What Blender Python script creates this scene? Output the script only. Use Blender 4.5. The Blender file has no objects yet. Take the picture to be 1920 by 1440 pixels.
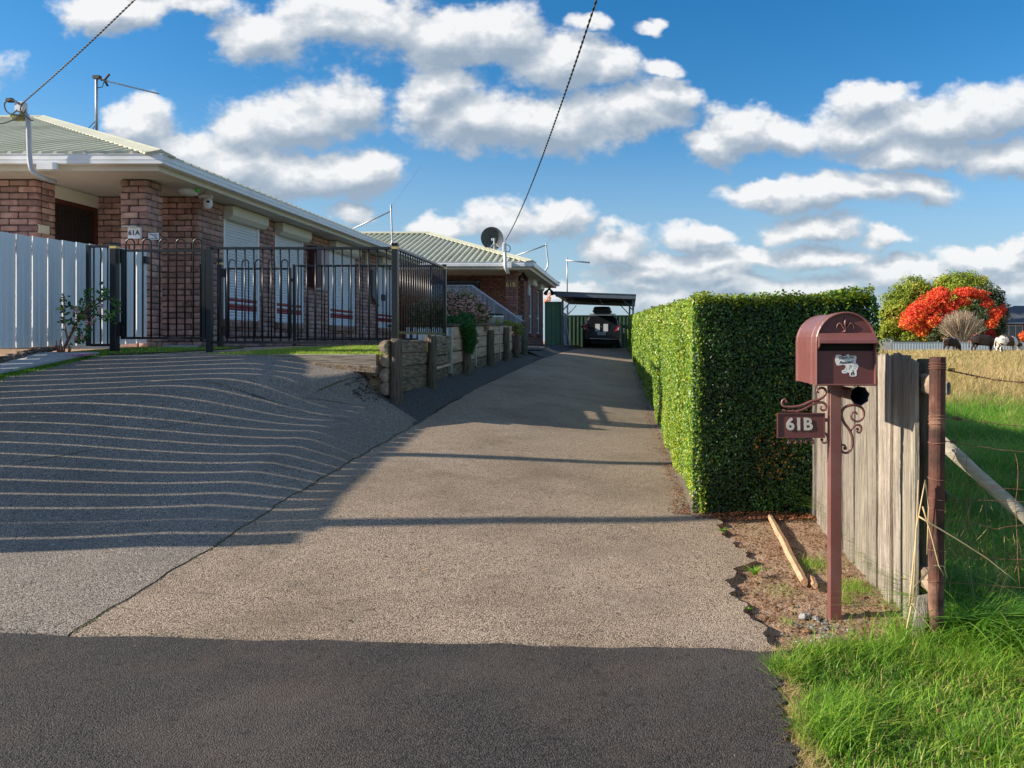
import bpy, math, random
import numpy as np
from mathutils import Vector, Matrix, noise as mnoise
random.seed(7); rng = np.random.default_rng(11)
R = math.radians
S = bpy.context.scene
COL = S.collection

# ---------------------------------------------------------------- camera, sky, sun, exposure
EYE = 1.2                      # eye height in metres above the mailbox foot
FOC, PX, PY = 1450.0, 1182.0, 640.0   # focal length and principal point of the 1920 px photograph
cam_d = bpy.data.cameras.new("camera"); cam = bpy.data.objects.new("camera", cam_d); COL.objects.link(cam)
cam.location = (0, 0, EYE); cam.rotation_euler = (R(90), 0, 0)
cam_d.sensor_width = 36; cam_d.lens = 36*FOC/1920
cam_d.shift_x = (960-PX)/1920; cam_d.shift_y = -(720-PY)/1920
cam_d.clip_start = 0.05; cam_d.clip_end = 3000
S.camera = cam
SUN_EL, SUN_AZ = 24.5, 10.5    # elevation; light travels towards +X turned this much towards +Y
EXPOSURE = 0.92
S.view_settings.view_transform = 'Standard'; S.view_settings.look = 'None'
S.view_settings.exposure = EXPOSURE; S.view_settings.gamma = 1.0; S.view_settings.use_curve_mapping = False
sd = bpy.data.lights.new("sun", 'SUN'); sd.energy = 4.35; sd.angle = R(0.5); sd.color = (1.0, 0.89, 0.73)
sun = bpy.data.objects.new("sun", sd); COL.objects.link(sun)
ldir = Vector((math.cos(R(SUN_AZ))*math.cos(R(SUN_EL)), math.sin(R(SUN_AZ))*math.cos(R(SUN_EL)), -math.sin(R(SUN_EL))))
sun.rotation_euler = ldir.to_track_quat('-Z', 'Y').to_euler()
sun.location = (-20, -6, 14)

W = bpy.data.worlds.new("World"); S.world = W; W.use_nodes = True
def build_world():
    nt = W.node_tree; nt.nodes.clear()
    N = nt.nodes.new; L = nt.links.new
    out = N('ShaderNodeOutputWorld'); bg = N('ShaderNodeBackground'); bg.inputs['Strength'].default_value = 0.15
    sky = N('ShaderNodeTexSky'); sky.sky_type = 'NISHITA'; sky.sun_disc = False
    sky.sun_elevation = R(SUN_EL)
    # sun comes from -ldir; Nishita: rotation 0 is +Y, turning clockwise seen from above
    sky.sun_rotation = math.atan2(-ldir.x, -ldir.y)
    sky.air_density = 1.0; sky.dust_density = 0.25; sky.ozone_density = 2.5
    # cloud density in directions: u = x/y, v = z/y ahead, general noise all round
    g = bpy.data.node_groups.new("cloud_density", 'ShaderNodeTree')
    g.interface.new_socket("Vector", in_out='INPUT', socket_type='NodeSocketVector')
    g.interface.new_socket("Value", in_out='OUTPUT', socket_type='NodeSocketFloat')
    gn = g.nodes.new; gl = g.links.new
    gi = gn('NodeGroupInput'); go = gn('NodeGroupOutput')
    def m(op, a, b=None, c=None, clamp=False):
        n = gn('ShaderNodeMath'); n.operation = op; n.use_clamp = clamp
        for i, v in enumerate((a, b, c)):
            if v is None: continue
            if isinstance(v, (int, float)): n.inputs[i].default_value = v
            else: gl(v, n.inputs[i])
        return n.outputs[0]
    def noise(vec, scale, detail, rough, off=(0, 0, 0), sc=(1, 1, 1)):
        mp = gn('ShaderNodeMapping'); gl(vec, mp.inputs[0]); mp.inputs['Location'].default_value = off; mp.inputs['Scale'].default_value = sc
        n = gn('ShaderNodeTexNoise'); n.inputs['Scale'].default_value = scale; n.inputs['Detail'].default_value = detail
        n.inputs['Roughness'].default_value = rough; gl(mp.outputs[0], n.inputs['Vector']); return n
    sep = gn('ShaderNodeSeparateXYZ'); gl(gi.outputs[0], sep.inputs[0])
    yy = m('MAXIMUM', sep.outputs[1], 0.02)
    u = m('DIVIDE', sep.outputs[0], yy); v = m('DIVIDE', sep.outputs[2], yy)
    uv = gn('ShaderNodeCombineXYZ'); gl(u, uv.inputs[0]); gl(v, uv.inputs[1])
    # domain warp so outlines billow
    w1 = noise(uv.outputs[0], 10, 4, 0.62, sc=(1, 1.3, 1))
    sub = gn('ShaderNodeVectorMath'); sub.operation = 'SUBTRACT'; gl(w1.outputs['Color'], sub.inputs[0]); sub.inputs[1].default_value = (.5, .5, .5)
    scl = gn('ShaderNodeVectorMath'); scl.operation = 'SCALE'; gl(sub.outputs[0], scl.inputs[0]); scl.inputs['Scale'].default_value = 0.075
    wv = gn('ShaderNodeVectorMath'); wv.operation = 'ADD'; gl(uv.outputs[0], wv.inputs[0]); gl(scl.outputs[0], wv.inputs[1])
    blobs = [(490,70,95,58),(610,45,120,55),(720,55,120,62),(830,75,120,55),(935,60,90,55),(200,25,110,42),(360,5,90,30),
             (1050,115,110,58),(1150,125,60,40),(820,165,80,50),(890,220,150,55),(1040,225,150,55),(1180,215,110,52),(1250,180,65,42),(790,205,55,48),
             (560,215,160,58),(650,195,85,50),(450,235,60,42),(265,235,68,52),(310,280,110,55),(430,300,150,58),(560,330,150,55),(660,330,90,38),(350,330,120,40),
             (655,395,48,28),(830,425,62,34),(950,415,110,42),(1040,405,60,38),(1155,465,72,38),(1215,490,60,24),
             (1400,240,85,50),(1340,270,70,34),(1460,255,70,36),(1640,185,95,36),(1600,245,120,42),(1740,235,140,52),(1860,215,110,62),(1900,300,110,42),(1700,290,160,30),
             (1560,362,180,34),(1690,352,90,32),(1430,350,80,18),(1640,335,60,26),(1310,440,80,26),(1520,430,100,30),(1660,448,50,22),(1400,480,110,26),(1550,490,120,26),
             (1690,520,120,34),(1480,545,170,30),(1250,560,150,26),(1900,540,140,40),(1330,500,110,30),(1850,490,110,34),(1900,455,50,24),(1210,520,110,24),(1350,530,140,22),(1215,50,32,14),(1245,122,40,22),(1100,40,40,20),(1800,560,150,26),(1080,555,90,20),
             (90,330,120,40),(2060,180,120,60),(-90,120,110,50),(-160,300,130,50),(2150,420,160,45),(300,-70,140,40),(1500,-80,140,45),(900,-90,160,40)]
    acc = None
    wsep = gn('ShaderNodeSeparateXYZ'); gl(wv.outputs[0], wsep.inputs[0])
    for bx, by, rx, ry in blobs:
        cu, cv = (bx-PX)/FOC, (PY-by)/FOC
        a = gn('ShaderNodeMapping'); a.vector_type = 'POINT'
        sx, sy = FOC/rx, FOC/ry
        a.inputs['Location'].default_value = (-cu*sx, -cv*sy, 0); a.inputs['Scale'].default_value = (sx, sy, 1e-4)
        cmb = gn('ShaderNodeCombineXYZ'); gl(wsep.outputs[0], cmb.inputs[0]); gl(wsep.outputs[1], cmb.inputs[1])
        if acc is not None: gl(acc, cmb.inputs[2])
        gl(cmb.outputs[0], a.inputs[0])
        ln = gn('ShaderNodeVectorMath'); ln.operation = 'LENGTH'; gl(a.outputs[0], ln.inputs[0])
        f = m('SUBTRACT', 1.19, ln.outputs['Value'])
        f = m('MULTIPLY', f, min(1.0, ry/60.0+.42))
        acc = f if acc is None else m('SMOOTH_MAX', acc, f, 0.18)
    # away from the picture: same kind of cumulus from noise on the sphere
    gnz = noise(gi.outputs[0], 5.5, 2, 0.5, off=(3.1, 1.7, .4), sc=(1, 1, 2.6))
    gen = m('MULTIPLY', m('SUBTRACT', gnz.outputs['Fac'], 0.53), 5.0)
    out1 = m('MAXIMUM', m('MULTIPLY', m('SUBTRACT', m('ABSOLUTE', m('ADD', u, 0.15)), 0.95), 3.0), m('MULTIPLY', m('SUBTRACT', v, 0.55), 4.0))
    out1 = m('MAXIMUM', out1, m('MULTIPLY', m('SUBTRACT', 0.15, sep.outputs[1]), 20))
    out1 = m('MINIMUM', m('MAXIMUM', out1, 0.0), 1.0)
    base = m('ADD', m('MULTIPLY', acc, m('SUBTRACT', 1.0, out1)), m('MULTIPLY', gen, out1))
    n1 = noise(uv.outputs[0], 11, 9, 0.65, off=(2, 5, 0), sc=(1, 1.35, 1))
    d = m('ADD', base, m('MULTIPLY', m('SUBTRACT', n1.outputs['Fac'], 0.5), 1.5))
    gl(d, go.inputs[0])
    # world graph
    tc = N('ShaderNodeTexCoord')
    def wm(op, a, b=None, c=None, clamp=False):
        n = N('ShaderNodeMath'); n.operation = op; n.use_clamp = clamp
        for i, v_ in enumerate((a, b, c)):
            if v_ is None: continue
            if isinstance(v_, (int, float)): n.inputs[i].default_value = v_
            else: L(v_, n.inputs[i])
        return n.outputs[0]
    A = N('ShaderNodeGroup'); A.node_tree = g; L(tc.outputs['Generated'], A.inputs[0])
    ad = N('ShaderNodeVectorMath'); ad.operation = 'ADD'; L(tc.outputs['Generated'], ad.inputs[0]); ad.inputs[1].default_value = (-0.008, 0, 0.022)
    B = N('ShaderNodeGroup'); B.node_tree = g; L(ad.outputs[0], B.inputs[0])
    dA, dB = A.outputs[0], B.outputs[0]
    mr = N('ShaderNodeMapRange'); mr.interpolation_type = 'SMOOTHSTEP'; L(dA, mr.inputs[0])
    mr.inputs[1].default_value = -0.04; mr.inputs[2].default_value = 0.46; alpha = mr.outputs[0]
    thick = wm('MULTIPLY', dA, 0.9, clamp=True)
    lit = wm('MULTIPLY', wm('SUBTRACT', dA, dB), 1.0)       # + near tops (less cloud above), - near bases
    sh = wm('ADD', 0.55, lit); sh = wm('SUBTRACT', sh, wm('MULTIPLY', thick, 0.14), clamp=True)
    cr = N('ShaderNodeValToRGB'); L(sh, cr.inputs[0]); e = cr.color_ramp.elements
    e[0].position = 0.05; e[0].color = (1.2, 1.5, 1.88, 1); e[1].position = 1.0; e[1].color = (3.3, 3.33, 3.36, 1)
    k = cr.color_ramp.elements.new(0.42); k.color = (1.7, 1.95, 2.25, 1)
    k = cr.color_ramp.elements.new(0.72); k.color = (2.42, 2.56, 2.72, 1)
    hs = N('ShaderNodeHueSaturation'); hs.inputs['Saturation'].default_value = 1.40; hs.inputs['Value'].default_value = 0.56; L(sky.outputs[0], hs.inputs['Color'])
    sp = N('ShaderNodeSeparateXYZ'); L(tc.outputs['Generated'], sp.inputs[0])
    up = N('ShaderNodeMapRange'); L(sp.outputs[2], up.inputs[0]); up.inputs[1].default_value = 0.0; up.inputs[2].default_value = 0.10
    up.inputs[3].default_value = 0.55; up.inputs[4].default_value = 1.0
    al = wm('MULTIPLY', alpha, up.outputs[0])
    al = wm('MULTIPLY', al, 0.97)
    mx = N('ShaderNodeMix'); mx.data_type = 'RGBA'; L(al, mx.inputs[0])
    hz = N('ShaderNodeMapRange'); hz.interpolation_type = 'SMOOTHSTEP'; L(sp.outputs[2], hz.inputs[0]); hz.inputs[1].default_value = 0.0; hz.inputs[2].default_value = 0.30; hz.inputs[3].default_value = 0.85; hz.inputs[4].default_value = 0.0
    hm = N('ShaderNodeMix'); hm.data_type = 'RGBA'; L(hz.outputs[0], hm.inputs[0]); L(hs.outputs[0], hm.inputs[6]); hm.inputs[7].default_value = (1.3, 1.8, 2.35, 1); L(hm.outputs[2], mx.inputs[6]); L(cr.outputs[0], mx.inputs[7])
    L(mx.outputs[2], bg.inputs['Color']); L(bg.outputs[0], out.inputs[0])
    W.cycles.sampling_method = 'NONE'; S.cycles.max_bounces = 6; S.cycles.diffuse_bounces = 3; S.cycles.glossy_bounces = 3
build_world()

# ---------------------------------------------------------------- helpers
def P(px, py, Y): return Vector(((px-PX)/FOC*Y, Y, EYE-(py-PY)/FOC*Y))   # photo pixel at real distance Y -> world point
def XF(px, Y): return (px-PX)/FOC*Y
def ZF(py, Y): return EYE-(py-PY)/FOC*Y
def sstep(a, b, x):
    t = np.clip((np.asarray(x, float)-a)/(b-a), 0, 1); return t*t*(3-2*t)

def link(o, parent=None, wloc=None):
    COL.objects.link(o)
    if wloc is not None: o.location = wloc
    if parent is not None:
        o.parent = parent
        o.location = Vector(o.location) - world_loc(parent)
    return o
def world_loc(o):
    v = Vector((0, 0, 0))
    while o is not None: v += Vector(o.location); o = o.parent
    return v
def thing(name, label, cat, loc, group=None):
    o = bpy.data.objects.new(name, None); COL.objects.link(o); o.location = loc; o.empty_display_size = .2
    o['label'] = label; o['category'] = cat
    if group: o['group'] = group
    return o
def tag(o, label=None, cat=None, group=None, kind=None):
    if label: o['label'] = label
    if cat: o['category'] = cat
    if group: o['group'] = group
    if kind: o['kind'] = kind
    return o

class MB:
    def __init__(s): s.v = []; s.f = []; s.mi = []; s.t = []; s.cm = 0; s.ct = 0.0
    def add(s, vs, fs):
        b = len(s.v); s.v.extend([tuple(p) for p in vs])
        for f in fs: s.f.append(tuple(b+i for i in f)); s.mi.append(s.cm); s.t.append(s.ct)
    def box(s, lo, hi, M=None):
        x0, y0, z0 = lo; x1, y1, z1 = hi
        vs = [Vector(p) for p in ((x0,y0,z0),(x1,y0,z0),(x1,y1,z0),(x0,y1,z0),(x0,y0,z1),(x1,y0,z1),(x1,y1,z1),(x0,y1,z1))]
        if M is not None: vs = [M @ p for p in vs]
        s.add(vs, [(0,3,2,1),(4,5,6,7),(0,1,5,4),(1,2,6,5),(2,3,7,6),(3,0,4,7)])
    def bbox(s, c, d, b=0.01, M=None):            # bevelled box
        hx, hy, hz = d[0]/2, d[1]/2, d[2]/2; vs = []; 
        for sx in (-1, 1):
            for sy in (-1, 1):
                for sz in (-1, 1):
                    vs += [Vector((sx*hx, sy*(hy-b), sz*(hz-b))), Vector((sx*(hx-b), sy*hy, sz*(hz-b))), Vector((sx*(hx-b), sy*(hy-b), sz*hz))]
        def I(sx, sy, sz, a): return ((sx > 0)*4+(sy > 0)*2+(sz > 0))*3+a
        fs = []
        for sx in (-1, 1): fs.append([I(sx,-1,-1,0), I(sx,1,-1,0), I(sx,1,1,0), I(sx,-1,1,0)][::sx])
        for sy in (-1, 1): fs.append([I(-1,sy,-1,1), I(-1,sy,1,1), I(1,sy,1,1), I(1,sy,-1,1)][::sy])
        for sz in (-1, 1): fs.append([I(-1,-1,sz,2), I(1,-1,sz,2), I(1,1,sz,2), I(-1,1,sz,2)][::sz])
        for sx in (-1, 1):
            for sy in (-1, 1): fs.append([I(sx,sy,-1,0), I(sx,sy,-1,1), I(sx,sy,1,1), I(sx,sy,1,0)][::-sx*sy])
            for sz in (-1, 1): fs.append([I(sx,-1,sz,0), I(sx,1,sz,0), I(sx,1,sz,2), I(sx,-1,sz,2)][::sx*sz])
        for sy in (-1, 1):
            for sz in (-1, 1): fs.append([I(-1,sy,sz,1), I(1,sy,sz,1), I(1,sy,sz,2), I(-1,sy,sz,2)][::-sy*sz])
        for sx in (-1, 1):
            for sy in (-1, 1):
                for sz in (-1, 1): fs.append([I(sx,sy,sz,0), I(sx,sy,sz,1), I(sx,sy,sz,2)][::sx*sy*sz])
        if M is not None: vs = [M @ p for p in vs]
        else: vs = [p+Vector(c) for p in vs]
        s.add(vs, fs)
    def tube(s, pts, r, n=8, cap=True, closed=False):
        pts = [Vector(p) for p in pts]; k = len(pts)
        rs = r if isinstance(r, (list, tuple)) else [r]*k
        prev = None; rings = []
        for i, p in enumerate(pts):
            if closed: d = pts[(i+1) % k]-pts[i-1]
            else: d = pts[min(i+1, k-1)]-pts[max(i-1, 0)]
            if d.length < 1e-9: d = Vector((0, 0, 1))
            d.normalize()
            if prev is None: a = Vector((0, 0, 1)) if abs(d.z) < .9 else Vector((1, 0, 0)); x = d.cross(a).normalized()
            else: x = (prev-d*prev.dot(d)).normalized()
            prev = x; y = d.cross(x)
            rings.append([p+(x*math.cos(2*math.pi*j/n)+y*math.sin(2*math.pi*j/n))*rs[i] for j in range(n)])
        vs = [q for rg in rings for q in rg]; fs = []
        for i in range(k if closed else k-1):
            a, b = i*n, ((i+1) % k)*n
            for j in range(n): fs.append((a+j, a+(j+1) % n, b+(j+1) % n, b+j))
        if cap and not closed: fs.append(tuple(range(n))[::-1]); fs.append(tuple((k-1)*n+j for j in range(n)))
        s.add(vs, fs)
    def prism(s, poly, d, M=None):                # poly in XY plane extruded +Z by d (then M)
        n = len(poly); vs = [Vector((x, y, 0)) for x, y in poly]+[Vector((x, y, d)) for x, y in poly]
        if M is not None: vs = [M @ p for p in vs]
        s.add(vs, [tuple(range(n))[::-1], tuple(range(n, 2*n))]+[(i, (i+1) % n, n+(i+1) % n, n+i) for i in range(n)])
    def loft(s, rings, cap=True, closed=True):
        n = len(rings[0]); vs = [Vector(p) for r in rings for p in r]; fs = []
        for i in range(len(rings)-1):
            for j in range(n if closed else n-1):
                fs.append((i*n+j, i*n+(j+1) % n, (i+1)*n+(j+1) % n, (i+1)*n+j))
        if cap: fs.append(tuple(range(n))[::-1]); fs.append(tuple((len(rings)-1)*n+j for j in range(n)))
        s.add(vs, fs)
    def mesh(s, name, mats, smooth=False):
        me = bpy.data.meshes.new(name); me.from_pydata(s.v, [], s.f)
        for m_ in (mats if isinstance(mats, (list, tuple)) else [mats]): me.materials.append(m_)
        if any(s.mi): me.polygons.foreach_set('material_index', s.mi)
        if any(s.t): a = me.attributes.new('tint', 'FLOAT', 'FACE'); a.data.foreach_set('value', s.t)
        if smooth: me.polygons.foreach_set('use_smooth', [True]*len(s.f))
        me.update(); return me
    def build(s, name, mats, parent=None, smooth=False, wloc=(0, 0, 0)):
        return link(bpy.data.objects.new(name, s.mesh(name, mats, smooth)), parent, wloc)

def np_mesh(name, V, Fc, mat, tint=None, smooth=False):
    """V (n,3); Fc (m,k) faces all the same size; fast."""
    me = bpy.data.meshes.new(name); V = np.asarray(V, np.float32); Fc = np.asarray(Fc, np.int32)
    m_, k = Fc.shape
    me.vertices.add(len(V)); me.vertices.foreach_set('co', V.ravel())
    me.loops.add(m_*k); me.loops.foreach_set('vertex_index', Fc.ravel())
    me.polygons.add(m_); me.polygons.foreach_set('loop_start', np.arange(m_, dtype=np.int32)*k)
    if smooth: me.polygons.foreach_set('use_smooth', np.ones(m_, bool))
    me.materials.append(mat)
    if tint is not None: a = me.attributes.new('tint', 'FLOAT', 'FACE'); a.data.foreach_set('value', np.asarray(tint, np.float32))
    me.update(calc_edges=True); me.validate(); return me
def np_obj(name, V, Fc, mat, tint=None, parent=None, smooth=False):
    return link(bpy.data.objects.new(name, np_mesh(name, V, Fc, mat, tint, smooth)), parent, (0, 0, 0))

def text_mesh(s, size, mat, extrude=0.002, shear=0.0, offset=0.0, spacing=1.0, align='CENTER'):
    cu = bpy.data.curves.new('lettering', 'FONT'); cu.body = s; cu.size = size; cu.extrude = extrude; cu.shear = shear; cu.offset = offset
    cu.space_character = spacing; cu.align_x = align; cu.align_y = 'CENTER'; cu.resolution_u = 3
    ob = bpy.data.objects.new('lettering', cu); COL.objects.link(ob)
    bpy.context.view_layer.update(); dg = bpy.context.evaluated_depsgraph_get()
    me = bpy.data.meshes.new_from_object(ob.evaluated_get(dg)); bpy.data.objects.remove(ob); bpy.data.curves.remove(cu)
    me.materials.clear(); me.materials.append(mat); return me
def put_text(name, me, parent, wloc, rot=(R(90), 0, 0)):
    o = bpy.data.objects.new(name, me); link(o, parent, wloc); o.rotation_euler = rot; return o

# ---------------------------------------------------------------- materials
def nodes(name):
    m_ = bpy.data.materials.new(name); m_.use_nodes = True; nt = m_.node_tree; b = nt.nodes['Principled BSDF']; return m_, nt, b
def pm(name, c1, c2=None, scale=5, rough=.6, bump=0, bscale=None, metal=0, stretch=(1, 1, 1), rnd=0.0, detail=6, lo=.35, hi=.65, spec=.5, tint=0.0, c3=None, s3=1.2, t3=(.55, .75), bdist=.01, coat=0):
    """principled with two mixed colours from noise, optional stain c3, per-object/per-face value variation, bump"""
    m_, nt, b = nodes(name); N = nt.nodes.new; L = nt.links.new
    b.inputs['Roughness'].default_value = rough; b.inputs['Metallic'].default_value = metal; b.inputs['Specular IOR Level'].default_value = spec
    if coat: b.inputs['Coat Weight'].default_value = coat; b.inputs['Coat Roughness'].default_value = .15
    tc = N('ShaderNodeTexCoord'); mp = N('ShaderNodeMapping'); mp.inputs['Scale'].default_value = stretch; L(tc.outputs['Object'], mp.inputs[0])
    vec = mp.outputs[0]
    oi = N('ShaderNodeObjectInfo'); at = N('ShaderNodeAttribute'); at.attribute_name = 'tint'
    sm = N('ShaderNodeMath'); sm.operation = 'ADD'; L(oi.outputs['Random'], sm.inputs[0]); L(at.outputs['Fac'], sm.inputs[1])
    fr = N('ShaderNodeMath'); fr.operation = 'FRACT'; L(sm.outputs[0], fr.inputs[0])
    if rnd or tint:
        off = N('ShaderNodeVectorMath'); off.operation = 'ADD'; L(vec, off.inputs[0])
        cb = N('ShaderNodeCombineXYZ'); ml = N('ShaderNodeMath'); ml.operation = 'MULTIPLY'; ml.inputs[1].default_value = 37.0
        L(fr.outputs[0], ml.inputs[0]); L(ml.outputs[0], cb.inputs[0]); L(ml.outputs[0], cb.inputs[1]); L(cb.outputs[0], off.inputs[1]); vec = off.outputs[0]
    nz = N('ShaderNodeTexNoise'); nz.inputs['Scale'].default_value = scale; nz.inputs['Detail'].default_value = detail; nz.inputs['Roughness'].default_value = .62; L(vec, nz.inputs['Vector'])
    cr = N('ShaderNodeValToRGB'); cr.color_ramp.elements[0].position = lo; cr.color_ramp.elements[1].position = hi
    cr.color_ramp.elements[0].color = (*c1, 1); cr.color_ramp.elements[1].color = (*(c2 or c1), 1); L(nz.outputs['Fac'], cr.inputs[0])
    col = cr.outputs[0]
    if c3:
        n3 = N('ShaderNodeTexNoise'); n3.inputs['Scale'].default_value = s3; n3.inputs['Detail'].default_value = 5; L(vec, n3.inputs['Vector'])
        mr = N('ShaderNodeMapRange'); mr.inputs[1].default_value = t3[0]; mr.inputs[2].default_value = t3[1]; L(n3.outputs['Fac'], mr.inputs[0])
        mx = N('ShaderNodeMix'); mx.data_type = 'RGBA'; L(mr.outputs[0], mx.inputs[0]); L(col, mx.inputs[6]); mx.inputs[7].default_value = (*c3, 1); col = mx.outputs[2]
    if rnd:
        hs = N('ShaderNodeHueSaturation'); L(col, hs.inputs['Color'])
        mr = N('ShaderNodeMapRange'); mr.inputs[3].default_value = 1-rnd; mr.inputs[4].default_value = 1+rnd; L(fr.outputs[0], mr.inputs[0]); L(mr.outputs[0], hs.inputs['Value'])
        m7 = N('ShaderNodeMath'); m7.operation = 'MULTIPLY'; m7.inputs[1].default_value = 7.3; L(fr.outputs[0], m7.inputs[0])
        f7 = N('ShaderNodeMath'); f7.operation = 'FRACT'; L(m7.outputs[0], f7.inputs[0])
        mh = N('ShaderNodeMapRange'); mh.inputs[3].default_value = .5-rnd*.05; mh.inputs[4].default_value = .5+rnd*.05; L(f7.outputs[0], mh.inputs[0]); L(mh.outputs[0], hs.inputs['Hue'])
        col = hs.outputs[0]
    L(col, b.inputs['Base Color'])
    if bump:
        nb = N('ShaderNodeTexNoise'); nb.inputs['Scale'].default_value = bscale or scale*4; nb.inputs['Detail'].default_value = 5; L(vec, nb.inputs['Vector'])
        bp = N('ShaderNodeBump'); bp.inputs['Strength'].default_value = bump; bp.inputs['Distance'].default_value = bdist; L(nb.outputs['Fac'], bp.inputs['Height']); L(bp.outputs[0], b.inputs['Normal'])
    return m_
def leafmat(name, ramp, rough=.45, trans=.3, spec=.4):
    """foliage: colour ramp read from the per-face tint, part of the light passes through"""
    m_, nt, b = nodes(name); N = nt.nodes.new; L = nt.links.new
    at = N('ShaderNodeAttribute'); at.attribute_name = 'tint'
    cr = N('ShaderNodeValToRGB'); L(at.outputs['Fac'], cr.inputs[0]); e = cr.color_ramp.elements
    e[0].position, e[0].color = ramp[0][0], (*ramp[0][1], 1); e[1].position, e[1].color = ramp[-1][0], (*ramp[-1][1], 1)
    for p_, c in ramp[1:-1]: k = e.new(p_); k.color = (*c, 1)
    L(cr.outputs[0], b.inputs['Base Color']); b.inputs['Roughness'].default_value = rough; b.inputs['Specular IOR Level'].default_value = spec
    tr = N('ShaderNodeBsdfTranslucent'); L(cr.outputs[0], tr.inputs['Color']); mx = N('ShaderNodeMixShader'); mx.inputs[0].default_value = trans
    L(b.outputs[0], mx.inputs[1]); L(tr.outputs[0], mx.inputs[2]); L(mx.outputs[0], nt.nodes['Material Output'].inputs['Surface'])
    return m_
def asphalt(name, stones, scale, stain, bump=.8, rough=.85, dist=.004, dark=None, spots=None, lich=0.0):
    m_, nt, b = nodes(name); N = nt.nodes.new; L = nt.links.new
    tc = N('ShaderNodeTexCoord'); vec = tc.outputs['Object']
    vo = N('ShaderNodeTexVoronoi'); vo.inputs['Scale'].default_value = scale; L(vec, vo.inputs['Vector'])
    vo.inputs['Randomness'].default_value = 1
    sep = N('ShaderNodeSeparateColor'); L(vo.outputs['Color'], sep.inputs[0])
    cr = N('ShaderNodeValToRGB'); L(sep.outputs[0], cr.inputs[0]); e = cr.color_ramp.elements
    e[0].position, e[0].color = 0, (*stones[0], 1); e[1].position, e[1].color = 1, (*stones[-1], 1)
    for i, c in enumerate(stones[1:-1]): k = e.new((i+1)/(len(stones)-1)); k.color = (*c, 1)
    # binder between the stones
    mr = N('ShaderNodeMapRange'); L(vo.outputs['Distance'], mr.inputs[0]); mr.inputs[1].default_value = .40; mr.inputs[2].default_value = .75
    mx = N('ShaderNodeMix'); mx.data_type = 'RGBA'; L(mr.outputs[0], mx.inputs[0]); L(cr.outputs[0], mx.inputs[6]); mx.inputs[7].default_value = (*(dark or stones[0]), 1)
    def blotch(col, sc, c, lo, hi, amt, det=6, mode='MIX'):
        nz = N('ShaderNodeTexNoise'); nz.inputs['Scale'].default_value = sc; nz.inputs['Detail'].default_value = det; nz.inputs['Roughness'].default_value = .65; L(vec, nz.inputs['Vector'])
        r_ = N('ShaderNodeMapRange'); r_.inputs[1].default_value = lo; r_.inputs[2].default_value = hi; r_.inputs[4].default_value = amt; L(nz.outputs['Fac'], r_.inputs[0])
        q = N('ShaderNodeMix'); q.data_type = 'RGBA'; q.blend_type = mode; L(r_.outputs[0], q.inputs[0]); L(col, q.inputs[6]); q.inputs[7].default_value = (*c, 1); return q.outputs[2]
    col = mx.outputs[2]
    for a in stain: col = blotch(col, *a)
    if lich:      # pale lichen flecks
        v2 = N('ShaderNodeTexVoronoi'); v2.inputs['Scale'].default_value = 16; L(vec, v2.inputs['Vector'])
        s2 = N('ShaderNodeSeparateColor'); L(v2.outputs['Color'], s2.inputs[0])
        r1 = N('ShaderNodeMath'); r1.operation = 'MULTIPLY'; L(s2.outputs[0], r1.inputs[0]); r1.inputs[1].default_value = lich
        lt = N('ShaderNodeMath'); lt.operation = 'LESS_THAN'; L(v2.outputs['Distance'], lt.inputs[0]); L(r1.outputs[0], lt.inputs[1])
        gt = N('ShaderNodeMath'); gt.operation = 'GREATER_THAN'; L(s2.outputs[1], gt.inputs[0]); gt.inputs[1].default_value = .82
        mu = N('ShaderNodeMath'); mu.operation = 'MULTIPLY'; L(lt.outputs[0], mu.inputs[0]); L(gt.outputs[0], mu.inputs[1])
        m3 = N('ShaderNodeMath'); m3.operation = 'MULTIPLY'; L(mu.outputs[0], m3.inputs[0]); m3.inputs[1].default_value = .6
        q = N('ShaderNodeMix'); q.data_type = 'RGBA'; L(m3.outputs[0], q.inputs[0]); L(col, q.inputs[6]); q.inputs[7].default_value = (.42, .43, .40, 1); col = q.outputs[2]
    L(col, b.inputs['Base Color']); b.inputs['Roughness'].default_value = rough; b.inputs['Specular IOR Level'].default_value = .35
    iv = N('ShaderNodeMath'); iv.operation = 'SUBTRACT'; iv.inputs[0].default_value = 1; L(vo.outputs['Distance'], iv.inputs[1])
    s3 = N('ShaderNodeMath'); s3.operation = 'MULTIPLY_ADD'; L(sep.outputs[1], s3.inputs[0]); s3.inputs[1].default_value = .6; L(iv.outputs[0], s3.inputs[2])
    bp = N('ShaderNodeBump'); bp.inputs['Strength'].default_value = bump; bp.inputs['Distance'].default_value = dist; L(s3.outputs[0], bp.inputs['Height']); L(bp.outputs[0], b.inputs['Normal'])
    return m_

M = {}
M['old'] = asphalt('old_asphalt', [(.18,.135,.095),(.43,.325,.23),(.54,.415,.295),(.72,.565,.42)], 175,
    [(1.1, (.15,.108,.075), .45, .68, .62), (.45, (.46,.39,.31), .5, .72, .35), (3.5, (.10,.082,.065), .60, .74, .55, 8), (26, (.07,.055,.045), .62, .70, .75, 3), (9, (.52,.45,.37), .60, .75, .35, 5)], dark=(.10,.075,.055), bump=.8, dist=.004)
M['oldL'] = asphalt('weathered_asphalt', [(.14,.115,.093),(.33,.275,.22),(.43,.36,.29),(.60,.51,.42)], 165,
    [(1.0, (.13,.105,.085), .45, .68, .6), (.5, (.36,.32,.28), .5, .75, .35), (2.5, (.10,.085,.078), .58, .74, .5), (24, (.06,.052,.046), .62, .70, .7, 3), (8, (.48,.44,.39), .60, .75, .35, 5)], dark=(.075,.066,.06), bump=.8, dist=.004, lich=.25)
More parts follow.
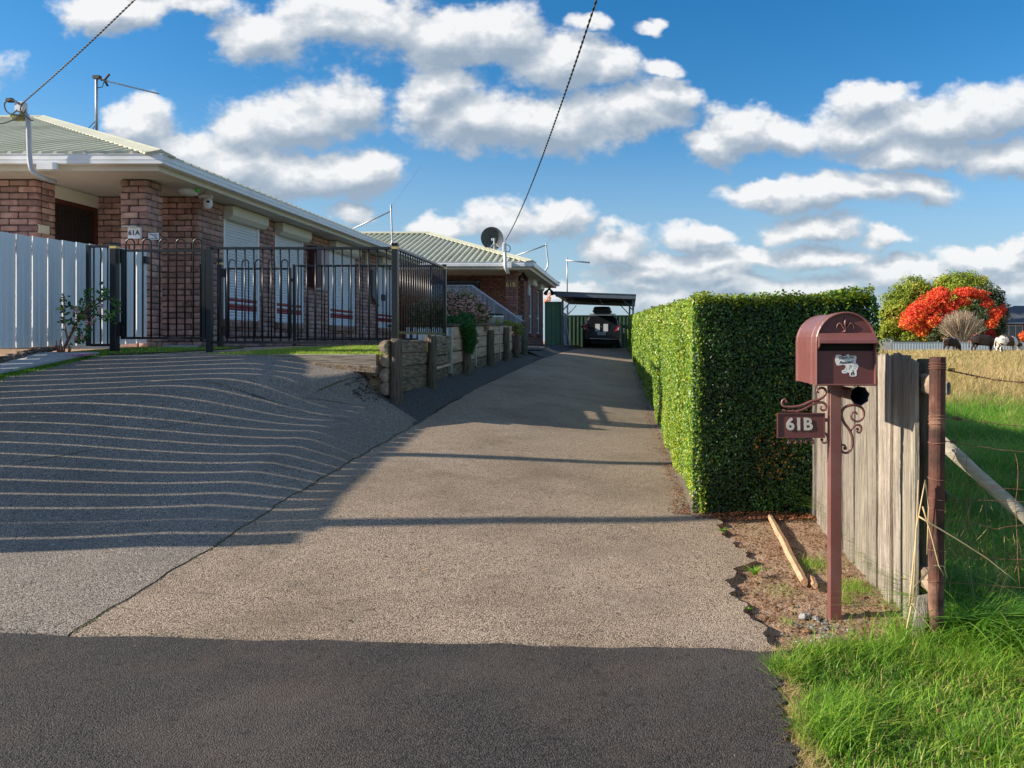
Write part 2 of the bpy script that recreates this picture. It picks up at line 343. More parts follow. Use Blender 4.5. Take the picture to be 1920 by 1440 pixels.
M['new'] = asphalt('new_asphalt', [(.022,.019,.018),(.052,.045,.041),(.080,.068,.060),(.125,.108,.098)], 210,
    [(1.4, (.13,.09,.068), .46, .70, .40), (.5, (.15,.135,.125), .48, .68, .35), (30, (.012,.011,.010), .61, .69, .7, 3), (5, (.12,.10,.088), .58, .75, .3, 6)], dark=(.016,.015,.014), bump=.8, dist=.004, rough=.74)
M['dark_strip'] = asphalt('patched_asphalt', [(.04,.04,.042),(.10,.10,.10),(.16,.155,.15)], 110, [(1.2,(.06,.06,.06),.45,.7,.4)], dark=(.03,.03,.03), bump=.8)
M['soil'] = pm('soil', (.22,.125,.075), (.43,.29,.19), 9, .95, 1.0, 60, c3=(.30,.22,.13), s3=3, t3=(.5,.65), bdist=.02)
M['crumb'] = pm('soil_clod', (.23,.10,.05), (.34,.18,.10), 30, .95, 1.0, 90, rnd=.3)
M['concrete'] = pm('concrete', (.36,.37,.38), (.47,.47,.47), 4, .85, .3, 90, c3=(.22,.23,.22), s3=2)
M['lawn_base'] = pm('lawn_soil', (.035,.06,.015), (.07,.10,.03), 20, .95)
M['paddock'] = pm('paddock_ground', (.09,.12,.03), (.30,.24,.10), .35, .95, .6, 12, c3=(.34,.26,.13), s3=.08, t3=(.42,.55), bdist=.1)
M['hedge'] = leafmat('hedge_leaf', [(0,(.012,.032,.006)),(.35,(.045,.13,.018)),(.6,(.16,.31,.03)),(.8,(.34,.47,.04)),(.92,(.42,.44,.04)),(1,(.50,.17,.02))], .40, .30, .5)
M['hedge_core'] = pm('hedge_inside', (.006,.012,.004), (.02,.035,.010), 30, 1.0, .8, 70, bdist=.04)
M['grass'] = leafmat('grass_blade', [(0,(.05,.14,.015)),(.4,(.16,.36,.03)),(.7,(.32,.52,.05)),(.88,(.50,.54,.10)),(1,(.62,.48,.22))], .5, .45)
M['dry'] = leafmat('dry_grass_blade', [(0,(.12,.20,.03)),(.25,(.36,.32,.10)),(.6,(.60,.43,.19)),(1,(.78,.60,.33))], .7, .35)
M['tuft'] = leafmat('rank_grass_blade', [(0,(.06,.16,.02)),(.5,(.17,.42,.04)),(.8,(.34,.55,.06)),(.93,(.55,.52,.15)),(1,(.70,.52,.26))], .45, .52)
M['brick'] = pm('tumbled_brick', (.33,.185,.145), (.50,.33,.28), 9, .92, .7, 45, rnd=.30, c3=(.27,.17,.16), s3=4, t3=(.5,.75), bdist=.006)
M['brick2'] = pm('brown_brick', (.22,.09,.07), (.32,.16,.12), 9, .92, .3, 40, rnd=.22)
M['mortar'] = pm('mortar', (.05,.036,.03), (.09,.065,.052), 30, .95, .4, 80)
M['mortar2'] = pm('grey_mortar', (.09,.07,.06), (.13,.10,.09), 30, .95)
M['cream'] = pm('cream_paint', (.62,.60,.50), (.68,.66,.56), 3, .5)
M['white'] = pm('white_colour_steel', (.70,.74,.78), (.76,.79,.82), 2, .42, spec=.5)
M['fwhite'] = pm('white_fence_steel', (.70,.745,.77), (.77,.80,.82), 6, .5, c3=(.48,.50,.50), s3=9, t3=(.62,.8), rnd=.04, stretch=(1,1,.3))
M['gutter'] = pm('white_gutter', (.70,.73,.76), (.76,.78,.80), 3, .35, c3=(.6,.6,.56), s3=2)
M['soffit'] = pm('soffit_lining', (.60,.59,.55), (.66,.65,.60), 3, .6)
M['roof'] = pm('pale_green_roof_steel', (.50,.50,.36), (.58,.57,.43), 1.5, .5, c3=(.44,.42,.30), s3=.8)
M['black'] = pm('black_powder_coat', (.006,.008,.011), (.010,.013,.017), 10, .32, spec=.45)
M['goldcap'] = pm('brass_band', (.60,.42,.13), (.66,.48,.2), 10, .4, metal=.4)
M['red'] = pm('dark_red_stripe', (.30,.02,.03), (.34,.03,.04), 5, .45)
M['maroon'] = pm('maroon_powder_coat', (.165,.058,.052), (.185,.068,.060), 14, .42, .08, 300, spec=.5, coat=.12, bdist=.001, c3=(.225,.115,.105), s3=5, t3=(.52,.80))
M['maroon_dk'] = pm('maroon_shadow_panel', (.125,.040,.038), (.14,.046,.042), 14, .5)  # darker copy of the maroon, panel shade put into the colour
M['void'] = pm('dark_inside', (.008,.008,.008), None, 5, .9)
M['silver'] = pm('brushed_letter', (.62,.60,.55), (.75,.72,.66), 20, .35, metal=.5)
M['sticker'] = pm('sticker_white', (.72,.72,.70), (.78,.78,.76), 20, .5)
M['ink'] = pm('ink_black', (.02,.02,.02), None, 5, .5)
M['galv'] = pm('galvanised_steel', (.42,.44,.46), (.55,.56,.58), 8, .45, metal=.6)
M['wood_grey'] = pm('weathered_timber', (.15,.125,.098), (.41,.36,.30), 8, .9, 1.0, 22, stretch=(11,11,.5), rnd=.24, c3=(.44,.37,.28), s3=2.2, bdist=.012)
M['wood_grey_h'] = pm('grey_edging_timber', (.13,.11,.085), (.36,.31,.25), 8, .9, .8, 22, stretch=(.5,9,9), rnd=.2, bdist=.01)
M['wood_old'] = pm('mossy_sleeper', (.075,.052,.034), (.36,.27,.19), 8, .9, .7, 22, stretch=(5,.7,5), rnd=.2, lo=.36, hi=.66, c3=(.15,.13,.06), s3=2.5, t3=(.58,.72), bdist=.012)
M['wood_pink'] = pm('newer_sleeper', (.50,.30,.21), (.70,.49,.36), 5, .85, .5, 22, stretch=(3,.5,4), rnd=.12, c3=(.30,.20,.13), s3=2, bdist=.008)
M['post_dark'] = pm('dark_treated_post', (.060,.045,.032), (.17,.135,.10), 8, .9, .8, 26, stretch=(6,6,.6), rnd=.15, c3=(.14,.15,.07), s3=2.5)
M['endgrain'] = pm('log_end_grain', (.20,.14,.09), (.42,.32,.23), 12, .9, .8, 30, rnd=.15, bdist=.01)
M['ramp'] = pm('grey_ramp_board', (.22,.22,.23), (.42,.42,.42), 6, .85, .3, 20, stretch=(6,6,.5), rnd=.3)
M['rust'] = pm('rusty_steel', (.040,.018,.014), (.135,.050,.032), 9, .85, .6, 50, c3=(.30,.16,.11), s3=5, t3=(.52,.66), bdist=.006)
M['rustwire'] = pm('rusty_wire', (.16,.07,.045), (.30,.14,.09), 40, .8)
M['brace'] = pm('pole_timber', (.30,.27,.21), (.46,.42,.34), 8, .85, .4, 30, stretch=(1,6,6))
M['stick'] = pm('bare_stake_timber', (.42,.24,.13), (.62,.40,.24), 9, .85, .8, 30, stretch=(5,1.2,5), bdist=.01)
M['stone'] = pm('grey_stone', (.13,.13,.12), (.30,.295,.27), 20, .85, .6, 60, rnd=.3)
M['green_steel'] = pm('green_fence_steel', (.14,.28,.17), (.17,.32,.20), 3, .55)
M['green_shade'] = pm('shaded_green_steel', (.045,.10,.06), (.06,.125,.075), 3, .55)  # green fence steel darkened, the carport's shade put into its colour
M['glass'] = pm('window_glass', (.012,.014,.018), None, 3, .06, spec=.8)
M['glass_grey'] = pm('curtained_glass', (.16,.15,.14), (.22,.21,.2), 3, .15)
M['dish'] = pm('grey_dish', (.035,.05,.06), (.05,.065,.075), 4, .6)
M['cable'] = pm('black_cable', (.02,.02,.02), (.05,.05,.05), 40, .6)
M['pipe'] = pm('grey_conduit', (.34,.38,.42), (.42,.46,.5), 6, .5)
M['lichen'] = pm('lichen', (.32,.33,.08), (.16,.15,.12), 30, .9, 1, 60)
M['paint'] = pm('dark_car_paint', (.008,.010,.013), (.011,.013,.017), 3, .42, spec=.4, coat=.15)
M['tyre'] = pm('tyre_rubber', (.015,.015,.015), None, 3, .8)
M['tail'] = pm('tail_lamp_red', (.55,.02,.04), (.6,.03,.05), 3, .2, coat=.8)
M['plastic'] = pm('black_plastic', (.012,.013,.014), (.018,.02,.02), 5, .45)
M['bark'] = pm('bark', (.10,.075,.055), (.2,.16,.12), 14, .9, .8, 30, stretch=(3,3,1))
M['pale_twig'] = pm('pale_twig', (.36,.27,.18), (.48,.37,.26), 14, .85)
M['steel_blue'] = pm('pale_blue_fence_steel', (.33,.40,.44), (.40,.46,.50), .5, .6)
M['red_brick_far'] = pm('red_brick_far', (.26,.07,.05), (.34,.10,.07), 3, .9)
M['roof_dark'] = pm('slate_grey_roof', (.06,.07,.085), (.09,.10,.12), 2, .6)
M['straw'] = pm('straw', (.55,.40,.20), (.66,.5,.28), 30, .8)
# ---------------------------------------------------------------- the lie of the land
def _i(y, xs, zs): return np.interp(y, xs, zs)
def Hf(x, y):
    x = np.asarray(x, float); y = np.asarray(y, float); x, y = np.broadcast_arrays(x, y)
    hR = _i(y, [-10,3.1,5.1,33,60,400], [-.03,0,.05,.84,1.0,1.0])
    hC = _i(y, [-10,3.1,4.2,5.1,8.3,11,18,25,33,60,400], [-.03,0,.085,.17,.37,.54,.76,.86,.90,1.0,1.0])
    hB = _i(y, [-10,3.1,4.2,5,6.4,8.2,11.6,13.5,15.5,18.5,24,36,400], [-.03,0,.11,.23,.44,.62,.735,.79,.84,.91,1.0,1.0,1.0])
    hL = _i(y, [-10,3.1,3.6,4.4,5.3,6.6,8.1,8.6,10,14,400], [-.03,0,.075,.25,.47,.76,1.04,1.07,1.12,1.14,1.16])
    hL = hL-.15*sstep(-3.95, -2.75, x)*sstep(6.4, 8.0, y)*(y < 8.19)
    xr = 0.35; xc = -2.2; xb = -2.62
    w = 2.4*(1-sstep(5.8, 8.2, y))+.22*sstep(5.8, 8.2, y)
    w = np.where(y > 8.24, .02, w)
    # terrace behind the wall is only as long as the wall; past it the ground runs on to the second house
    hL2 = np.where(y > 18.6, _i(y, [18.6, 19.2, 24, 400], [.93, .97, 1.04, 1.04]), hL)
    hL = np.where(x > -3.6, hL2*sstep(18.5, 19.2, y)+hL*(1-sstep(18.5, 19.2, y)), hL)
    z = np.where(x >= xr, hR, np.where(x >= xc, hC+(hR-hC)*sstep(0, 1, (x-xc)/(xr-xc))*.5+(hR-hC)*.5*(np.clip((x-xc)/(xr-xc), 0, 1)),
        np.where(x >= xb, hB+(hC-hB)*(x-xb)/(xc-xb), hL+(hB-hL)*(1-sstep(0, 1, (xb-x)/w)))))
    # the paddock on the right, past the fence
    fld = _i(y, [-10,2.9,3.4,6,30,67,120,400], [-.03,-.03,-.10,-.06,.02,.20,.35,.6])
    t = sstep(1.15, 1.8, x)
    z = z*(1-t)+fld*t
    return z
def H(x, y): return float(Hf(x, y))
def wob(x, y, s, seed=0):      # smooth pseudo noise for numpy arrays
    x = np.asarray(x)*s+seed*7.1; y = np.asarray(y)*s+seed*3.3
    return (np.sin(x*1.7+np.sin(y*1.3)*1.4)+np.sin(y*2.1+np.sin(x*1.9)*1.2)+.5*np.sin(x*4.3+y*3.7+seed)+.5*np.sin(y*5.1-x*2.9))/3.0

def grid_obj(name, xs, ys, dz, mat, kind='structure', zfun=None, smooth=True):
    X, Y = np.meshgrid(xs, ys); Z = (Hf(X, Y) if zfun is None else zfun(X, Y))+dz
    V = np.stack([X.ravel(), Y.ravel(), Z.ravel()], 1); nx = len(xs); ny = len(ys)
    i = np.arange((nx-1)*(ny-1)); r = i//(nx-1); c = i % (nx-1); a = r*nx+c
    o = np_obj(name, V, np.stack([a, a+1, a+nx+1, a+nx], 1), mat, smooth=smooth)
    if kind: o['kind'] = kind
    return o
def strip_obj(name, ys, xl, xr, nx, dz, mat, skirt=.05, kind='structure', bumpy=0.0, yjoin=None, smooth=True):
    """sheet draped over the ground between two edge curves, with a vertical skirt so its edge has thickness"""
    ys = np.asarray(ys, float); XL = np.array([xl(y) for y in ys]); XR = np.array([xr(y) for y in ys])
    t = np.linspace(0, 1, nx)[None, :]; X = XL[:, None]*(1-t)+XR[:, None]*t; Y = np.repeat(ys[:, None], nx, 1)
    if yjoin is not None: Y = yjoin(X, Y)
    Z = Hf(X, Y)+dz
    if bumpy: Z = Z+bumpy*wob(X, Y, 2.3, 4)
    V = np.stack([X, Y, Z], 2).reshape(-1, 3); ny = len(ys)
    i = np.arange((nx-1)*(ny-1)); r = i//(nx-1); c = i % (nx-1); a = r*nx+c
    F = np.stack([a, a+1, a+nx+1, a+nx], 1)
    per = list(range(nx))+[k*nx+nx-1 for k in range(1, ny)]+[(ny-1)*nx+k for k in range(nx-2, -1, -1)]+[k*nx for k in range(ny-2, 0, -1)]
    low = V[per].copy(); low[:, 2] -= skirt; b = len(V); n = len(per)
    F2 = np.array([[b+k, b+n+k, b+n+(k+1) % n, b+(k+1) % n] for k in range(n)])
    o = np_obj(name, np.vstack([V, V[per], low]), np.vstack([F, F2]), mat, smooth=False)
    if smooth: o.data.polygons.foreach_set('use_smooth', np.concatenate([np.ones(len(F), bool), np.zeros(len(F2), bool)]))
    if kind: o['kind'] = kind
    return o

def joinY(x): return 3.146-.052*(x+2.56)+.007*math.sin(x*9)+.006*math.sin(x*23)+.005*math.sin(x*61+1)+.004*math.sin(x*113)
# base ground reaching the horizon
xs = np.unique(np.concatenate([np.linspace(-400,-30,12), np.linspace(-30,-7,20), np.linspace(-7,-2.75,36), np.array([-2.70,-2.66,-2.64,-2.62]), np.linspace(-2.5,1.9,50), np.linspace(2,30,30), np.linspace(32,500,14)]))
ys = np.unique(np.concatenate([np.linspace(-60,-2,8), np.linspace(-2,3.1,20), np.linspace(3.1,12,90), np.linspace(12,40,60), np.linspace(42,140,30), np.linspace(150,900,14)]))
def zg(X, Y): return Hf(X, Y)+.010*wob(X, Y, 6, 1)*(np.abs(X-.8) < 1.2)-np.where((X < -2.66) & (Y > 10.5), .03, 0)
grid_obj('ground', xs, ys, -.02, M['soil'], zfun=zg)
# paddock sheet
xs = np.concatenate([np.linspace(1.3,3,12), np.linspace(3.3,12,24), np.linspace(13,60,24), np.linspace(65,480,14)])
ys = np.concatenate([np.linspace(3.25,14,36), np.linspace(15,70,30), np.linspace(74,170,16), np.linspace(190,880,8)])
grid_obj('paddock', xs, ys, .0, M['paddock'], zfun=lambda X, Y: Hf(X, Y)+.03*wob(X, Y, 1.1, 2))

def r_edge(y):
    if y > 5.2: return .52
    b = float(np.interp(y, [3.0,3.2,3.5,3.72,3.95,4.15,4.4,4.7,4.95,5.2], [.575,.56,.50,.47,.53,.66,.61,.55,.57,.52]))
    return b+.020*math.sin(y*31)+.008*math.sin(y*67+1)+.003*math.sin(y*110)
def crackx(y): return float(np.interp(y, [3.0,5.1,8.3,11,18,36], [-2.28,-2.23,-2.19,-2.16,-2.15,-2.15]))+.006*math.sin(y*11)+.004*math.sin(y*29+1)
ysd = np.concatenate([np.linspace(3.1, 5.4, 150), np.linspace(5.45, 12, 90), np.linspace(12.2, 34.2, 70)])
def jn(X, Y):
    d = np.vectorize(joinY)(X); k = np.clip((Y-3.1)/.4, 0, 1); return np.where(Y < 3.5, d+(Y-3.1)*((3.5-d)/.4), Y)
strip_obj('driveway', ysd, lambda y: crackx(y)+.004, r_edge, 46, .006, M['old'], bumpy=.003, yjoin=jn)
# the steeper left hand drive of the first house
def lx(y):
    return -9.0 if y < 7.0 else float(np.interp(y, [7.0,7.4,8.15,8.3,8.6,9.5,10.6], [-6.1,-5.9,-5.5,-5.2,-4.95,-4.75,-4.6]))
def rx2(y):
    return crackx(y)-.004 if y < 8.05 else float(np.interp(y, [8.05,8.12,8.3,8.7,9.6,10.9], [-2.25,-2.78,-3.9,-4.35,-4.25,-3.3]))
ysl = np.concatenate([np.linspace(3.1, 8.05, 130), np.linspace(8.07, 11.3, 30)])
strip_obj('driveway_branch', ysl, lambda y: max(lx(y), -9.0), rx2, 60, .010, M['oldL'], bumpy=.003, yjoin=jn)
# darker patched strip along the foot of the wall
ys3 = np.linspace(7.85, 24, 90)
strip_obj('patched_strip', ys3, lambda y: (-2.61 if y > 8.2 else -2.72) if y < 18.7 else -3.45, lambda y: crackx(y)-.012-.03*math.sin(y*2.2), 8, .004, M['dark_strip'], bumpy=.006)
strip_obj('patched_strip', np.linspace(24.05, 34, 30), lambda y: -3.5, lambda y: crackx(y)-.012, 6, .004, M['dark_strip'])
# road apron of fresh black asphalt
def ynew(X, Y):
    d = np.vectorize(joinY)(X)-.012; return np.where(Y > 2.5, 2.5+(Y-2.5)/.6*(d-2.5), Y)
def r_new(y): return float(np.interp(y, [-4,1.5,2.175,2.6,3.0,3.1], [.40,.42,.47,.50,.55,.60]))+.012*math.sin(y*37)+.014*math.sin(y*83+2)+.008*math.sin(y*171)
strip_obj('road', np.concatenate([np.linspace(-6, 1.9, 16), np.linspace(2.0, 3.1, 90)]), lambda y: -12, r_new, 90, .014, M['new'], bumpy=.003, yjoin=ynew)
# footpath in front of the white fence: slabs
for k in range(4):
    a = 4.55+k*.92; b = min(a+.91, 8.16)
    strip_obj('footpath', np.linspace(a, b, 8), lambda y: -6.24, lambda y: -5.62+.28*(min(y, 8.16)-8.1), 5, .045, M['concrete'], skirt=.07)
# drain grate / dark cover on the drive
mbx = MB(); c = P(985, 668, 19.5)
for k in range(9):
    mbx.box((c.x-.35+k*.085, c.y-.32, H(c.x, c.y)+.004), (c.x-.30+k*.085, c.y+.32, H(c.x, c.y)+.02))
mbx.box((c.x-.40, c.y-.36, H(c.x, c.y)-.01), (c.x+.46, c.y+.36, H(c.x, c.y)+.008))
tag(mbx.build('drain_grate', M['void']), 'flat dark drain grate in the asphalt by the far end of the timber wall', 'drain')

# moss and grit caught in the joint between the two drives
n = 900; yy = 3.15+rng.random(n)**1.3*6; xx = np.array([crackx(y) for y in yy])+rng.normal(0, .006, n); zz = Hf(xx, yy)+.004
def flakes(xx, yy, zz, s, flat=.5):
    n = len(xx); a = rng.random((n, 4))*.6+.7; ang = rng.random(n)*6.28
    V = np.zeros((n, 5, 3)); 
    for k in range(4):
        th = ang+k*1.571; V[:, k, 0] = xx+np.cos(th)*s*a[:, k]; V[:, k, 1] = yy+np.sin(th)*s*a[:, k]; V[:, k, 2] = zz
    V[:, 4, 0] = xx; V[:, 4, 1] = yy; V[:, 4, 2] = zz+s*flat*(.6+rng.random(n))
    b = np.arange(n)*5; F = np.concatenate([np.stack([b+k, b+(k+1) % 4, b+4], 1) for k in range(4)]); return V.reshape(-1, 3), F
V, F = flakes(xx, yy, zz, .007+rng.random(n)*.006)
M['crumb_grey'] = pm('grey_brown_crumb', (.10,.08,.06), (.34,.28,.21), 60, .95, rnd=.4); M['drive_bits'] = pm('leaf_bits', (.05,.03,.02), (.28,.14,.06), 7, .9, lo=.45, hi=.6)
M['moss'] = pm('moss', (.05,.055,.02), (.15,.12,.05), 60, .95, rnd=.2)
tag(np_obj('joint_moss', V, F, M['moss']), 'moss and grit along the seam between the two drives', 'moss', kind='stuff')

n = 900; xx = -3.2+rng.random(n)*3.8; yy = np.vectorize(joinY)(xx)+rng.normal(0, .018, n)-.004; V, F = flakes(xx, yy, Hf(xx, yy)+.012, .0015+.0045*rng.random(n)**2, .7)
tag(np_obj('join_grit', V, F, M['crumb_grey']), 'brown dust and crumbs along the join of old drive and fresh asphalt', 'grit', kind='stuff')
n = 260; yy = 3.2+rng.random(n)**1.4*7; xx = -2.1+rng.random(n)*2.4; V, F = flakes(xx, yy, Hf(xx, yy)+.010, .003+.006*rng.random(n)**2, .25)
tag(np_obj('drive_litter', V, F, M['drive_bits']), 'small dark and brown bits of leaf and bark scattered over the drive', 'litter', kind='stuff')
# ---------------------------------------------------------------- grass
def blades(x, y, z, h, w, lean, segs=3, ang=None, bend=1.0):
    """curved tapered blades; arrays in, (V,F,index of blade per face) out"""
    n = len(x); a = rng.random(n)*2*math.pi if ang is None else ang
    dx, dy = np.cos(a), np.sin(a); fa = a+math.pi/2+rng.normal(0, .5, n); wx, wy = np.cos(fa), np.sin(fa)
    V = np.zeros((n, 2*segs+1, 3))
    for k in range(segs+1):
        t = k/segs; cx = x+dx*lean*h*(t**(1+bend)); cy = y+dy*lean*h*(t**(1+bend)); cz = z+h*(t-.32*lean*t*t*bend)
        ww = w*(1-t)**.7*.5
        if k < segs:
            V[:, 2*k] = np.stack([cx-wx*ww, cy-wy*ww, cz], 1); V[:, 2*k+1] = np.stack([cx+wx*ww, cy+wy*ww, cz], 1)
        else: V[:, 2*segs] = np.stack([cx, cy, cz], 1)
    b = np.arange(n)*(2*segs+1); T = []
    for k in range(segs-1):
        T.append(np.stack([b+2*k, b+2*k+1, b+2*k+3], 1)); T.append(np.stack([b+2*k, b+2*k+3, b+2*k+2], 1))
    T.append(np.stack([b+2*segs-2, b+2*segs-1, b+2*segs], 1))
    return V.reshape(-1, 3), np.concatenate(T), np.tile(np.arange(n), 2*segs-1)
def grass_obj(name, x, y, h, w, lean, tint, mat, label, parent=None, cat='grass', z=None, segs=3, ang=None, bend=1.0, dz=-.01):
    z = Hf(x, y)+dz if z is None else z
    V, F, bi = blades(x, y, z, h, w, lean, segs, ang, bend)
    o = np_obj(name, V, F, mat, tint=np.clip(tint, 0, 1)[bi], parent=parent)
    if parent is None: tag(o, label, cat)
    o['kind'] = 'stuff'; return o
# verge on the lower right
def vin(x, y): # inside the verge
    top = np.interp(x, [.45,.6,.8,1.0,1.15,1.3,1.6,3], [2.95,2.98,3.0,3.05,3.10,3.08,3.12,3.2])+.03*np.sin(x*17)
    left = np.interp(y, [-2,1.5,2.175,2.6,2.95], [.42,.45,.50,.53,.56])+.015*np.sin(y*31)
    return (y < top) & (x > left)
n = 64000; y = 1.55+rng.random(n)*1.7; x = .4+rng.random(n)*1.75; k = vin(x, y) & (x < .75*y+.1)
x, y = x[k], y[k]; cl = wob(x, y, 5, 3); cl2 = wob(x, y, 2.2, 9)
edge = x-np.interp(y, [-2,1.5,2.175,2.6,2.95], [.42,.45,.50,.53,.56])
h = .85*(.016+.045*rng.random(len(x))**1.5+.038*np.clip(cl+.1, 0, 1)+.02*np.clip(cl2, 0, 1))*np.clip(.45+edge*4, .35, 1)
h *= np.where((y > 2.75) & (x < 1.15), 1.25, 1)
tint = .45+.26*cl2+rng.normal(0, .26, len(x))+np.where(edge < .07, .40, 0)*rng.random(len(x))+.12*(rng.random(len(x)) < .1)
tint = np.where(rng.random(len(x)) < .09, .95+.05*rng.random(len(x)), tint)
grass_obj('verge_grass', x, y, h, .0036+.0028*rng.random(len(x)), .25+1.1*rng.random(len(x)), tint, M['grass'], 'bright green mown verge grass beside the fresh black asphalt', segs=3)
# longer clumps
cx, cy, hh = [], [], []
for (px, py, m_, r_, hg) in [(1740,1205,500,.09,.15),(1800,1215,320,.08,.13),(1560,1380,420,.07,.13),(1480,1260,300,.06,.09),(1640,1230,420,.09,.10),(1850,1260,360,.08,.12),(1590,1340,240,.05,.11),
                             (1700,1330,220,.08,.08),(1880,1390,300,.08,.10),(1530,1230,300,.05,.08),(1900,1215,380,.08,.14)]:
    Yd = EYE*FOC/(py-PY); X0 = XF(px, Yd); q = int(m_*1.3)
    cx.append(X0+rng.normal(0, r_, q)); cy.append(Yd+rng.normal(0, r_*.8, q)); hh.append(hg*(.5+.7*rng.random(q)))
cx, cy, hh = map(np.concatenate, (cx, cy, hh)); k = cx > .5; cx, cy, hh = cx[k], cy[k], hh[k]
grass_obj('verge_grass', cx, cy, hh, .0035+.002*rng.random(len(cx)), .5+.8*rng.random(len(cx)), .55+rng.normal(0, .17, len(cx)), M['grass'], 'longer tufts of green grass standing out of the mown verge', segs=4)
# dead straw-coloured edge against the asphalt
n = 2600; y = 1.9+rng.random(n)*1.1; x = np.interp(y, [-2,1.5,2.175,2.6,2.95], [.42,.45,.50,.53,.56])+rng.normal(0.0, .022, n)
grass_obj('dead_grass', x, y, .025+.03*rng.random(n), .0022*np.ones(n), .9+.7*rng.random(n), .35+.6*rng.random(n), M['dry'], 'dead straw coloured grass fringe along the asphalt edge')
# rank green grass at the foot of the wire fence and in the near paddock
def patch(n, x0, x1, y0, y1, f=None, keep=.62):
    y = y0+(y1-y0)*rng.random(n)**1.25; x = x0+(x1-x0)*rng.random(n); x = np.where(x > keep*y+.35, x0+(keep*y+.35-x0)*rng.random(n), x)
    return x, y
n = 70000; x, y = patch(n, 1.29, 4.0, 3.12, 6.5); c = wob(x, y, 2.4, 5)
h = .10+.16*rng.random(n)+.12*np.clip(c+.1, 0, 1); tint = .52+.24*wob(x, y, 1.7, 8)+rng.normal(0, .17, n)
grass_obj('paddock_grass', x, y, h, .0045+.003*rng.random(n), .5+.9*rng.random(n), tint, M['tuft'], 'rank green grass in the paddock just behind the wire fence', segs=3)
n = 80000; x, y = patch(n, 1.3, 9, 6, 15.5); h = .12+.22*rng.random(n)+.10*wob(x, y, 1.3, 2)
far = np.clip((y-10.0+1.2*wob(x, y, .8, 3))/3.5, 0, 1)
tint = .50+.24*wob(x, y, 1.0, 6)+rng.normal(0, .17, n)+far*.45*rng.random(n)
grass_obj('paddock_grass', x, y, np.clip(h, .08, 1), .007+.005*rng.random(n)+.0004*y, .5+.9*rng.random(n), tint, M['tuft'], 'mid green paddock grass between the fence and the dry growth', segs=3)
n = 110000; y = 12.5*(70/12.5)**rng.random(n); x = 1.4+rng.random(n)*(.62*y+1); pat = wob(x, y*.45, .5, 6)
cl = wob(x, y*.6, 1.6, 3); h = .18+.30*rng.random(n)+.14*pat+.22*np.clip(cl, 0, 1)*rng.random(n); h = np.clip(h, .08, 1)*np.clip((y-11.5)/4, .3, 1)
tint = .52+.22*pat+.10*cl+rng.normal(0, .2, n)-.35*(rng.random(n) < .12)-.3*np.clip(-cl-.3, 0, 1)
grass_obj('dry_grass', x, y, h, .006+.00075*y, .3+.8*rng.random(n), tint, M['dry'], 'tall dry straw coloured grass filling the far paddock around the cows', segs=2)
# dry stalks poking up in the near paddock
n = 900; x, y = patch(n, 1.35, 5, 3.3, 10); grass_obj('dry_grass', x, y, .35+.3*rng.random(n), .003*np.ones(n), .2+.7*rng.random(n), .4+.5*rng.random(n), M['dry'], 'thin dry stalks standing among the green paddock grass')
# broad blades arching over at the strainer post
n = 230; a0 = rng.random(n)*.9; x = 1.32+rng.random(n)*.75; y = 3.0+rng.random(n)*.25
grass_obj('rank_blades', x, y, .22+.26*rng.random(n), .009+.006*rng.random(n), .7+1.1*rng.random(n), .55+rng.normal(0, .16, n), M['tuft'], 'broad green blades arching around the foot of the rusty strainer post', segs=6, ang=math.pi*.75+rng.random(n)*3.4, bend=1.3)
# straw bent round the post
mbx = MB()
for pts in ([(1712,1130),(1718,990),(1735,900),(1741,950),(1738,1040)], [(1700,1180),(1716,1100),(1752,1060),(1770,1062),(1776,1085)], [(1708,1130),(1735,1165),(1775,1212)], [(1705,1135),(1717,1010),(1722,900)],
            [(1722,968),(1790,1008),(1850,1046),(1905,1090)], [(1730,950),(1745,1000),(1760,1060),(1770,1080)]):
    q = [P(a, b, 3.02+.01*i) for i, (a, b) in enumerate(pts)]; sm_ = []
    for i in range(len(q)-1):
        for t in (0, .33, .66): sm_.append(q[i].lerp(q[i+1], t))
    sm_.append(q[-1]); mbx.tube(sm_, [.0035*(1-.6*i/len(sm_)) for i in range(len(sm_))], 5)
tag(mbx.build('straw_stems', M['straw'], smooth=True), 'bent dry straw stems caught around the rusty strainer post', 'straw', kind='stuff')
# lawn by the black fence
def lawn(n, f, h, tint, label, name='lawn'):
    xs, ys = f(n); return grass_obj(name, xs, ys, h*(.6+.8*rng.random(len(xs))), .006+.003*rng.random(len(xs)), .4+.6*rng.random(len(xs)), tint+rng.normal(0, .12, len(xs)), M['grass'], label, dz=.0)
def f1(n):
    y = 8.2+rng.random(n)*2.6; x = -4.85+rng.random(n)*2.2; lo = np.interp(y, [8.2,8.3,8.7,9.6,10.9], [-3.9,-4.6,-4.35,-4.25,-3.3]); k = x > lo; return x[k], y[k]
strip_obj('lawn_ground', np.linspace(8.20, 10.9, 20), lambda y: float(np.interp(y, [8.2,8.3,8.7,9.6,10.9], [-4.6,-4.58,-4.35,-4.25,-3.3])), lambda y: -2.68, 6, .004, M['lawn_base'], skirt=.1)
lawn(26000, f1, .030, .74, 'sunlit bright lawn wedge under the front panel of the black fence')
def f2(n):
    y = 8.12+rng.random(n)*1.5; x = -6.1+rng.random(n)*1.4; hi = np.interp(y, [8.12,8.3,8.6,9.0,9.6], [-5.62,-5.3,-5.02,-4.9,-4.8]); k = x < hi; return x[k], y[k]
strip_obj('lawn_ground', np.linspace(8.12, 9.6, 12), lambda y: -6.22, lambda y: float(np.interp(y, [8.12,8.3,8.6,9.0,9.6], [-5.62,-5.3,-5.02,-4.9,-4.8])), 6, .02, M['lawn_base'], skirt=.1)
lawn(14000, f2, .035, .42, 'small shaded lawn patch around the left gate post')
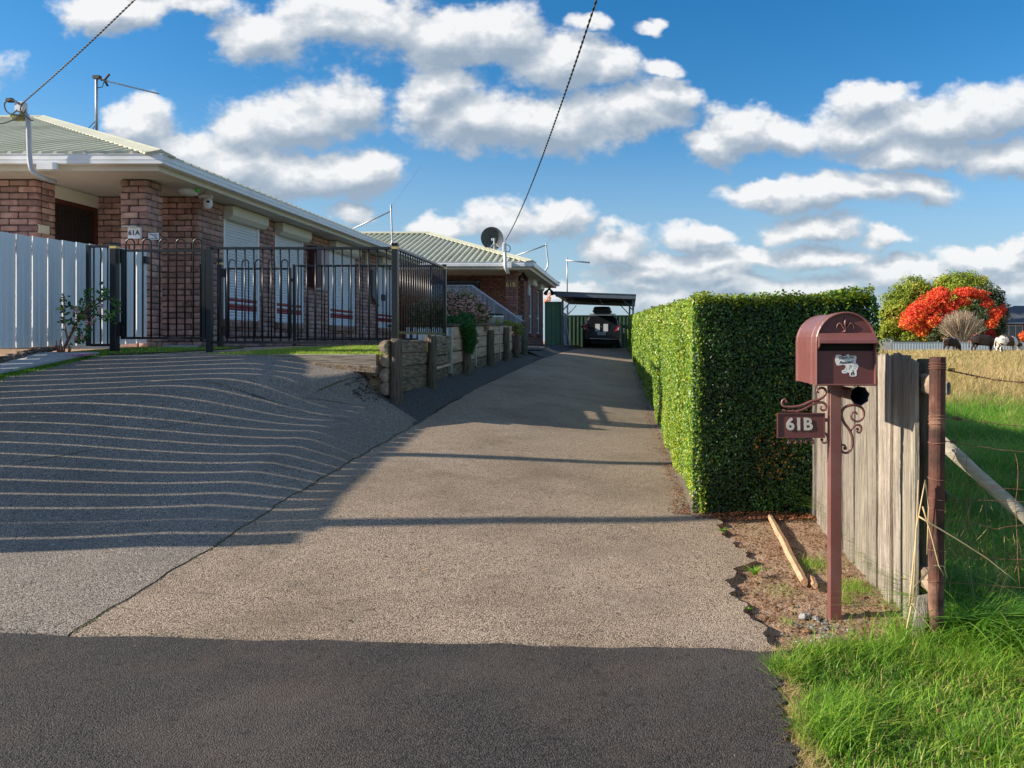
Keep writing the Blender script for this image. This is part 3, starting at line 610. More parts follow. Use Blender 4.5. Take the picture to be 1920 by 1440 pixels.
n = 5000; y = 6.6+rng.random(n)*1.6; x = -5.62+.28*(y-8.1)+np.abs(rng.normal(0, .05, n))*(1+(8-y)*.8)
grass_obj('edge_weeds', x, y, .012+.02*rng.random(n), .007*np.ones(n), .8*np.ones(n), .4+rng.normal(0, .2, n), M['grass'], 'mossy weeds along the concrete path edge on the left', z=Hf(x, y)+.01)

# bare soil in front of the hedge: clods, gravel, weeds, loose timber
n = 4200; y = 3.02+rng.random(n)*2.0; x = .50+rng.random(n)*.68; k = x > np.array([r_edge(v) for v in y])-.02; x, y = x[k], y[k]
V, F = flakes(x, y, Hf(x, y)-.02+.010*wob(x, y, 6, 1), .003+.010*rng.random(len(x))**3, .8)
tag(np_obj('soil_clods', V, F, M['crumb']), 'crumbs and clods of red brown soil around the mailbox foot', 'soil', kind='stuff')
def rocks(pts, mat, name, label, cat='stones', kind='stuff'):
    mb = MB()
    for (x, y, s) in pts:
        z = H(x, y)-.015; ph = random.random()*6
        for_r = []
        for lv, (rr, hz) in enumerate(((.75, 0), (1, .35), (.8, .75), (.35, 1.0))):
            for_r.append([(x+math.cos(ph+j*1.05)*s*rr*random.uniform(.65, 1.3), y+math.sin(ph+j*1.05)*s*rr*.8*random.uniform(.8, 1.15), z+s*hz*.62*random.uniform(.7, 1.25)) for j in range(6)])
        mb.ct = random.random(); mb.loft(for_r)
    return tag(mb.build(name, mat), label, cat, kind=kind)
pts = []
for _ in range(120):
    px, py = random.gauss(1545, 26), random.gauss(1180, 17); Yd = EYE*FOC/(py-PY); pts.append((XF(px, Yd), Yd, random.uniform(.004, .010)))
for _ in range(70):
    px, py = random.uniform(1700, 1830), random.gauss(1218, 8); Yd = EYE*FOC/(py-PY); pts.append((XF(px, Yd), Yd, random.uniform(.005, .012)))
for _ in range(40):
    py = random.uniform(1235, 1320); Yd = EYE*FOC/(py-PY); pts.append((r_new(Yd)+random.gauss(.02, .015), Yd, random.uniform(.003, .009)))
rocks(pts, M['stone'], 'gravel', 'small pale grey gravel scattered in the soil by the mailbox and verge', 'gravel')
rocks([(XF(1508, 3.38), 3.38, .034), (XF(1530, 3.36), 3.36, .024)], M['stone'], 'edge_stone', 'pale grey flat stone half buried left of the mailbox foot', 'stone', kind=None)
rocks([(XF(1602, 3.1), 3.12, .026), (XF(1512, 3.22), 3.22, .022), (XF(1565, 3.05), 3.07, .018)], M['crumb'], 'earth_lump', 'three red brown lumps of earth right in front of the mailbox foot', 'soil', kind='stuff')
# green tufts in the soil
cx, cy, hh = [], [], []
for px, py, m_, r_, hg in [(1600,1105,500,.05,.035),(1525,1065,500,.055,.028),(1580,1130,120,.03,.05),(1640,1060,80,.05,.05),(1460,1110,120,.05,.02),(1670,1130,60,.03,.03),(1475,1165,80,.02,.02),(1640,1195,200,.12,.045)]:
    Yd = EYE*FOC/(py-PY); cx.append(XF(px, Yd)+rng.normal(0, r_, m_)); cy.append(Yd+rng.normal(0, r_*1.2, m_)); hh.append(hg*(.5+rng.random(m_)))
cx, cy, hh = map(np.concatenate, (cx, cy, hh))
grass_obj('soil_tufts', cx, cy, hh, .0022*np.ones(len(cx)), .6+.7*rng.random(len(cx)), .62+rng.normal(0, .15, len(cx)), M['grass'], 'sparse fine green tufts growing in the soil by the mailbox')
def weed(px, py, s, label):
    Yd = EYE*FOC/(py-PY); X0 = XF(px, Yd); n = 16; a = np.linspace(0, 6.28, n)+rng.random(n)
    V, F, bi = blades(X0+rng.normal(0, .004, n), Yd+rng.normal(0, .004, n), np.full(n, H(X0, Yd)+.0), s*(.6+.6*rng.random(n)), np.full(n, s*.28), np.full(n, 1.5), 4, ang=a)
    o = np_obj('weed', V, F, M['grass'], tint=(.4+.2*rng.random(n))[bi]); tag(o, label, 'weed')
weed(1355, 1010, .045, 'small green weed in the cracked asphalt under the hedge corner')
weed(1415, 1085, .060, 'leafy weed at the broken asphalt edge left of the loose stake')
weed(1402, 1147, .022, 'tiny weed sprouting at the asphalt edge near the front corner')
# fallen stake and chip
def log_piece(a, b, r, mat, name, label, cat, n=7):
    mb = MB(); a, b = Vector(a), Vector(b); k = 9
    mb.tube([a.lerp(b, i/k)+Vector((random.gauss(0, .0015), 0, random.gauss(0, .0015))) for i in range(k+1)], [r*(.75+.25*min(1, i/2))*random.uniform(.93, 1.07) for i in range(k+1)], n)
    return tag(mb.build(name, mat), label, cat)
def gp(px, py, dz=0): Yd = EYE*FOC/(py-PY); return Vector((XF(px, Yd), Yd, H(XF(px, Yd), Yd)+dz))
log_piece(gp(1443, 985, .01), gp(1508, 1103, .012), .021, M['stick'], 'timber_stake', 'long bare timber stake lying on the soil left of the mailbox post', 'stake', 5)
log_piece(gp(1521, 1090, .0), gp(1528, 1110, .012), .016, M['stick'], 'wood_chip', 'short broken wood chip beside the end of the fallen stake', 'wood chip', 5)
# fallen leaves
def fallen(px, py, s, mat, label):
    mb = MB(); c = gp(px, py, .012); ph = random.random()*6; pts = []
    for j in range(8): rr = s*(1 if j % 2 == 0 else .62); pts.append((c.x+math.cos(ph+j*.785)*rr, c.y+math.sin(ph+j*.785)*rr*.8, c.z+random.uniform(0, s*.5)))
    mb.add([tuple(c)]+pts, [(0, 1+j, 1+(j+1) % 8) for j in range(8)]); tag(mb.build('fallen_leaf', mat), label, 'leaf')
M['leaf_o'] = pm('orange_leaf', (.45,.15,.03), (.5,.2,.05), 30, .6); M['leaf_b'] = pm('brown_leaf', (.20,.07,.03), (.3,.12,.05), 30, .6)
fallen(796, 1087, .011, M['leaf_o'], 'tiny orange leaf on the sunlit drive near its middle')
fallen(724, 1053, .008, M['leaf_o'], 'second tiny orange leaf on the drive, up and left of the other')
fallen(163, 1172, .010, M['leaf_o'], 'small orange leaf on the drive seam near the fresh asphalt')
fallen(1764, 1343, .022, M['leaf_b'], 'curled brown leaf lying in the green verge grass')
fallen(186, 669, .045, M['leaf_o'], 'yellow orange leaf at the corner of the concrete path')
# the verge and paddock carry on to the right of the picture
n = 22000; y = .4+rng.random(n)*2.7; x = 2.1+rng.random(n)*3.4; x = np.where(y < 1.6, .6+rng.random(n)*4.9, x)
grass_obj('verge_grass', x, y, .04+.05*rng.random(n), .007*np.ones(n), .3+rng.random(n), .5+.2*wob(x, y, 2, 4)+rng.normal(0, .2, n), M['grass'], 'continuing verge grass to the right of the wire fence corner')
n = 26000; x = 3.6+rng.random(n)*8; y = 3.2+rng.random(n)*10
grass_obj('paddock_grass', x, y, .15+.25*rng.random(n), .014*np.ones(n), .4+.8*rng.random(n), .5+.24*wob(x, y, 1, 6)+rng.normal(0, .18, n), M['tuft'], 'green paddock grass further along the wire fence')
# ---------------------------------------------------------------- brickwork
BL, BH, CRS = .23, .0755, .0855
def brick_mesh(name, l, h, d, mat, jit=.004):
    mb = MB(); mb.bbox((0, 0, 0), (l, d, h), .013)
    mb.v = [(x+random.uniform(-jit, jit), y+random.uniform(-jit, jit)*.6, z+random.uniform(-jit, jit)) for x, y, z in mb.v]
    return mb.mesh(name, mat)
class Bricks:
    """collects bricks (centre, yaw, length, depth) and writes the largest in view as objects, the rest as one joined part"""
    def __init__(s): s.it = []
    def wall(s, o, u, L, z0, n, holes=(), parity=0, e0=(0, 0), e1=(0, 0), depth=.105, out=None):
        """o: start corner (x,y) on the face line, u: unit direction along the wall, outward normal is u turned -90 deg"""
        ux, uy = u; nx, ny = uy, -ux; yaw = math.atan2(uy, ux)
        for c in range(n):
            z = z0+c*CRS+BH/2; par = (c+parity) % 2; a0 = e0[par]; a1 = L-e1[par]
            spans = [(a0, a1)]
            for (h0, h1, hz0, hz1) in holes:
                if hz0-.02 < z < hz1-.01:
                    ns = []
                    for (p, q) in spans:
                        if h1 <= p or h0 >= q: ns.append((p, q)); continue
                        if h0 > p: ns.append((p, h0-.004))
                        if h1 < q: ns.append((h1+.004, q))
                    spans = ns
            for (p, q) in spans:
                k = math.floor((p-par*.12)/.24)
                while True:
                    b0 = k*.24+par*.12; b1 = b0+.23; k += 1
                    if b0 >= q: break
                    lo, hi = max(b0, p), min(b1, q)
                    if hi-lo < .05: continue
                    if q-hi < .055: hi = q            # swallow slivers
                    if lo-p < .055 and b0 > p: lo = p
                    m_ = (lo+hi)/2
                    s.it.append((ux*m_+o[0]-nx*depth/2+nx*random.uniform(-.004, .004), uy*m_+o[1]-ny*depth/2+ny*random.uniform(-.004, .004), z, yaw, hi-lo, depth, nx, ny))
    def column(s, x0, y0, w, z0, n):   # 350 square pier, pinwheel bond
        for c in range(n):
            z = z0+c*CRS+BH/2
            for (cx, cy, yaw, nx, ny) in (((x0+.115, y0+.0525, 0, 0, -1), (x0+w-.0525, y0+.115, math.pi/2, 1, 0), (x0+w-.115, y0+w-.0525, 0, 0, 1), (x0+.0525, y0+w-.115, math.pi/2, -1, 0)) if c % 2 == 0 else
                                          ((x0+w-.115, y0+.0525, 0, 0, -1), (x0+w-.0525, y0+w-.115, math.pi/2, 1, 0), (x0+.115, y0+w-.0525, 0, 0, 1), (x0+.0525, y0+.115, math.pi/2, -1, 0))):
                s.it.append((cx+random.uniform(-.003, .003), cy+random.uniform(-.003, .003), z, yaw, .23, .105, nx, ny))
    def emit(s, wall, mat, top=300):
        def size(b):
            x, y, z, yaw, l, d, nx, ny = b; px = PX+x/y*FOC
            if px < -30: return 0
            face = abs(nx)*max(0, -x)/y*1.0+abs(ny); return l*face/y**2
        it = sorted(s.it, key=size, reverse=True)
        if top:
            ms = [brick_mesh('brick', BL, BH, .105, mat) for _ in range(5)]
            for b in it[:top]:
                o = bpy.data.objects.new('brick', random.choice(ms)); link(o, wall, (b[0], b[1], b[2])); o.rotation_euler = (0, 0, b[3]+(math.pi if random.random() < .5 else 0)); o.scale = (b[4]/BL, b[5]/.105, 1)
        rest = it[top:]
        if not rest: return
        base = []
        for _ in range(4):
            mb = MB(); mb.bbox((0, 0, 0), (1, 1, 1), .01); base.append(None)
        n = len(rest); A = np.array([[b[0], b[1], b[2], b[3], b[4], b[5]] for b in rest])
        # front-facing chamfered block: 8 outer + 8 inset
        hx, hy, hz, c = A[:, 4]/2, A[:, 5]/2, np.full(n, BH/2), .010
        V = np.zeros((n, 16, 3)); k = 0
        for sy in (-1, 1):
            for sx, sz in ((-1, -1), (1, -1), (1, 1), (-1, 1)):
                V[:, k] = np.stack([sx*hx, sy*(hy-c), sz*hz], 1); V[:, k+4] = np.stack([sx*(hx-c), sy*hy, sz*(hz-c)], 1); k += 1
            k += 4
        V += rng.uniform(-.003, .003, V.shape)
        ca, sa = np.cos(A[:, 3])[:, None], np.sin(A[:, 3])[:, None]
        X = V[:, :, 0]*ca-V[:, :, 1]*sa+A[:, 0:1]; Y = V[:, :, 0]*sa+V[:, :, 1]*ca+A[:, 1:2]; Z = V[:, :, 2]+A[:, 2:3]
        V = np.stack([X, Y, Z], 2).reshape(-1, 3)
        F = []
        for (o_, rev) in ((0, False), (8, True)):
            q = [(4, 5, 6, 7)]+[(i, (i+1) % 4, 4+(i+1) % 4, 4+i) for i in range(4)]
            for f in q: F.append([o_+i for i in (f[::-1] if rev else f)])
        for i in range(4): F.append([i, 8+i, 8+(i+1) % 4, (i+1) % 4])
        F = np.array(F); FF = (np.arange(n)[:, None, None]*16+F[None]).reshape(-1, 4)
        o = np_obj('brick', V, FF, mat, tint=np.repeat(rng.random(n), len(F)), parent=wall); o['kind'] = 'stuff'

def hip_roof(root, x0, x1, y0, y1, z, pitch, mat, hipcap=True, pitch_ribs=.19, drop_left=False):
    """hipped steel roof over the rectangle; ribs run down every slope and are cut at the hips"""
    D = y1-y0; hD = D/2; ze = z; zr = z+hD*pitch
    a, b = Vector((x0+hD, y0+hD, zr)), Vector((x1-hD, y0+hD, zr))
    mb = MB(); c = [Vector((x0, y0, ze)), Vector((x1, y0, ze)), Vector((x1, y1, ze)), Vector((x0, y1, ze))]
    mb.add([c[0], c[1], b, a], [(0, 1, 2, 3)]); mb.add([c[1], c[2], b], [(0, 1, 2)]); mb.add([c[2], c[3], a, b], [(0, 1, 2, 3)]); mb.add([c[3], c[0], a], [(0, 1, 2)])
    roof = mb.build('roof', mat, root)
    faces = []
    def ribs(e0, e1, inward, L):
        m2 = MB(); e0, e1 = Vector(e0), Vector(e1); u = (e1-e0).normalized(); inw = Vector(inward); up = Vector((0, 0, 1))
        k = 0; s_ = pitch_ribs*.5
        while s_ < L:
            run = min(s_, L-s_, hD)-.06
            if run > .08:
                p = e0+u*s_; q = p+inw*run+up*run*pitch; p = p+up*.002; q = q+up*.002
                w0, w1, h = .040, .018, .050
                ring = lambda r: [r-u*w0, r-u*w1+up*h, r+u*w1+up*h, r+u*w0]
                m2.loft([ring(p), ring(q)], cap=True)
            s_ += pitch_ribs
        o = m2.build('roof_rib', mat, roof); o['kind'] = 'stuff'
    ribs(c[0], c[1], (0, 1, 0), x1-x0); ribs(c[1], c[2], (-1, 0, 0), D)
    mb = MB()
    for p, q in ((c[1], b), (c[2], b), (c[0], a), (c[3], a), (a, b)):
        d = (q-p).normalized(); side = d.cross(Vector((0, 0, 1))).normalized(); up = side.cross(d).normalized()
        if up.z < 0: up = -up
        w = .17
        ring = lambda r: [r+side*w+up*(-.012), r+side*w+up*.01, r+side*.035+up*.062, r+up*.080, r-side*.035+up*.062, r-side*w+up*.01, r-side*w+up*(-.012), r+up*.03]
        mb.loft([ring(p+d*.02), ring(q)], cap=True)
    mb.build('ridge_cap', mat, roof)
    return roof
def eaves(root, x0, x1, y0, y1, zs, ov, side_depth, soff=True, holes=None):
    """white quad gutter outside, cream fascia behind it, lined soffit"""
    g0, g1, f0 = zs['g0'], zs['g1'], zs['f0']; s = zs['s']
    mb = MB()
    def ring_rect(X0, Y0, X1, Y1, prof):   # prof: list of (outset, z); mitred loop
        rings = []
        for (sx, sy, px_, py_) in ((-1, -1, X0, Y0), (1, -1, X1, Y0), (1, 1, X1, Y1), (-1, 1, X0, Y1)):
            rings.append([(px_+sx*o_, py_+sy*o_, z_) for o_, z_ in prof])
        rings.append(rings[0]); return rings
    mb.loft(ring_rect(x0, y0, x1, y1, [(0, g0), (-.02, g0), (-.115, g0), (-.115, g1-.03), (-.10, g1-.03), (-.10, g0+.02), (-.02, g0+.02), (-.012, g1-.014), (.004, g1-.008), (.004, g1), (-.006, g1), (0, g0+.055), (.004, g0+.05), (0, g0+.045)]), cap=False)
    mb.build('gutter', M['gutter'], root)
    mb = MB(); mb.loft(ring_rect(x0, y0, x1, y1, [(-.122, f0), (-.160, f0), (-.160, g1-.02), (-.122, g1-.02)]), cap=False); mb.build('fascia', M['cream'], root)
    mb = MB(); q = 0.161   # soffit lining with fine grooves along the eave
    X0, Y0, X1, Y1 = x0+q, y0+q, x1-q, y1-q; dpt = side_depth
    # front strip, grooves run along X
    n = int((dpt['front'])/.075)
    for i in range(n):
        a = Y0+i*.075; mb.box((X0, a+.004, s), (X1, a+.071, s+.012))
    n = int(dpt['right']/.075)
    for i in range(n):
        a = X1-(i+1)*.075; mb.box((a+.004, Y0+dpt['front'], s), (a+.071, Y1, s+.012))
    mb.box((X0, Y0, s+.013), (X1, Y0+dpt['front'], s+.02)); mb.box((X1-dpt['right'], Y0+dpt['front'], s+.013), (X1, Y1, s+.02))
    mb.build('soffit', M['soffit'], root)

# ---------------------------------------------------------------- first house
h1 = thing('brick_house', 'tumbled red brick house nearest the road with white roller shutters along its side', 'house', (-6.38, 10.2, 1.12))
Z0 = 1.117; NC = 26; ZS = Z0+NC*CRS
wins = [(12.14, 13.31), (13.9, 15.1), (16.4, 17.9), (19.5, 20.9)]
XW = -6.38
mb = MB()
# mortar cores, 12 mm behind the brick faces
def core(lo, hi): mb.box(lo, hi)
r_ = .012
core((XW-.35+r_, 10.2+r_, .9), (XW-r_, 10.55-r_, ZS-.005))
core((-12+r_, 10.2+r_, .9), (-7.84-r_, 10.55-r_, ZS-.005))
core((-7.98, 11.42+r_, .9), (XW-r_-.1, 11.6, ZS-.005))
prev = 11.42+r_
for a, b_ in wins+[(21.3-r_, 0)]:
    core((XW-.11, prev, .9), (XW-r_, a-(.0 if b_ else 0), ZS-.005))
    if b_:
        core((XW-.11, a, .9), (XW-r_, b_, 1.45)); prev = b_
core((-14, 21.2, .9), (XW-.11, 21.3-r_, ZS-.005)); core((-12, 10.56, .9), (-11.9, 21.2, ZS-.01))
w1 = mb.build('wall', M['mortar'], h1)
bk = Bricks()
bk.column(XW-.35, 10.2, .35, Z0-2*CRS, NC+2)
bk.wall((-7.84-1.92, 10.2), (1, 0), 1.92, Z0, NC, e0=(0, 0), e1=(0, .12))
bk.wall((-7.84, 10.2), (0, 1), .35, Z0, NC, e0=(.12, 0), e1=(0, 0))
bk.wall((-7.90, 11.42), (1, 0), -XW+0+7.90+2*XW if False else (7.90+XW), Z0, NC, e0=(0, 0), e1=(0, .12))
hl = [(a-11.42, b_-11.42, 1.44, 9) for a, b_ in wins]
bk.wall((XW, 11.42), (0, 1), 9.88, Z0-CRS, NC+1, holes=hl, parity=1, e0=(.12, 0))
bk.emit(w1, M['brick'], 300)
# sloping brick-on-edge sills
for a, b_ in wins:
    m2 = MB(); n = int((b_-a+.10)/.085)
    for k in range(n):
        y = a-.05+k*.085; m2.ct = random.random()
        Mx = Matrix.Translation((XW-.02, y+.0375, 1.50)) @ Matrix.Rotation(R(14), 4, 'Y')
        m2.bbox((0, 0, 0), (.20, .074, .105), .010, Mx)
    o = m2.build('sill', M['brick'], h1)
# roller shutters
def roller_shutter(a, b_, zb, zt, X, root, first):
    base = Vector((X, a, zb))
    m2 = MB(); p = .047; z = zb; k = 0
    m2.cm = 0
    while z < zt-.01:
        red = (.275 < z-zb < .315) or (.135 < z-zb < .205)
        m2.cm = 1 if red else 0
        m2.loft([[(X-.045, y, z), (X-.030, y, z+.006), (X-.024, y, z+p*.5), (X-.030, y, z+p-.006), (X-.045, y, z+p)] for y in (a+.05, b_-.05)], cap=False, closed=False); z += p
    cur = m2.build('shutter_curtain', [M['white'], M['red']], root, smooth=False)
    m2 = MB(); m2.box((X-.06, a, zb-.01), (X-.005, a+.055, zt)); m2.box((X-.06, b_-.055, zb-.01), (X-.005, b_, zt)); m2.box((X-.06, a+.056, zb-.03), (X-.01, b_-.056, zb+.0)); m2.build('shutter_frame', M['white'], cur)
    m2 = MB(); prof = [(-.05, zt-.01), (.085, zt-.01), (.145, zt+.05), (.145, ZS-.01), (-.05, ZS-.01)]
    m2.loft([[(X+o_, y, z_) for o_, z_ in prof] for y in (a-.01, b_+.03)]); m2.build('shutter_box', M['cream'], cur)
for i, (a, b_) in enumerate(wins): roller_shutter(a, b_, 1.565, 3.135, XW, h1, i == 0)
# porch door in the reveal of the left pier
m2 = MB(); m2.box((-7.93, 10.56, 1.14), (-7.90, 11.38, 3.10))
for k in range(12): y = 10.60+k*.064; m2.box((-7.90, y, 1.2), (-7.888, y+.02, 3.05))
for k in range(26): z = 1.22+k*.07; m2.box((-7.90, 10.58, z), (-7.893, 11.36, z+.012))
dr = m2.build('door', pm('dark_screen_door', (.022,.014,.012), (.03,.02,.018), 9, .5), h1)
m2 = MB(); m2.box((-7.96, 10.555, 3.10), (-7.86, 11.41, 3.16)); m2.box((-7.95, 11.38, 1.1), (-7.86, 11.415, 3.10)); m2.build('door_frame', pm('oxblood_frame', (.07,.014,.01), (.09,.02,.015), 5, .6), dr)
m2 = MB(); m2.box((-7.97, 10.552, 3.161), (-7.85, 11.414, ZS-.004)); m2.build('lintel', M['cream'], h1)
# soffit, gutter, roof
zs1 = dict(g0=3.408, g1=3.53, f0=3.342, s=3.345)
eaves(h1, -22, -5.81, 9.6, 21.9, zs1, .6, dict(front=1.75, right=.62))
hip_roof(h1, -22+.1, -5.81-.04, 9.64, 21.85, 3.515, .362, M['roof'])
m2 = MB(); m2.box((-21, 11.6, 3.36), (-6.5, 21.1, 3.40)); m2.build('ceiling', M['soffit'], h1)
# concrete porch floor
m2 = MB(); m2.box((-7.83, 10.56, 1.0), (XW-.0, 11.41, 1.145)); m2.build('porch_floor', M['concrete'], h1)

# small things fixed to the first house
def on(cat, name, label, loc, group=None): return thing(name, label, cat, loc, group)
# number box 61 A
t = on('house number', 'number_box', 'small white house number plate on the brick porch column', P(258, 437, 10.17))
m2 = MB(); c = P(254.5, 437.5, 10.185); m2.box((c.x-.082, 10.150, c.z-.072), (c.x+.082, 10.184, c.z+.072)); m2.build('plate', M['white'], t)
c2 = P(250, 426, 10.18); m2 = MB(); m2.box((c2.x-.090, 10.08, c2.z-.008), (c2.x+.090, 10.20, c2.z+.006)); m2.build('lid', M['galv'], t)
put_text('lettering', text_mesh('61A', .088, M['ink'], .001, 0, .002, 1.05), t, (c.x, 10.147, c.z))
t = on('sign', 'warning_sign', 'small white printed sign right of the house number on the porch column', P(290, 443, 10.17))
m2 = MB(); c = P(288, 443, 10.18); m2.box((c.x-.066, 10.176, c.z-.045), (c.x+.066, 10.186, c.z+.045), None); m2.build('plate', M['white'], t)
m2 = MB(); m2.tube([(c.x-.05, 10.173, c.z+.03), (c.x+.0, 10.173, c.z+.012), (c.x+.05, 10.173, c.z-.03)], .005, 4); m2.tube([(c.x+.01, 10.173, c.z+.03), (c.x+.05, 10.173, c.z+.012)], .004, 4)
for k in range(6): m2.box((c.x-.05+k*.017, 10.1745, c.z-.036), (c.x-.04+k*.017, 10.1755, c.z-.024))
m2.build('print', M['ink'], t)
m2 = MB(); c = P(81, 427, 10.17); m2.box((-7.84-.006-.02, 10.24, c.z-.055), (-7.826, 10.42, c.z+.055)); tag(m2.build('vent_plate', M['cream']), 'cream ventilator plate let into the left porch pier', 'vent')
# ceiling light, sensor, camera
t = on('light', 'porch_light', 'round white dome light under the porch soffit', (-6.1, 10.75, 3.3))
c = P(353, 360, 10.9); m2 = MB()
m2.loft([[(c.x+r*math.cos(j*.52), 10.9+r*math.sin(j*.52), z) for j in range(12)] for r, z in ((.13, 3.344), (.135, 3.30), (.11, 3.27), (.06, 3.25))]); m2.build('lamp_dome', M['white'], t, smooth=True)
t = on('sensor', 'green_box', 'small bright green box beside the porch light', P(370, 357, 10.9)); c = P(370, 357, 10.8)
m2 = MB(); m2.bbox((c.x, c.y, c.z), (.05, .05, .05), .008); m2.build('housing', pm('bright_green', (.10,.5,.06), None, 4, .4), t)
m2 = MB(); m2.tube([(c.x, c.y, c.z-.02), (c.x+.03, c.y, c.z-.07), (c.x+.10, c.y+.03, c.z-.01)], .006, 5); m2.build('cable', M['cable'], t)
t = on('camera', 'security_camera', 'white dome security camera on the corner of the side wall soffit', P(390, 372, 11.35)); c = P(390, 366, 11.35)
m2 = MB(); m2.box((c.x-.12, c.y-.03, 3.30), (c.x+.06, c.y+.03, 3.344)); m2.build('bracket', M['white'], t)
m2 = MB(); m2.loft([[(c.x+r*math.cos(j*.52), c.y+r*math.sin(j*.52), z) for j in range(12)] for r, z in ((.05, 3.30), (.062, 3.25), (.062, 3.20), (.045, 3.16), (.018, 3.145))]); m2.build('dome', M['white'], t, smooth=True)
m2 = MB(); m2.bbox((c.x+.03, c.y-.055, 3.24), (.04, .02, .03), .004); m2.build('lens', M['void'], t)
# meter box between shutters two and three
t = on('meter box', 'meter_box', 'dark maroon meter box with open grey door between the second and third shutters', (XW, 15.6, 2.3))
m2 = MB(); m2.box((XW+.004, 15.32, 2.28), (XW+.17, 15.55, 3.10)); m2.build('cabinet', pm('oxblood_box', (.05,.008,.010), (.06,.012,.012), 5, .5), t)
m2 = MB(); m2.box((XW+.004, 15.56, 2.25), (XW+.03, 16.3, 3.08)); m2.build('door', pm('mauve_grey_door', (.35,.29,.31), (.40,.33,.35), 5, .5), t)
t = on('sensor', 'alarm_box', 'small cream box high on the brick between third and fourth shutters', (XW, 18.2, 2.9))
c = P(687, 487, 18.6); m2 = MB(); m2.bbox((XW+.03, 18.65, c.z), (.06, .16, .36), .01); m2.build('case', M['cream'], t)
t = on('power box', 'switch_box', 'grey service box with black fittings beside the fourth shutter', (XW, 19.2, 2.5))
m2 = MB(); m2.bbox((XW+.07, 19.15, 2.62), (.13, .22, .75), .01); m2.build('case', M['pipe'], t)
m2 = MB(); m2.bbox((XW+.15, 19.5, 2.30), (.05, .20, .16), .008); m2.tube([(XW+.04, 18.95, 2.95), (XW+.05, 18.92, 2.3), (XW+.06, 19.05, 2.18), (XW+.06, 19.4, 2.1)], .022, 6); m2.build('fittings', M['plastic'], t)

# ---------------------------------------------------------------- second house
h2 = thing('brick_house', 'brown brick house further back with pale ribbed hip roof and tall narrow side windows', 'house', (-3.53, 24.1, 1.05))
Z2 = 1.0; N2 = 28; XS = -3.53; ZT = Z2+N2*CRS
w2 = [(27.0, 27.95), (29.25, 30.3)]
mb = MB(); r_ = .008
mb.box((XS-.35+r_, 24.0+r_, .9), (XS-r_, 24.35-r_, ZT)); mb.box((-13, 25.7+r_, .9), (XS-r_-.1, 25.8, ZT))
prev = 25.7+r_
for a, b_ in w2+[(31.3, 0)]:
    mb.box((XS-.11, prev, .9), (XS-r_, a, ZT))
    if b_: mb.box((XS-.11, a, .9), (XS-r_, b_, 1.42)); mb.box((XS-.11, a, 3.15), (XS-r_, b_, ZT)); prev = b_
mb.box((-14, 31.2, .9), (XS-.11, 31.3, ZT))
wl2 = mb.build('wall', M['mortar2'], h2)
bk = Bricks(); bk.column(XS-.35, 24.0, .35, Z2, N2)
bk.wall((-9.0, 25.7), (1, 0), 9.0+XS, Z2, N2, e1=(0, .12)); bk.wall((XS, 25.7), (0, 1), 5.6, Z2, N2, holes=[(a-25.7, b_-25.7, 1.42, 3.15) for a, b_ in w2], parity=1, e0=(.12, 0))
bk.emit(wl2, M['brick2'], 0)
for a, b_ in w2:
    m2 = MB(); m2.box((XS-.09, a+.05, 1.52), (XS-.08, b_-.05, 3.12)); wn = m2.build('window', M['glass'], h2)
    m2 = MB()
    for lo, hi in (((XS-.10, a+.0, 1.50), (XS-.05, a+.06, 3.14)), ((XS-.10, b_-.06, 1.50), (XS-.05, b_, 3.14)), ((XS-.10, a+.061, 1.48), (XS-.05, b_-.061, 1.54)), ((XS-.10, a+.061, 3.09), (XS-.05, b_-.061, 3.15)), ((XS-.10, a+.061, 2.06), (XS-.05, b_-.061, 2.12))): m2.box(lo, hi)
    m2.build('window_frame', M['white'], wn)
    m2 = MB(); m2.box((XS-.078, a+.06, 1.54), (XS-.074, b_-.06, 2.06)); m2.build('pane', M['glass_grey'], wn)
    m2 = MB()
    for k in range(int((b_-a+.1)/.085)): m2.ct = random.random(); m2.bbox((XS-.0, a-.05+k*.085, 1.44), (.17, .074, .10), .008)
    m2.build('sill', M['brick2'], h2)
    m2 = MB(); prof = [(-.02, 3.16), (.12, 3.16), (.16, 3.2), (.16, 3.40), (-.02, 3.40)]; m2.loft([[(XS+o_, y, z_) for o_, z_ in prof] for y in (a-.05, b_+.05)]); m2.build('shutter_box', M['cream'], wn)
m2 = MB(); m2.box((-6.3, 25.60, 2.05), (-5.0, 25.69, 3.2)); wn = m2.build('window', M['glass'], h2)
zs2 = dict(g0=3.47, g1=3.60, f0=3.385, s=3.39)
eaves(h2, -18, -2.92, 23.35, 31.9, zs2, .6, dict(front=2.3, right=.62))
hip_roof(h2, -18+.1, -2.96, 23.4, 31.85, 3.585, .345, M['roof'])
c = P(956, 534, 24.0); t = on('house number', 'door_number', 'brass house number on the front of the second house column', (c.x, 23.99, c.z))
put_text('lettering', text_mesh('61B', .20, pm('brass', (.65,.45,.15), (.7,.5,.2), 9, .4), .008, 0, .004), t, (XS-.18, 23.985, c.z))
t = on('light', 'spot_light', 'black twin spotlights under the soffit beside the second house column', (-3.35, 24.6, 3.3))
m2 = MB(); c = P(981, 508, 24.6)
for s_ in (-1, 1): m2.tube([(c.x+s_*.05, 24.6, 3.30), (c.x+s_*.10, 24.5, 3.20), (c.x+s_*.12, 24.45, 3.15)], [.03, .06, .07], 8)
m2.box((c.x-.05, 24.57, 3.28), (c.x+.05, 24.64, 3.385)); m2.build('lamp_head', M['plastic'], t)
t = on('light', 'spot_light', 'black twin spotlights hanging from the far eave corner of the second house', (-3.0, 31.0, 3.3))
m2 = MB(); c = P(1030, 543, 31.3)
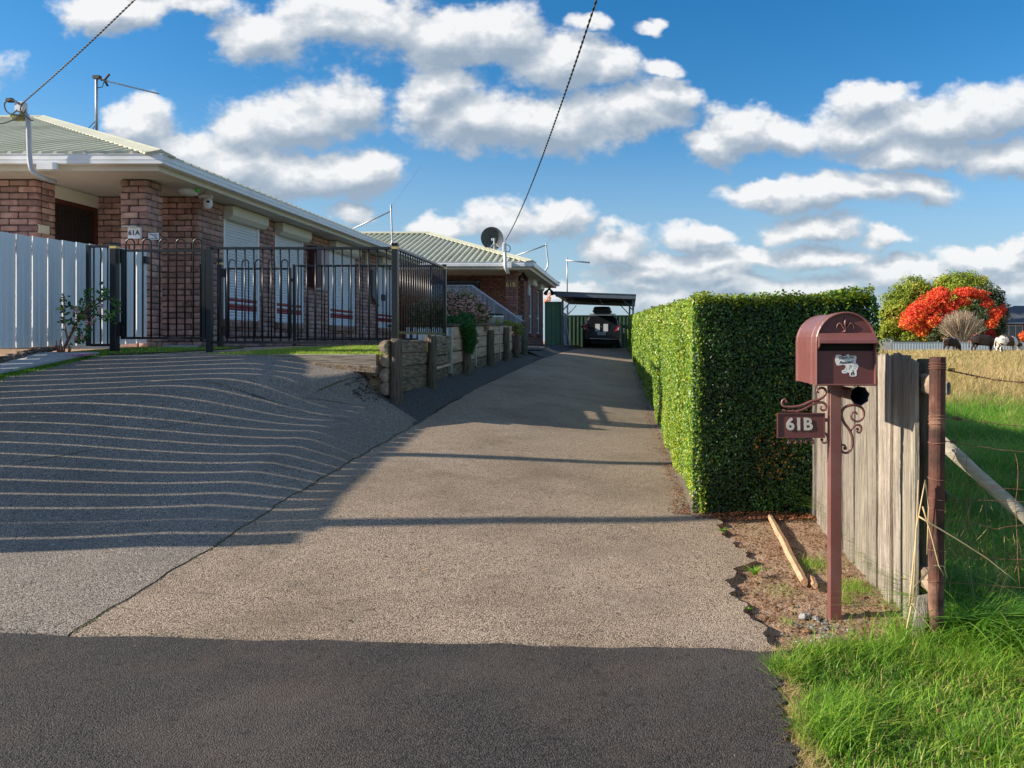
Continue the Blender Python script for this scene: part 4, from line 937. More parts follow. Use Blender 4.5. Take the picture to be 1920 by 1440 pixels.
for s_ in (-1, 1): m2.tube([(c.x+s_*.04, 31.3, 3.30), (c.x+s_*.12, 31.2, 3.18), (c.x+s_*.15, 31.15, 3.10)], [.03, .07, .08], 8)
m2.box((c.x-.05, 31.27, 3.27), (c.x+.05, 31.34, 3.385)); m2.build('lamp_head', M['plastic'], t)
m2 = MB(); m2.bbox((XS+.05, 26.5, 2.95), (.08, .14, .36), .01); m2.tube([(XS+.05, 26.5, 3.12), (XS+.05, 26.5, 3.38)], .012, 5)
tag(m2.build('outside_switch', M['white']), 'small white box on a conduit at the second house side wall', 'switch box')

# ---------------------------------------------------------------- aerials, masts, dish, cables
def tube_obj(name, pts, r, mat, parent, n=6): m2 = MB(); m2.tube(pts, r, n); return m2.build(name, mat, parent, smooth=True)
# antenna on first house
t = on('antenna', 'tv_antenna', 'thin television antenna with long boom standing on the first house roof', P(181, 245, 13.4)); Y = 13.4
tube_obj('mast', [P(181, 250, Y), P(181, 143, Y)], .022, M['galv'], t)
tube_obj('boom', [P(177, 145, Y), P(200, 152, Y), P(298, 176, Y)], .014, M['galv'], t)
m2 = MB(); m2.tube([P(205, 139, Y), P(197, 149, Y-.05), P(190, 150, Y)], .02, 5); m2.tube([P(196, 150, Y), P(202, 161, Y+.1)], .02, 5); m2.box(tuple(P(176, 148, Y)-Vector((0, .04, 0))), tuple(P(188, 142, Y)+Vector((0, .04, 0)))); m2.build('dipole', M['cable'], t)
m2 = MB(); m2.tube([P(181, 165, Y), P(192, 163, Y), P(195, 153, Y)], .008, 4); m2.tube([P(181, 232, Y), P(174, 242, Y)], .008, 4); m2.tube([P(181, 225, Y), P(163, 243, Y)], .008, 4); m2.build('guy_wire', M['cable'], t)
# service mast of first house
t = on('mast', 'service_mast', 'white bent conduit mast with lichen head at the first house gutter', P(55, 300, 9.55)); Y = 9.5
def smooth(pts, k=4):
    pts = [Vector(p) for p in pts]; out = []
    for i in range(len(pts)-1):
        p0, p1, p2, p3 = pts[max(i-1, 0)], pts[i], pts[i+1], pts[min(i+2, len(pts)-1)]
        for j in range(k):
            s_ = j/k; out.append(.5*((2*p1)+(p2-p0)*s_+(2*p0-5*p1+4*p2-p3)*s_*s_+(3*p1-p0-3*p2+p3)*s_**3))
    out.append(pts[-1]); return out
tube_obj('conduit', smooth([P(46, 212, Y), P(52, 222, Y), P(54, 250, Y), P(56, 300, Y), P(62, 322, Y), P(82, 334, Y+.15), P(102, 340, Y+.45)]), .028, M['pipe'], t, 10)
m2 = MB()
for (a, b_, s_) in ((30, 222, .05), (36, 220, .06), (42, 222, .05), (25, 217, .035), (45, 216, .04)):
    c = P(a, b_, Y); m2.bbox(tuple(c), (s_*1.6, s_*1.5, s_*1.1), s_*.3)
m2.build('lichen', M['lichen'], t)
m2 = MB(); m2.box(tuple(P(32, 210, Y)-Vector((0, .04, 0))), tuple(P(47, 192, Y)+Vector((0, .04, 0)))); m2.build('insulator', M['galv'], t)
m2 = MB(); m2.bbox(tuple(P(19, 188, Y)), (.09, .07, .05), .015)
for pts in ([(47,190),(38,197),(30,190),(20,187)], [(20,187),(9,193),(10,205),(16,212),(24,213),(32,206)], [(42,192),(38,205),(44,212),(48,204)], [(40,210),(30,222),(10,230),(-2,232)], [(45,215),(55,224),(62,226)]): m2.tube(smooth([P(a, b_, Y-.05) for a, b_ in pts], 3), .008, 5)
m2.build('loop_cable', M['cable'], t)
m2 = MB(); m2.box((P(60, 325, Y).x, 9.57, 3.33), (P(98, 325, Y).x, 9.60, 3.415)); m2.build('backing_board', M['white'], t)
def twisted(p0, p1, sag, r, pitch, name, label, n=150, cut=None):
    p0, p1 = Vector(p0), Vector(p1); m2 = MB(); m2b = MB(); L = (p1-p0).length; d = (p1-p0).normalized(); x = d.cross(Vector((0, 0, 1))).normalized(); y = d.cross(x)
    for ph, mm in ((0, m2), (math.pi, m2)):
        pts = []
        N_ = int(L/pitch*8)
        for i in range(N_+1):
            s_ = i/N_; c = p0.lerp(p1, s_)-Vector((0, 0, 4*sag*s_*(1-s_))); a = 2*math.pi*s_*L/pitch+ph; pts.append(c+(x*math.cos(a)+y*math.sin(a))*r)
        mm.tube(pts, r*1.02, 5)
    return tag(m2.build(name, M['cable'], smooth=True), label, 'cable')
C1 = P(45, 191, 9.45); C1b = P(275, 0, 7.2); dirv = (C1b-C1); twisted(C1, C1+dirv*2.4+Vector((0, 0, .55)), .12, .0048, .15, 'service_cable', 'twisted overhead cable rising right from the first house mast')
C2 = P(948, 450, 23.2); twisted(C2, (1.75, 0.0, 6.95), .72, .0078, .26, 'service_cable', 'long sagging twisted overhead cable coming down to the second house')
# bracket antenna at far end of first house
def bracket(Y, pts_v, pts_b, hook, name, label):
    t = on('aerial', name, label, P(*pts_v[0], Y))
    tube_obj('mast', smooth([P(*hook, Y)]+[P(a, b_, Y) for a, b_ in pts_v], 3), .022*Y/20, M['galv'], t)
    tube_obj('boom', [P(a, b_, Y) for a, b_ in pts_b], .018*Y/20, M['galv'], t); return t
t = bracket(20.5, [(735,455),(735,440),(733,384)], [(662,429),(733,396)], (727,467), 'wire_bracket', 'bent grey pipe bracket with boom at the far gutter end of the first house')
tube_obj('phone_wire', [P(734, 388, 20.5), P(790, 310, 19)], .0018, M['cable'], t, 4)
t = bracket(26.5, [(1027,500),(1025,470),(1024,457)], [(967,480),(1025,459)], (1014,515), 'wire_bracket', 'bent grey pipe bracket with boom on the side gutter of the second house')
tube_obj('phone_wire', [P(1025, 458, 26.5), P(1070, 395, 22)], .002, M['cable'], t, 4)
t = on('antenna', 'tv_antenna', 'small antenna with stubby boom above the carport roof', P(1064, 540, 33)); Y = 33
tube_obj('mast', [P(1063.5, 552, Y), P(1063.5, 483, Y)], .03, M['galv'], t); tube_obj('boom', [P(1061, 488, Y), P(1106, 492.5, Y)], .035, M['galv'], t)
t = on('mast', 'service_mast', 'white service mast with insulator and looped cable on the second house gutter', P(947, 510, 23.2)); Y = 23.2
tube_obj('conduit', smooth([P(946, 455, Y), P(947, 475, Y), P(948, 500, Y), P(953, 512, Y+.2)]), .05, M['white'], t, 8)
m2 = MB(); m2.bbox(tuple(P(946, 464, Y)), (.10, .10, .28), .02); m2.build('insulator', M['galv'], t)
tube_obj('loop_cable', smooth([P(947, 458, Y), P(956, 462, Y), P(955, 472, Y), P(948, 470, Y)]), .012, M['cable'], t)
m2 = MB(); m2.box((P(943, 505, Y).x, 23.3, 3.42), (P(958, 505, Y).x, 23.345, 3.60)); m2.build('backing_board', M['white'], t)
# satellite dish
Y = 25.0; c = P(923, 447, Y); t = on('dish', 'satellite_dish', 'round dark grey satellite dish on a tripod on the second house roof', (c.x, Y, c.z-.5))
m2 = MB(); n_ = Vector((.10, .97, .22)).normalized(); x_ = n_.cross(Vector((0, 0, 1))).normalized(); y_ = x_.cross(n_)
rings = []
for rr, dd in ((.02, .085), (.16, .07), (.28, .03), (.365, -.02), (.375, -.025)):
    rings.append([c-n_*dd*-1+x_*rr*1.0*math.cos(j*.2618)+y_*rr*1.0*math.sin(j*.2618) for j in range(24)])
rings = [[p-n_*.0 for p in r] for r in rings]
back = [[p+n_*.012 for p in r] for r in reversed(rings)]
m2.loft(rings+back, cap=True); m2.build('reflector', M['dish'], t, smooth=True)
m2 = MB(); a = P(927, 449, Y-.15); m2.tube([a+Vector((0, -.05, .03)), a+Vector((0, .0, -.33))], .03, 8); m2.bbox(tuple(a+Vector((-.03, .0, 0))), (.12, .08, .08), .01)
for q in (P(917, 467, Y-.3), P(943, 470, Y-.35), P(932, 470, Y+.2)): m2.tube([a+Vector((0, 0, -.10)), q], .014, 5)
m2.build('tripod', M['galv'], t)
# two poles left of the picture whose shadows cross the drive
for (X0, back_at, r0, hh, lb) in ((-8.2, (.33, 6.9), .085, 7.4, 'tall round street pole outside the left neighbour, nearer the house'), (-8.6, (.37, 5.0), .085, 7.4, 'tall round street pole outside the left neighbour, nearer the road')):
    y0 = back_at[1]-(back_at[0]-X0)*math.tan(R(SUN_AZ)); m2 = MB(); z0 = H(X0, y0)
    m2.tube([(X0, y0, z0-.3), (X0, y0, z0+hh)], [r0, r0*.8], 12); m2.box((X0-.5, y0-.04, z0+hh-.5), (X0+.5, y0+.04, z0+hh-.4)); tag(m2.build('street_pole', M['brace']), lb, 'pole', 'poles on the left verge')
# ---------------------------------------------------------------- white steel fence on the left
XFn = -6.3
fr = thing('white_steel_fence', 'white ribbed steel panel fence running up the left side to the porch column', 'fence', (XFn, 7.5, 1.1))
def panel(h):
    mb = MB(); w = .193; xs_ = [0, .012, .030, .036, .060, .066, .092, .098, .122, .128, .150, .175, .193]; dp = [.012, 0, 0, .008, .008, 0, 0, .008, .008, 0, 0, 0, .012]
    f = [(d-.006, x-w/2) for x, d in zip(xs_, dp)]; bkp = [(d-.009, x) for d, x in f][::-1]
    mb.loft([[(a, b_, 0) for a, b_ in f+bkp], [(a, b_, h) for a, b_ in f+bkp]]); return mb.mesh('panel', M['fwhite'])
pm_cache = {}
ky = [10.07-.106-.215*i for i in range(31)]
for y in ky:
    zb = float(np.interp(y, [7.6, 10.1], [1.128, 1.175])) if y > 7.6 else H(XFn, y)+.05
    zt = float(np.interp(y, [7.93, 8.98, 10.07], [2.300, 2.333, 2.37])) if y > 7.7 else float(np.interp(y, [3.4, 7.7], [2.16, 2.34]))
    h = round(zt-zb, 2)
    if h not in pm_cache: pm_cache[h] = panel(h)
    link(bpy.data.objects.new('panel', pm_cache[h]), fr, (XFn, y, zt-h))
mb = MB()
for i, y in enumerate(ky[:12]):
    zt = float(np.interp(y, [7.93, 8.98, 10.07], [2.300, 2.333, 2.37])); zb = 1.15
    yy = y-.1075
    mb.box((XFn-.035, yy-.017, zt-.19), (XFn-.014, yy+.017, zt-.05)); mb.box((XFn-.035, yy-.017, zb+.06), (XFn-.014, yy+.017, zb+.20))
mb.build('joining_clip', M['galv'], fr)
mb = MB()
for (a, b_, f) in ((7.6, 10.07, 0), ):
    za = float(np.interp(a, [7.93, 10.07], [2.300, 2.37]))-.1; zb_ = 2.26
    mb.tube([(XFn-.045, a, za-.02), (XFn-.045, b_, zb_)], .018, 6); mb.tube([(XFn-.045, a, 1.25), (XFn-.045, b_, 1.30)], .018, 6)
mb.tube([(XFn-.045, 3.6, 2.2), (XFn-.045, 7.6, 2.22)], .018, 6)
mb.build('rail', M['fwhite'], fr)
mb = MB(); mb.box((XFn-.02, 7.62, 2.300), (XFn+.02, 10.07, 2.312)); 
# dark stones and dirt under the fence
mb = MB()
for i in range(260):
    y = random.uniform(6.8, 8.35); x = XFn+random.uniform(-.02, .13); s_ = random.uniform(.02, .045); z = H(x, y)+.02+random.uniform(0, .05); mb.ct = random.random()
    mb.bbox((x, y, z), (s_, s_*2.2, s_*.7), s_*.2)
tag(mb.build('stone_edging', pm('dirty_stones', (.08,.055,.04), (.22,.18,.14), 30, .95, .6, rnd=.3)), 'dark layered stones and dirt packed under the white fence', 'stones', kind='stuff')
mb = MB(); c = P(272, 487, 10.0); mb.bbox((XFn+.02, 10.02, c.z), (.05, .07, .09), .008); tag(mb.build('gate_latch', M['plastic']), 'small black latch on the end of the white fence', 'latch')

# ---------------------------------------------------------------- black tubular fence and gates
bf = 'black tubular steel fence around the first house'
def bar_mesh(h, r=.008): mb = MB(); mb.tube([(0, 0, 0), (0, 0, h)], r, 8); return mb.mesh('picket', M['black'], smooth=True)
def fence_post(x, y, zt, zb, gold=True, w=.0325, label=None, parent=None):
    mb = MB(); mb.bbox((x, y, (zt+zb)/2), (2*w, 2*w, zt-zb), .004); o = mb.build('post', M['black'], parent)
    if gold:
        m2 = MB(); m2.box((x-w-.001, y-w-.001, zt-.055), (x+w+.001, y+w+.001, zt-.028)); m2.build('brass_band', M['goldcap'], o)
        m2 = MB(); m2.box((x-w-.003, y-w-.003, zt), (x+w+.003, y+w+.003, zt+.012)); m2.build('cap', M['black'], o)
    return o
def flat_panel(root, a, b_, zt, zb, n, rail=.022, skip_ends=False, spacing=None):
    a, b_ = Vector((*a, 0)), Vector((*b_, 0)); d = (b_-a); L = d.length; u = d.normalized(); ang = math.atan2(u.y, u.x)
    for nm, z in (('top_rail', zt), ('bottom_rail', zb)):
        mb = MB(); Mx = Matrix.Translation(((a+b_)/2).to_tuple()[:2]+(z,)) @ Matrix.Rotation(ang, 4, 'Z'); mb.bbox((0, 0, 0), (L-.07, .038, .028), .003, Mx); mb.build(nm, M['black'], root)
    me = bar_mesh(zt-zb)
    for i in range(n):
        p = a.lerp(b_, (i+1)/(n+1)); link(bpy.data.objects.new('picket', me), root, (p.x, p.y, zb))
def loop_gate(root, x0, x1, y, zt, zb, zl, nl, r=.0085):
    """frame with hooped bars: every pair of bars joins in a loop above the top rail"""
    mb = MB()
    for lo, hi in (((x0, y-.018, zb), (x0+.035, y+.018, zt+.012)), ((x1-.035, y-.018, zb), (x1, y+.018, zt+.012)), ((x0+.036, y-.015, zt-.013), (x1-.036, y+.015, zt+.013)), ((x0+.036, y-.015, zb), (x1-.036, y+.015, zb+.026))): mb.box(lo, hi)
    mb.build('gate_frame', M['black'], root)
    s_ = (x1-x0)/(2*nl); rr = s_*.5
    for k in range(nl):
        xa = x0+s_*(.30+2*k)+.02; xb = xa+s_; cz = zl-rr
        pts = [(xa, y, zb+.02), (xa, y, cz)]+[((xa+xb)/2-rr*math.cos(t), y, cz+rr*math.sin(t)) for t in np.linspace(0.2, math.pi-.2, 9)]+[(xb, y, cz), (xb, y, zb+.02)]
        m2 = MB(); m2.tube(pts, r, 8); m2.build('hoop_bar', M['black'], root, smooth=True)
Yf = 8.6
t = thing('black_fence_panel', 'front panel of the black bar fence above the lawn wedge, between two square posts', 'fence', (-3.6, Yf, 1.1), bf)
xa, xb = XF(393, Yf), XF(741, Yf)
fence_post(xa, Yf, ZF(462, Yf), 1.0, gold=False, parent=t, w=.029); fence_post(xb, Yf, ZF(458, Yf), .95, gold=True, parent=t)
flat_panel(t, (xa, Yf), (xb, Yf), ZF(465.5, Yf), ZF(642, Yf), 20)
t = thing('black_fence_panel', 'side panel of the black bar fence running back along the timber wall', 'fence', (xb, 9.8, 1.1), bf)
fence_post(xb, 10.88, 2.27, .95, parent=t, gold=True, w=.025); flat_panel(t, (xb, Yf), (xb, 10.88), 2.235, 1.30, 22)
t = thing('black_fence_panel', 'narrow panel of black bars between the white fence and the left gate post', 'fence', (-5.9, Yf, 1.1), bf)
xc_, xd = XF(215, Yf), XF(163, Yf)
fence_post(xc_, Yf, ZF(457, Yf), .95, parent=t, gold=True, w=.036)
mb = MB(); mb.box((xd, Yf-.018, ZF(649, Yf)), (xd+.035, Yf+.018, ZF(459, Yf))); mb.build('end_stile', M['black'], t)
flat_panel(t, (xd, Yf), (xc_, Yf), ZF(462, Yf), ZF(647, Yf), 3)
t = thing('black_gate', 'closed black gate with five hoop tops between the two front posts', 'gate', (-5.2, Yf, 1.1), 'black hoop top gates')
x0, x1 = XF(228, Yf), XF(386, Yf); loop_gate(t, x0, x1, Yf, ZF(470, Yf), ZF(636, Yf), ZF(448, Yf), 5)
mb = MB()
for z in (ZF(480, Yf), ZF(617, Yf)): mb = MB(); mb.box((xc_+.03, Yf-.03, z-.08), (x0+.002, Yf+.03, z+.08)); mb.build('hinge', M['black'], t)
mb = MB(); mb.box((x1+.001, Yf-.02, ZF(490, Yf)), (xa-.034, Yf+.02, ZF(483, Yf))); mb.build('latch', M['black'], t)
Yb = 11.02
t = thing('black_fence_panel', 'second row of black bars further back across the side of the first house', 'fence', (-3.6, Yb, 1.1), bf)
xe, xf_ = XF(552, Yb), XF(833, Yb); fence_post(xe, Yb, ZF(496, Yb), 1.0, gold=False, parent=t, w=.018)
flat_panel(t, (xe, Yb), (xf_, Yb), ZF(498.5, Yb), ZF(636, Yb), 21)
t = thing('black_gate', 'second black hoop top gate seen through the front panel bars', 'gate', (-5.3, Yb, 1.1), 'black hoop top gates')
xg = XF(413, Yb); fence_post(xg, Yb, ZF(489, Yb), 1.0, parent=t, gold=True); mb = MB(); mb.box((XF(376, Yb), Yb-.02, 1.2), (XF(380, Yb), Yb+.02, ZF(495, Yb))); mb.build('end_stile', M['black'], t)
loop_gate(t, XF(423, Yb), XF(546, Yb), Yb, ZF(504, Yb), ZF(635, Yb), ZF(487, Yb), 5)
mb = MB()
for z in (ZF(512, Yb), ZF(620, Yb)): mb = MB(); mb.box((xg+.02, Yb-.02, z-.06), (XF(424, Yb), Yb+.02, z+.06)); mb.build('hinge', M['black'], t)
mb = MB(); mb.box((XF(546, Yb), Yb-.02, ZF(528, Yb)), (XF(551, Yb), Yb+.02, ZF(522, Yb))); mb.build('latch', M['black'], t)

# ---------------------------------------------------------------- timber retaining wall
rw = thing('retaining_wall', 'weathered timber sleeper wall with round posts along the left of the drive', 'wall', (-2.56, 8.3, .6))
XWf = -2.56
def dlog(y0, y1, zc, r, mat, name='log', sub=True):
    """half-round sleeper with its flat face to the drive"""
    ring0 = [(XWf-.004, zc-r*.93), (XWf-.004, zc+r*.93)]+[(XWf-r*1.05*math.sin(t)-.02, zc+r*math.cos(t)) for t in np.linspace(.12, math.pi-.12, 9)]
    k = max(2, int((y1-y0)/.25)); rings = []
    for i in range(k+1):
        y = y0+(y1-y0)*i/k; j = random.uniform(-.004, .004); rings.append([(x+(j if n_ < 2 else 0), y, z+random.uniform(-.004, .004)) for n_, (x, z) in enumerate(ring0)])
    mb = MB(); mb.loft(rings, cap=False); o = mb.build(name, mat, rw)
    m2 = MB(); m2.add([(x, y0-.001, z) for x, _, z in rings[0]]+[(XWf-r*.5, y0-.012, zc)], [(i, (i+1) % 11, 11) for i in range(11)]); m2.build('end_face', M['endgrain'], o)
    return o
def zb(y): return H(-2.585+.02, y)
for i, zc in enumerate((1.142, .992, .842, .700)):
    off = (.0, .05, .02, .03)[i]
    dlog(8.16+off, 9.74, zc, .073, M['wood_old'])
def plank(y0, y1, z0a, z1a, z0b, z1b, mat, t_=.055, name='plank', x=None):
    mb = MB(); x = XWf if x is None else x; xo = x+random.uniform(-.006, .006); k = max(1, int((y1-y0)/.3)); z0a += .004; z0b += .004; z1a -= .004; z1b -= .004
    rings = []
    for i in range(k+1):
        s_ = i/k; y = y0+(y1-y0)*s_; a = z0a+(z0b-z0a)*s_; b_ = z1a+(z1b-z1a)*s_; j = random.uniform(-.003, .003)
        rings.append([(xo-.006+j, y, a), (xo+j, y, a+.006), (xo+j, y, b_-.006), (xo-.006+j, y, b_), (xo-t_, y, b_), (xo-t_, y, a)])
    mb.loft(rings); return mb.build(name, mat, rw)
# section one, far half (planks with a ledge)
for (a, b_, c_, d_) in ((1.145,1.262,1.165,1.285), (1.0,1.138,1.02,1.158), (.86,.994,.90,1.013)):
    plank(9.80, 10.98, a, b_, c_, d_, M['wood_old'])
plank(9.80, 11.0, .80, .853, .85, .893, M['wood_pink'], x=XWf+.012); plank(9.82, 10.98, .60, .795, .68, .845, M['wood_old'], x=XWf-.03)
def wall_post(y, zt, w=.10, round_=True, label=None, x=XWf+.055, zbot=None, lean=0):
    z0 = (zb(y)-.2); mb = MB()
    if round_:
        n = 12; rings = []
        for z, r in ((z0, w*.55), (zb(y)+.1, w*.54), ((z0+zt)/2, w*.52), (zt-.03, w*.50), (zt, w*.42)):
            rings.append([(x+r*math.cos(j*2*math.pi/n)+random.uniform(-.002, .002)-(.0), y+r*math.sin(j*2*math.pi/n)+lean*(z-z0), z+(.01*math.cos(j) if z == zt else 0)) for j in range(n)])
        mb.loft(rings)
    else: mb.bbox((x, y, (z0+zt)/2), (w, w, zt-z0), .012)
    return mb.build('post', M['post_dark'], rw)
wall_post(8.27, 1.225, .125); wall_post(9.77, 1.275, .115)
# section two, newer sleepers, taller, capped
secs = [(11.10, 12.75), (12.80, 15.15), (15.2, 16.7)]
def topz(y): return float(np.interp(y, [11.1, 16.7], [1.415, 1.555]))
for (y0, y1) in secs:
    n = 4
    for k in range(n):
        f0, f1 = k/n, (k+1)/n; ba, bb = zb(y0)-.02, zb(y1)-.02
        z = lambda y, b, f: b+(topz(y)-b)*f
        plank(y0, y1-.02, z(y0, ba, f0)+.004, z(y0, ba, f1)-.004, z(y1, bb, f0)+.004, z(y1, bb, f1)-.004, M['wood_old'] if (k == 0) else M['wood_pink'], x=XWf+.0)
for k in range(3): plank(17.1, 18.3, .92+k*.14, 1.05+k*.14, .93+k*.14, 1.06+k*.14, M['wood_old'], x=XWf-.02)
mb = MB(); rings = []
for y in np.linspace(11.05, 16.9, 9): z = topz(y); rings.append([(XWf+.03, y, z+.003), (XWf+.03, y, z+.035), (XWf-.16, y, z+.04), (XWf-.16, y, z+.003)])
mb.loft(rings); mb.build('capping', M['post_dark'], rw)
mb = MB(); mb.box((XWf-.9, 11.02, 1.40), (XWf-.061, 11.08, 1.44)); mb.build('capping', M['post_dark'], rw)
for y, zt in ((11.85, 1.33), (13.85, 1.40), (15.6, 1.48), (17.04, 1.56)): wall_post(y, zt, .13)
wall_post(18.42, 1.68, .16, x=XWf+.03)
for y in (11.04, 12.775, 15.175): mb = MB(); mb.box((XWf-.05, y-.028, zb(y)+.05), (XWf+.014, y+.028, topz(y)-.02)); mb.build('steel_channel', M['galv'], rw)
for y, z in ((8.42, 1.14), (9.9, 1.17), (12.05, 1.21), (14.05, 1.28)): mb = MB(); mb.box((XWf+.006, y, z-.05), (XWf+.010, y+.025, z+.05)); mb.build('red_tag', pm('red_reflector', (.5,.03,.03), None, 4, .4), rw)
# back fill ends of the wall and white steel panel piece above it
mb = MB()
for k in range(7): mb.box((-3.02+k*.062, 11.0, 1.10), (-2.965+k*.062, 11.02, 1.38))
tag(mb.build('steel_screen', M['fwhite']), 'short pale steel screen behind the end of the black side panel', 'screen')
mb = MB()
for k in range(9): mb.box((-3.62+k*.10, 12.5, 1.05), (-3.56+k*.10, 12.53, 1.45+.02*(k % 2)))
tag(mb.build('steel_screen', M['fwhite']), 'pale ribbed steel sheet seen through the black side panel bars', 'screen')
# sleeper edging below the lawn wedge
mb = MB(); rings = []
for px in (500, 560, 630, 705):
    x = XF(px, 8.14); zt = ZF(664.5, 8.14); zb_ = zt-.03-.15*(px-500)/205
    rings.append([(x, 8.14, zb_-.05), (x, 8.14, zt-.006), (x, 8.147, zt), (x, 8.24, zt), (x, 8.24, zb_-.05)])
mb.loft(rings); tag(mb.build('lawn_edging', M['wood_grey_h']), 'grey timber sleeper edging the bright lawn wedge', 'timber edging')
mb = MB(); rings = []
for px in (590, 640, 705): x = XF(px, 8.07); z = ZF(681+(px-590)*.06, 8.07); rings.append([(x, 8.05, z-.06), (x, 8.05, z), (x, 8.13, z+.004), (x, 8.13, z-.06)])
mb.loft(rings); tag(mb.build('lawn_edging', M['wood_old']), 'low mossy board lying at the foot of the lawn edging', 'timber edging')
# broken asphalt crumbs and grit at the wall end
n = 420; xx = -2.74+rng.normal(0, .07, n); yy = 7.75+rng.random(n)*.5; V, F = flakes(xx, yy, Hf(xx, yy)+.005, .006+.018*rng.random(n)**2, .7)
tag(np_obj('asphalt_rubble', V, F, M['dark_strip']), 'broken asphalt crumbs at the end of the timber wall', 'rubble', kind='stuff')
# crack lines in the left drive
def crack(pts, w, label):
    mb = MB(); q = smooth([gp2(a, b_) for a, b_ in pts], 5); L_, R_ = [], []
    for i, p in enumerate(q):
        d = (q[min(i+1, len(q)-1)]-q[max(i-1, 0)]).normalized(); s_ = Vector((-d.y, d.x, 0)); ww = w*math.sin(math.pi*(i+.3)/(len(q)-.4))*random.uniform(.5, 1.2)
        L_.append(p+s_*ww); R_.append(p-s_*ww)
    vs = L_+R_; n = len(q)
    for p in vs: p.z = H(p.x, p.y)+.0125+.010*float(wob(p.x, p.y, 2.3, 4))
    mb.add(vs, [(i, i+1, n+i+1, n+i) for i in range(n-1)]); o = mb.build('crack', M['moss']); o['kind'] = 'structure'
def gp2(px, py):    # pixel -> ground by stepping along the ray
    Y = 3.0
    while Y < 40:
        x = XF(px, Y)
        if ZF(py, Y) < H(x, Y): break
        Y += .01
    return Vector((XF(px, Y), Y, H(XF(px, Y), Y)))
crack([(582,743),(610,730),(640,718),(668,712)], .007, ''); crack([(555,748),(600,752),(650,760),(700,770)], .005, '')
crack([(0,882),(60,868),(140,853),(200,842)], .005, ''); crack([(270,812),(340,798),(395,782)], .004, '')

# ---------------------------------------------------------------- ramp screen in front of second house
rp = thing('ramp_screen', 'grey boarded balustrade sloping down beside the ramp of the second house', 'balustrade', (-4.5, 21.5, 1.2))
A_ = P(884, 536, 21.8); B_ = P(983, 606, 18.6)
def band_top(s_): return A_.lerp(B_, s_)
N_ = 22
for k in range(N_):
    s0, s1 = k/N_, (k+.90)/N_; p, q = band_top(s0), band_top(s1); h = .36-.08*s0
    mb = MB(); mb.add([p, q, q-Vector((0, 0, h)), p-Vector((0, 0, h)), p+Vector((-.02, .02, 0)), q+Vector((-.02, .02, 0)), q+Vector((-.02, .02, -h)), p+Vector((-.02, .02, -h))], [(0,3,2,1),(4,5,6,7),(0,1,5,4),(3,7,6,2),(0,4,7,3),(1,2,6,5)])
    mb.build('board', M['ramp'], rp)
for k in range(11):
    x1 = A_.x-k*.118; mb = MB(); mb.box((x1-.112, 21.8, A_.z-.75), (x1, 21.82, A_.z-.01)); mb.build('board', M['ramp'], rp)
mb = MB(); a, b_ = band_top(0), band_top(1)
for dz, w in ((.0, .03), (-.40, .03)):
    mb.tube([a+Vector((.02, -.01, dz)), b_+Vector((.02, -.01, dz*.65))], w, 6)
mb.tube([a+Vector((-1.35, 0, 0)), a], .03, 6); mb.build('rail', M['ramp'], rp)
mb = MB(); p = P(983, 606, 18.62); mb.bbox((p.x, p.y+.02, (p.z+.9)/2), (.11, .11, p.z-.9+.04), .01); mb.build('post', M['ramp'], rp)
mb = MB(); mb.add([(-6.0, 21.9, .9), (A_.x, 21.9, .9), (A_.x, 21.9, A_.z-.7), (-6.0, 21.9, A_.z-.7)], [(0, 1, 2, 3)]); mb.box((-6, 21.95, .9), (-4.3, 24, 1.5)); mb.build('deck', M['post_dark'], rp)

# ---------------------------------------------------------------- planter things
def pot(px, py, Y, lab):
    c = P(px, py, Y); mb = MB(); mb.loft([[(c.x+r*math.cos(j*.52), c.y+r*math.sin(j*.52), z) for j in range(12)] for r, z in ((.10, c.z-.18), (.12, c.z+.10), (.13, c.z+.10), (.13, c.z+.13), (.10, c.z+.13), (.09, c.z+.09))]); t = thing('flower_pot', lab, 'flower pot', (c.x, c.y, c.z-.18), 'white pots on the planter'); mb.build('pot', M['white'], t, smooth=True)
    m2 = MB(); m2.loft([[(c.x+r*math.cos(j*.52), c.y+r*math.sin(j*.52), z) for j in range(12)] for r, z in ((.09, c.z+.10), (.12, c.z+.17), (.03, c.z+.18))]); m2.build('dark_rim_plant', M['plastic'], t)
pot(918, 604, 15.2, 'white pot beside the flowering bush, nearer of two on the planter'); pot(933, 604, 15.9, 'white pot right of its twin, under the sloping grey boards')
mb = MB()
c = P(974, 602, 19.5); mb.loft([[(c.x+r*math.cos(j*.7), c.y+r*math.sin(j*.7), z) for j in range(9)] for r, z in ((.06, c.z-.1), (.09, c.z), (.05, c.z+.06), (.08, c.z+.12), (.02, c.z+.14))]); tag(mb.build('garden_ornament', M['pipe']), 'small pale garden ornament at the foot of the second house column', 'ornament')
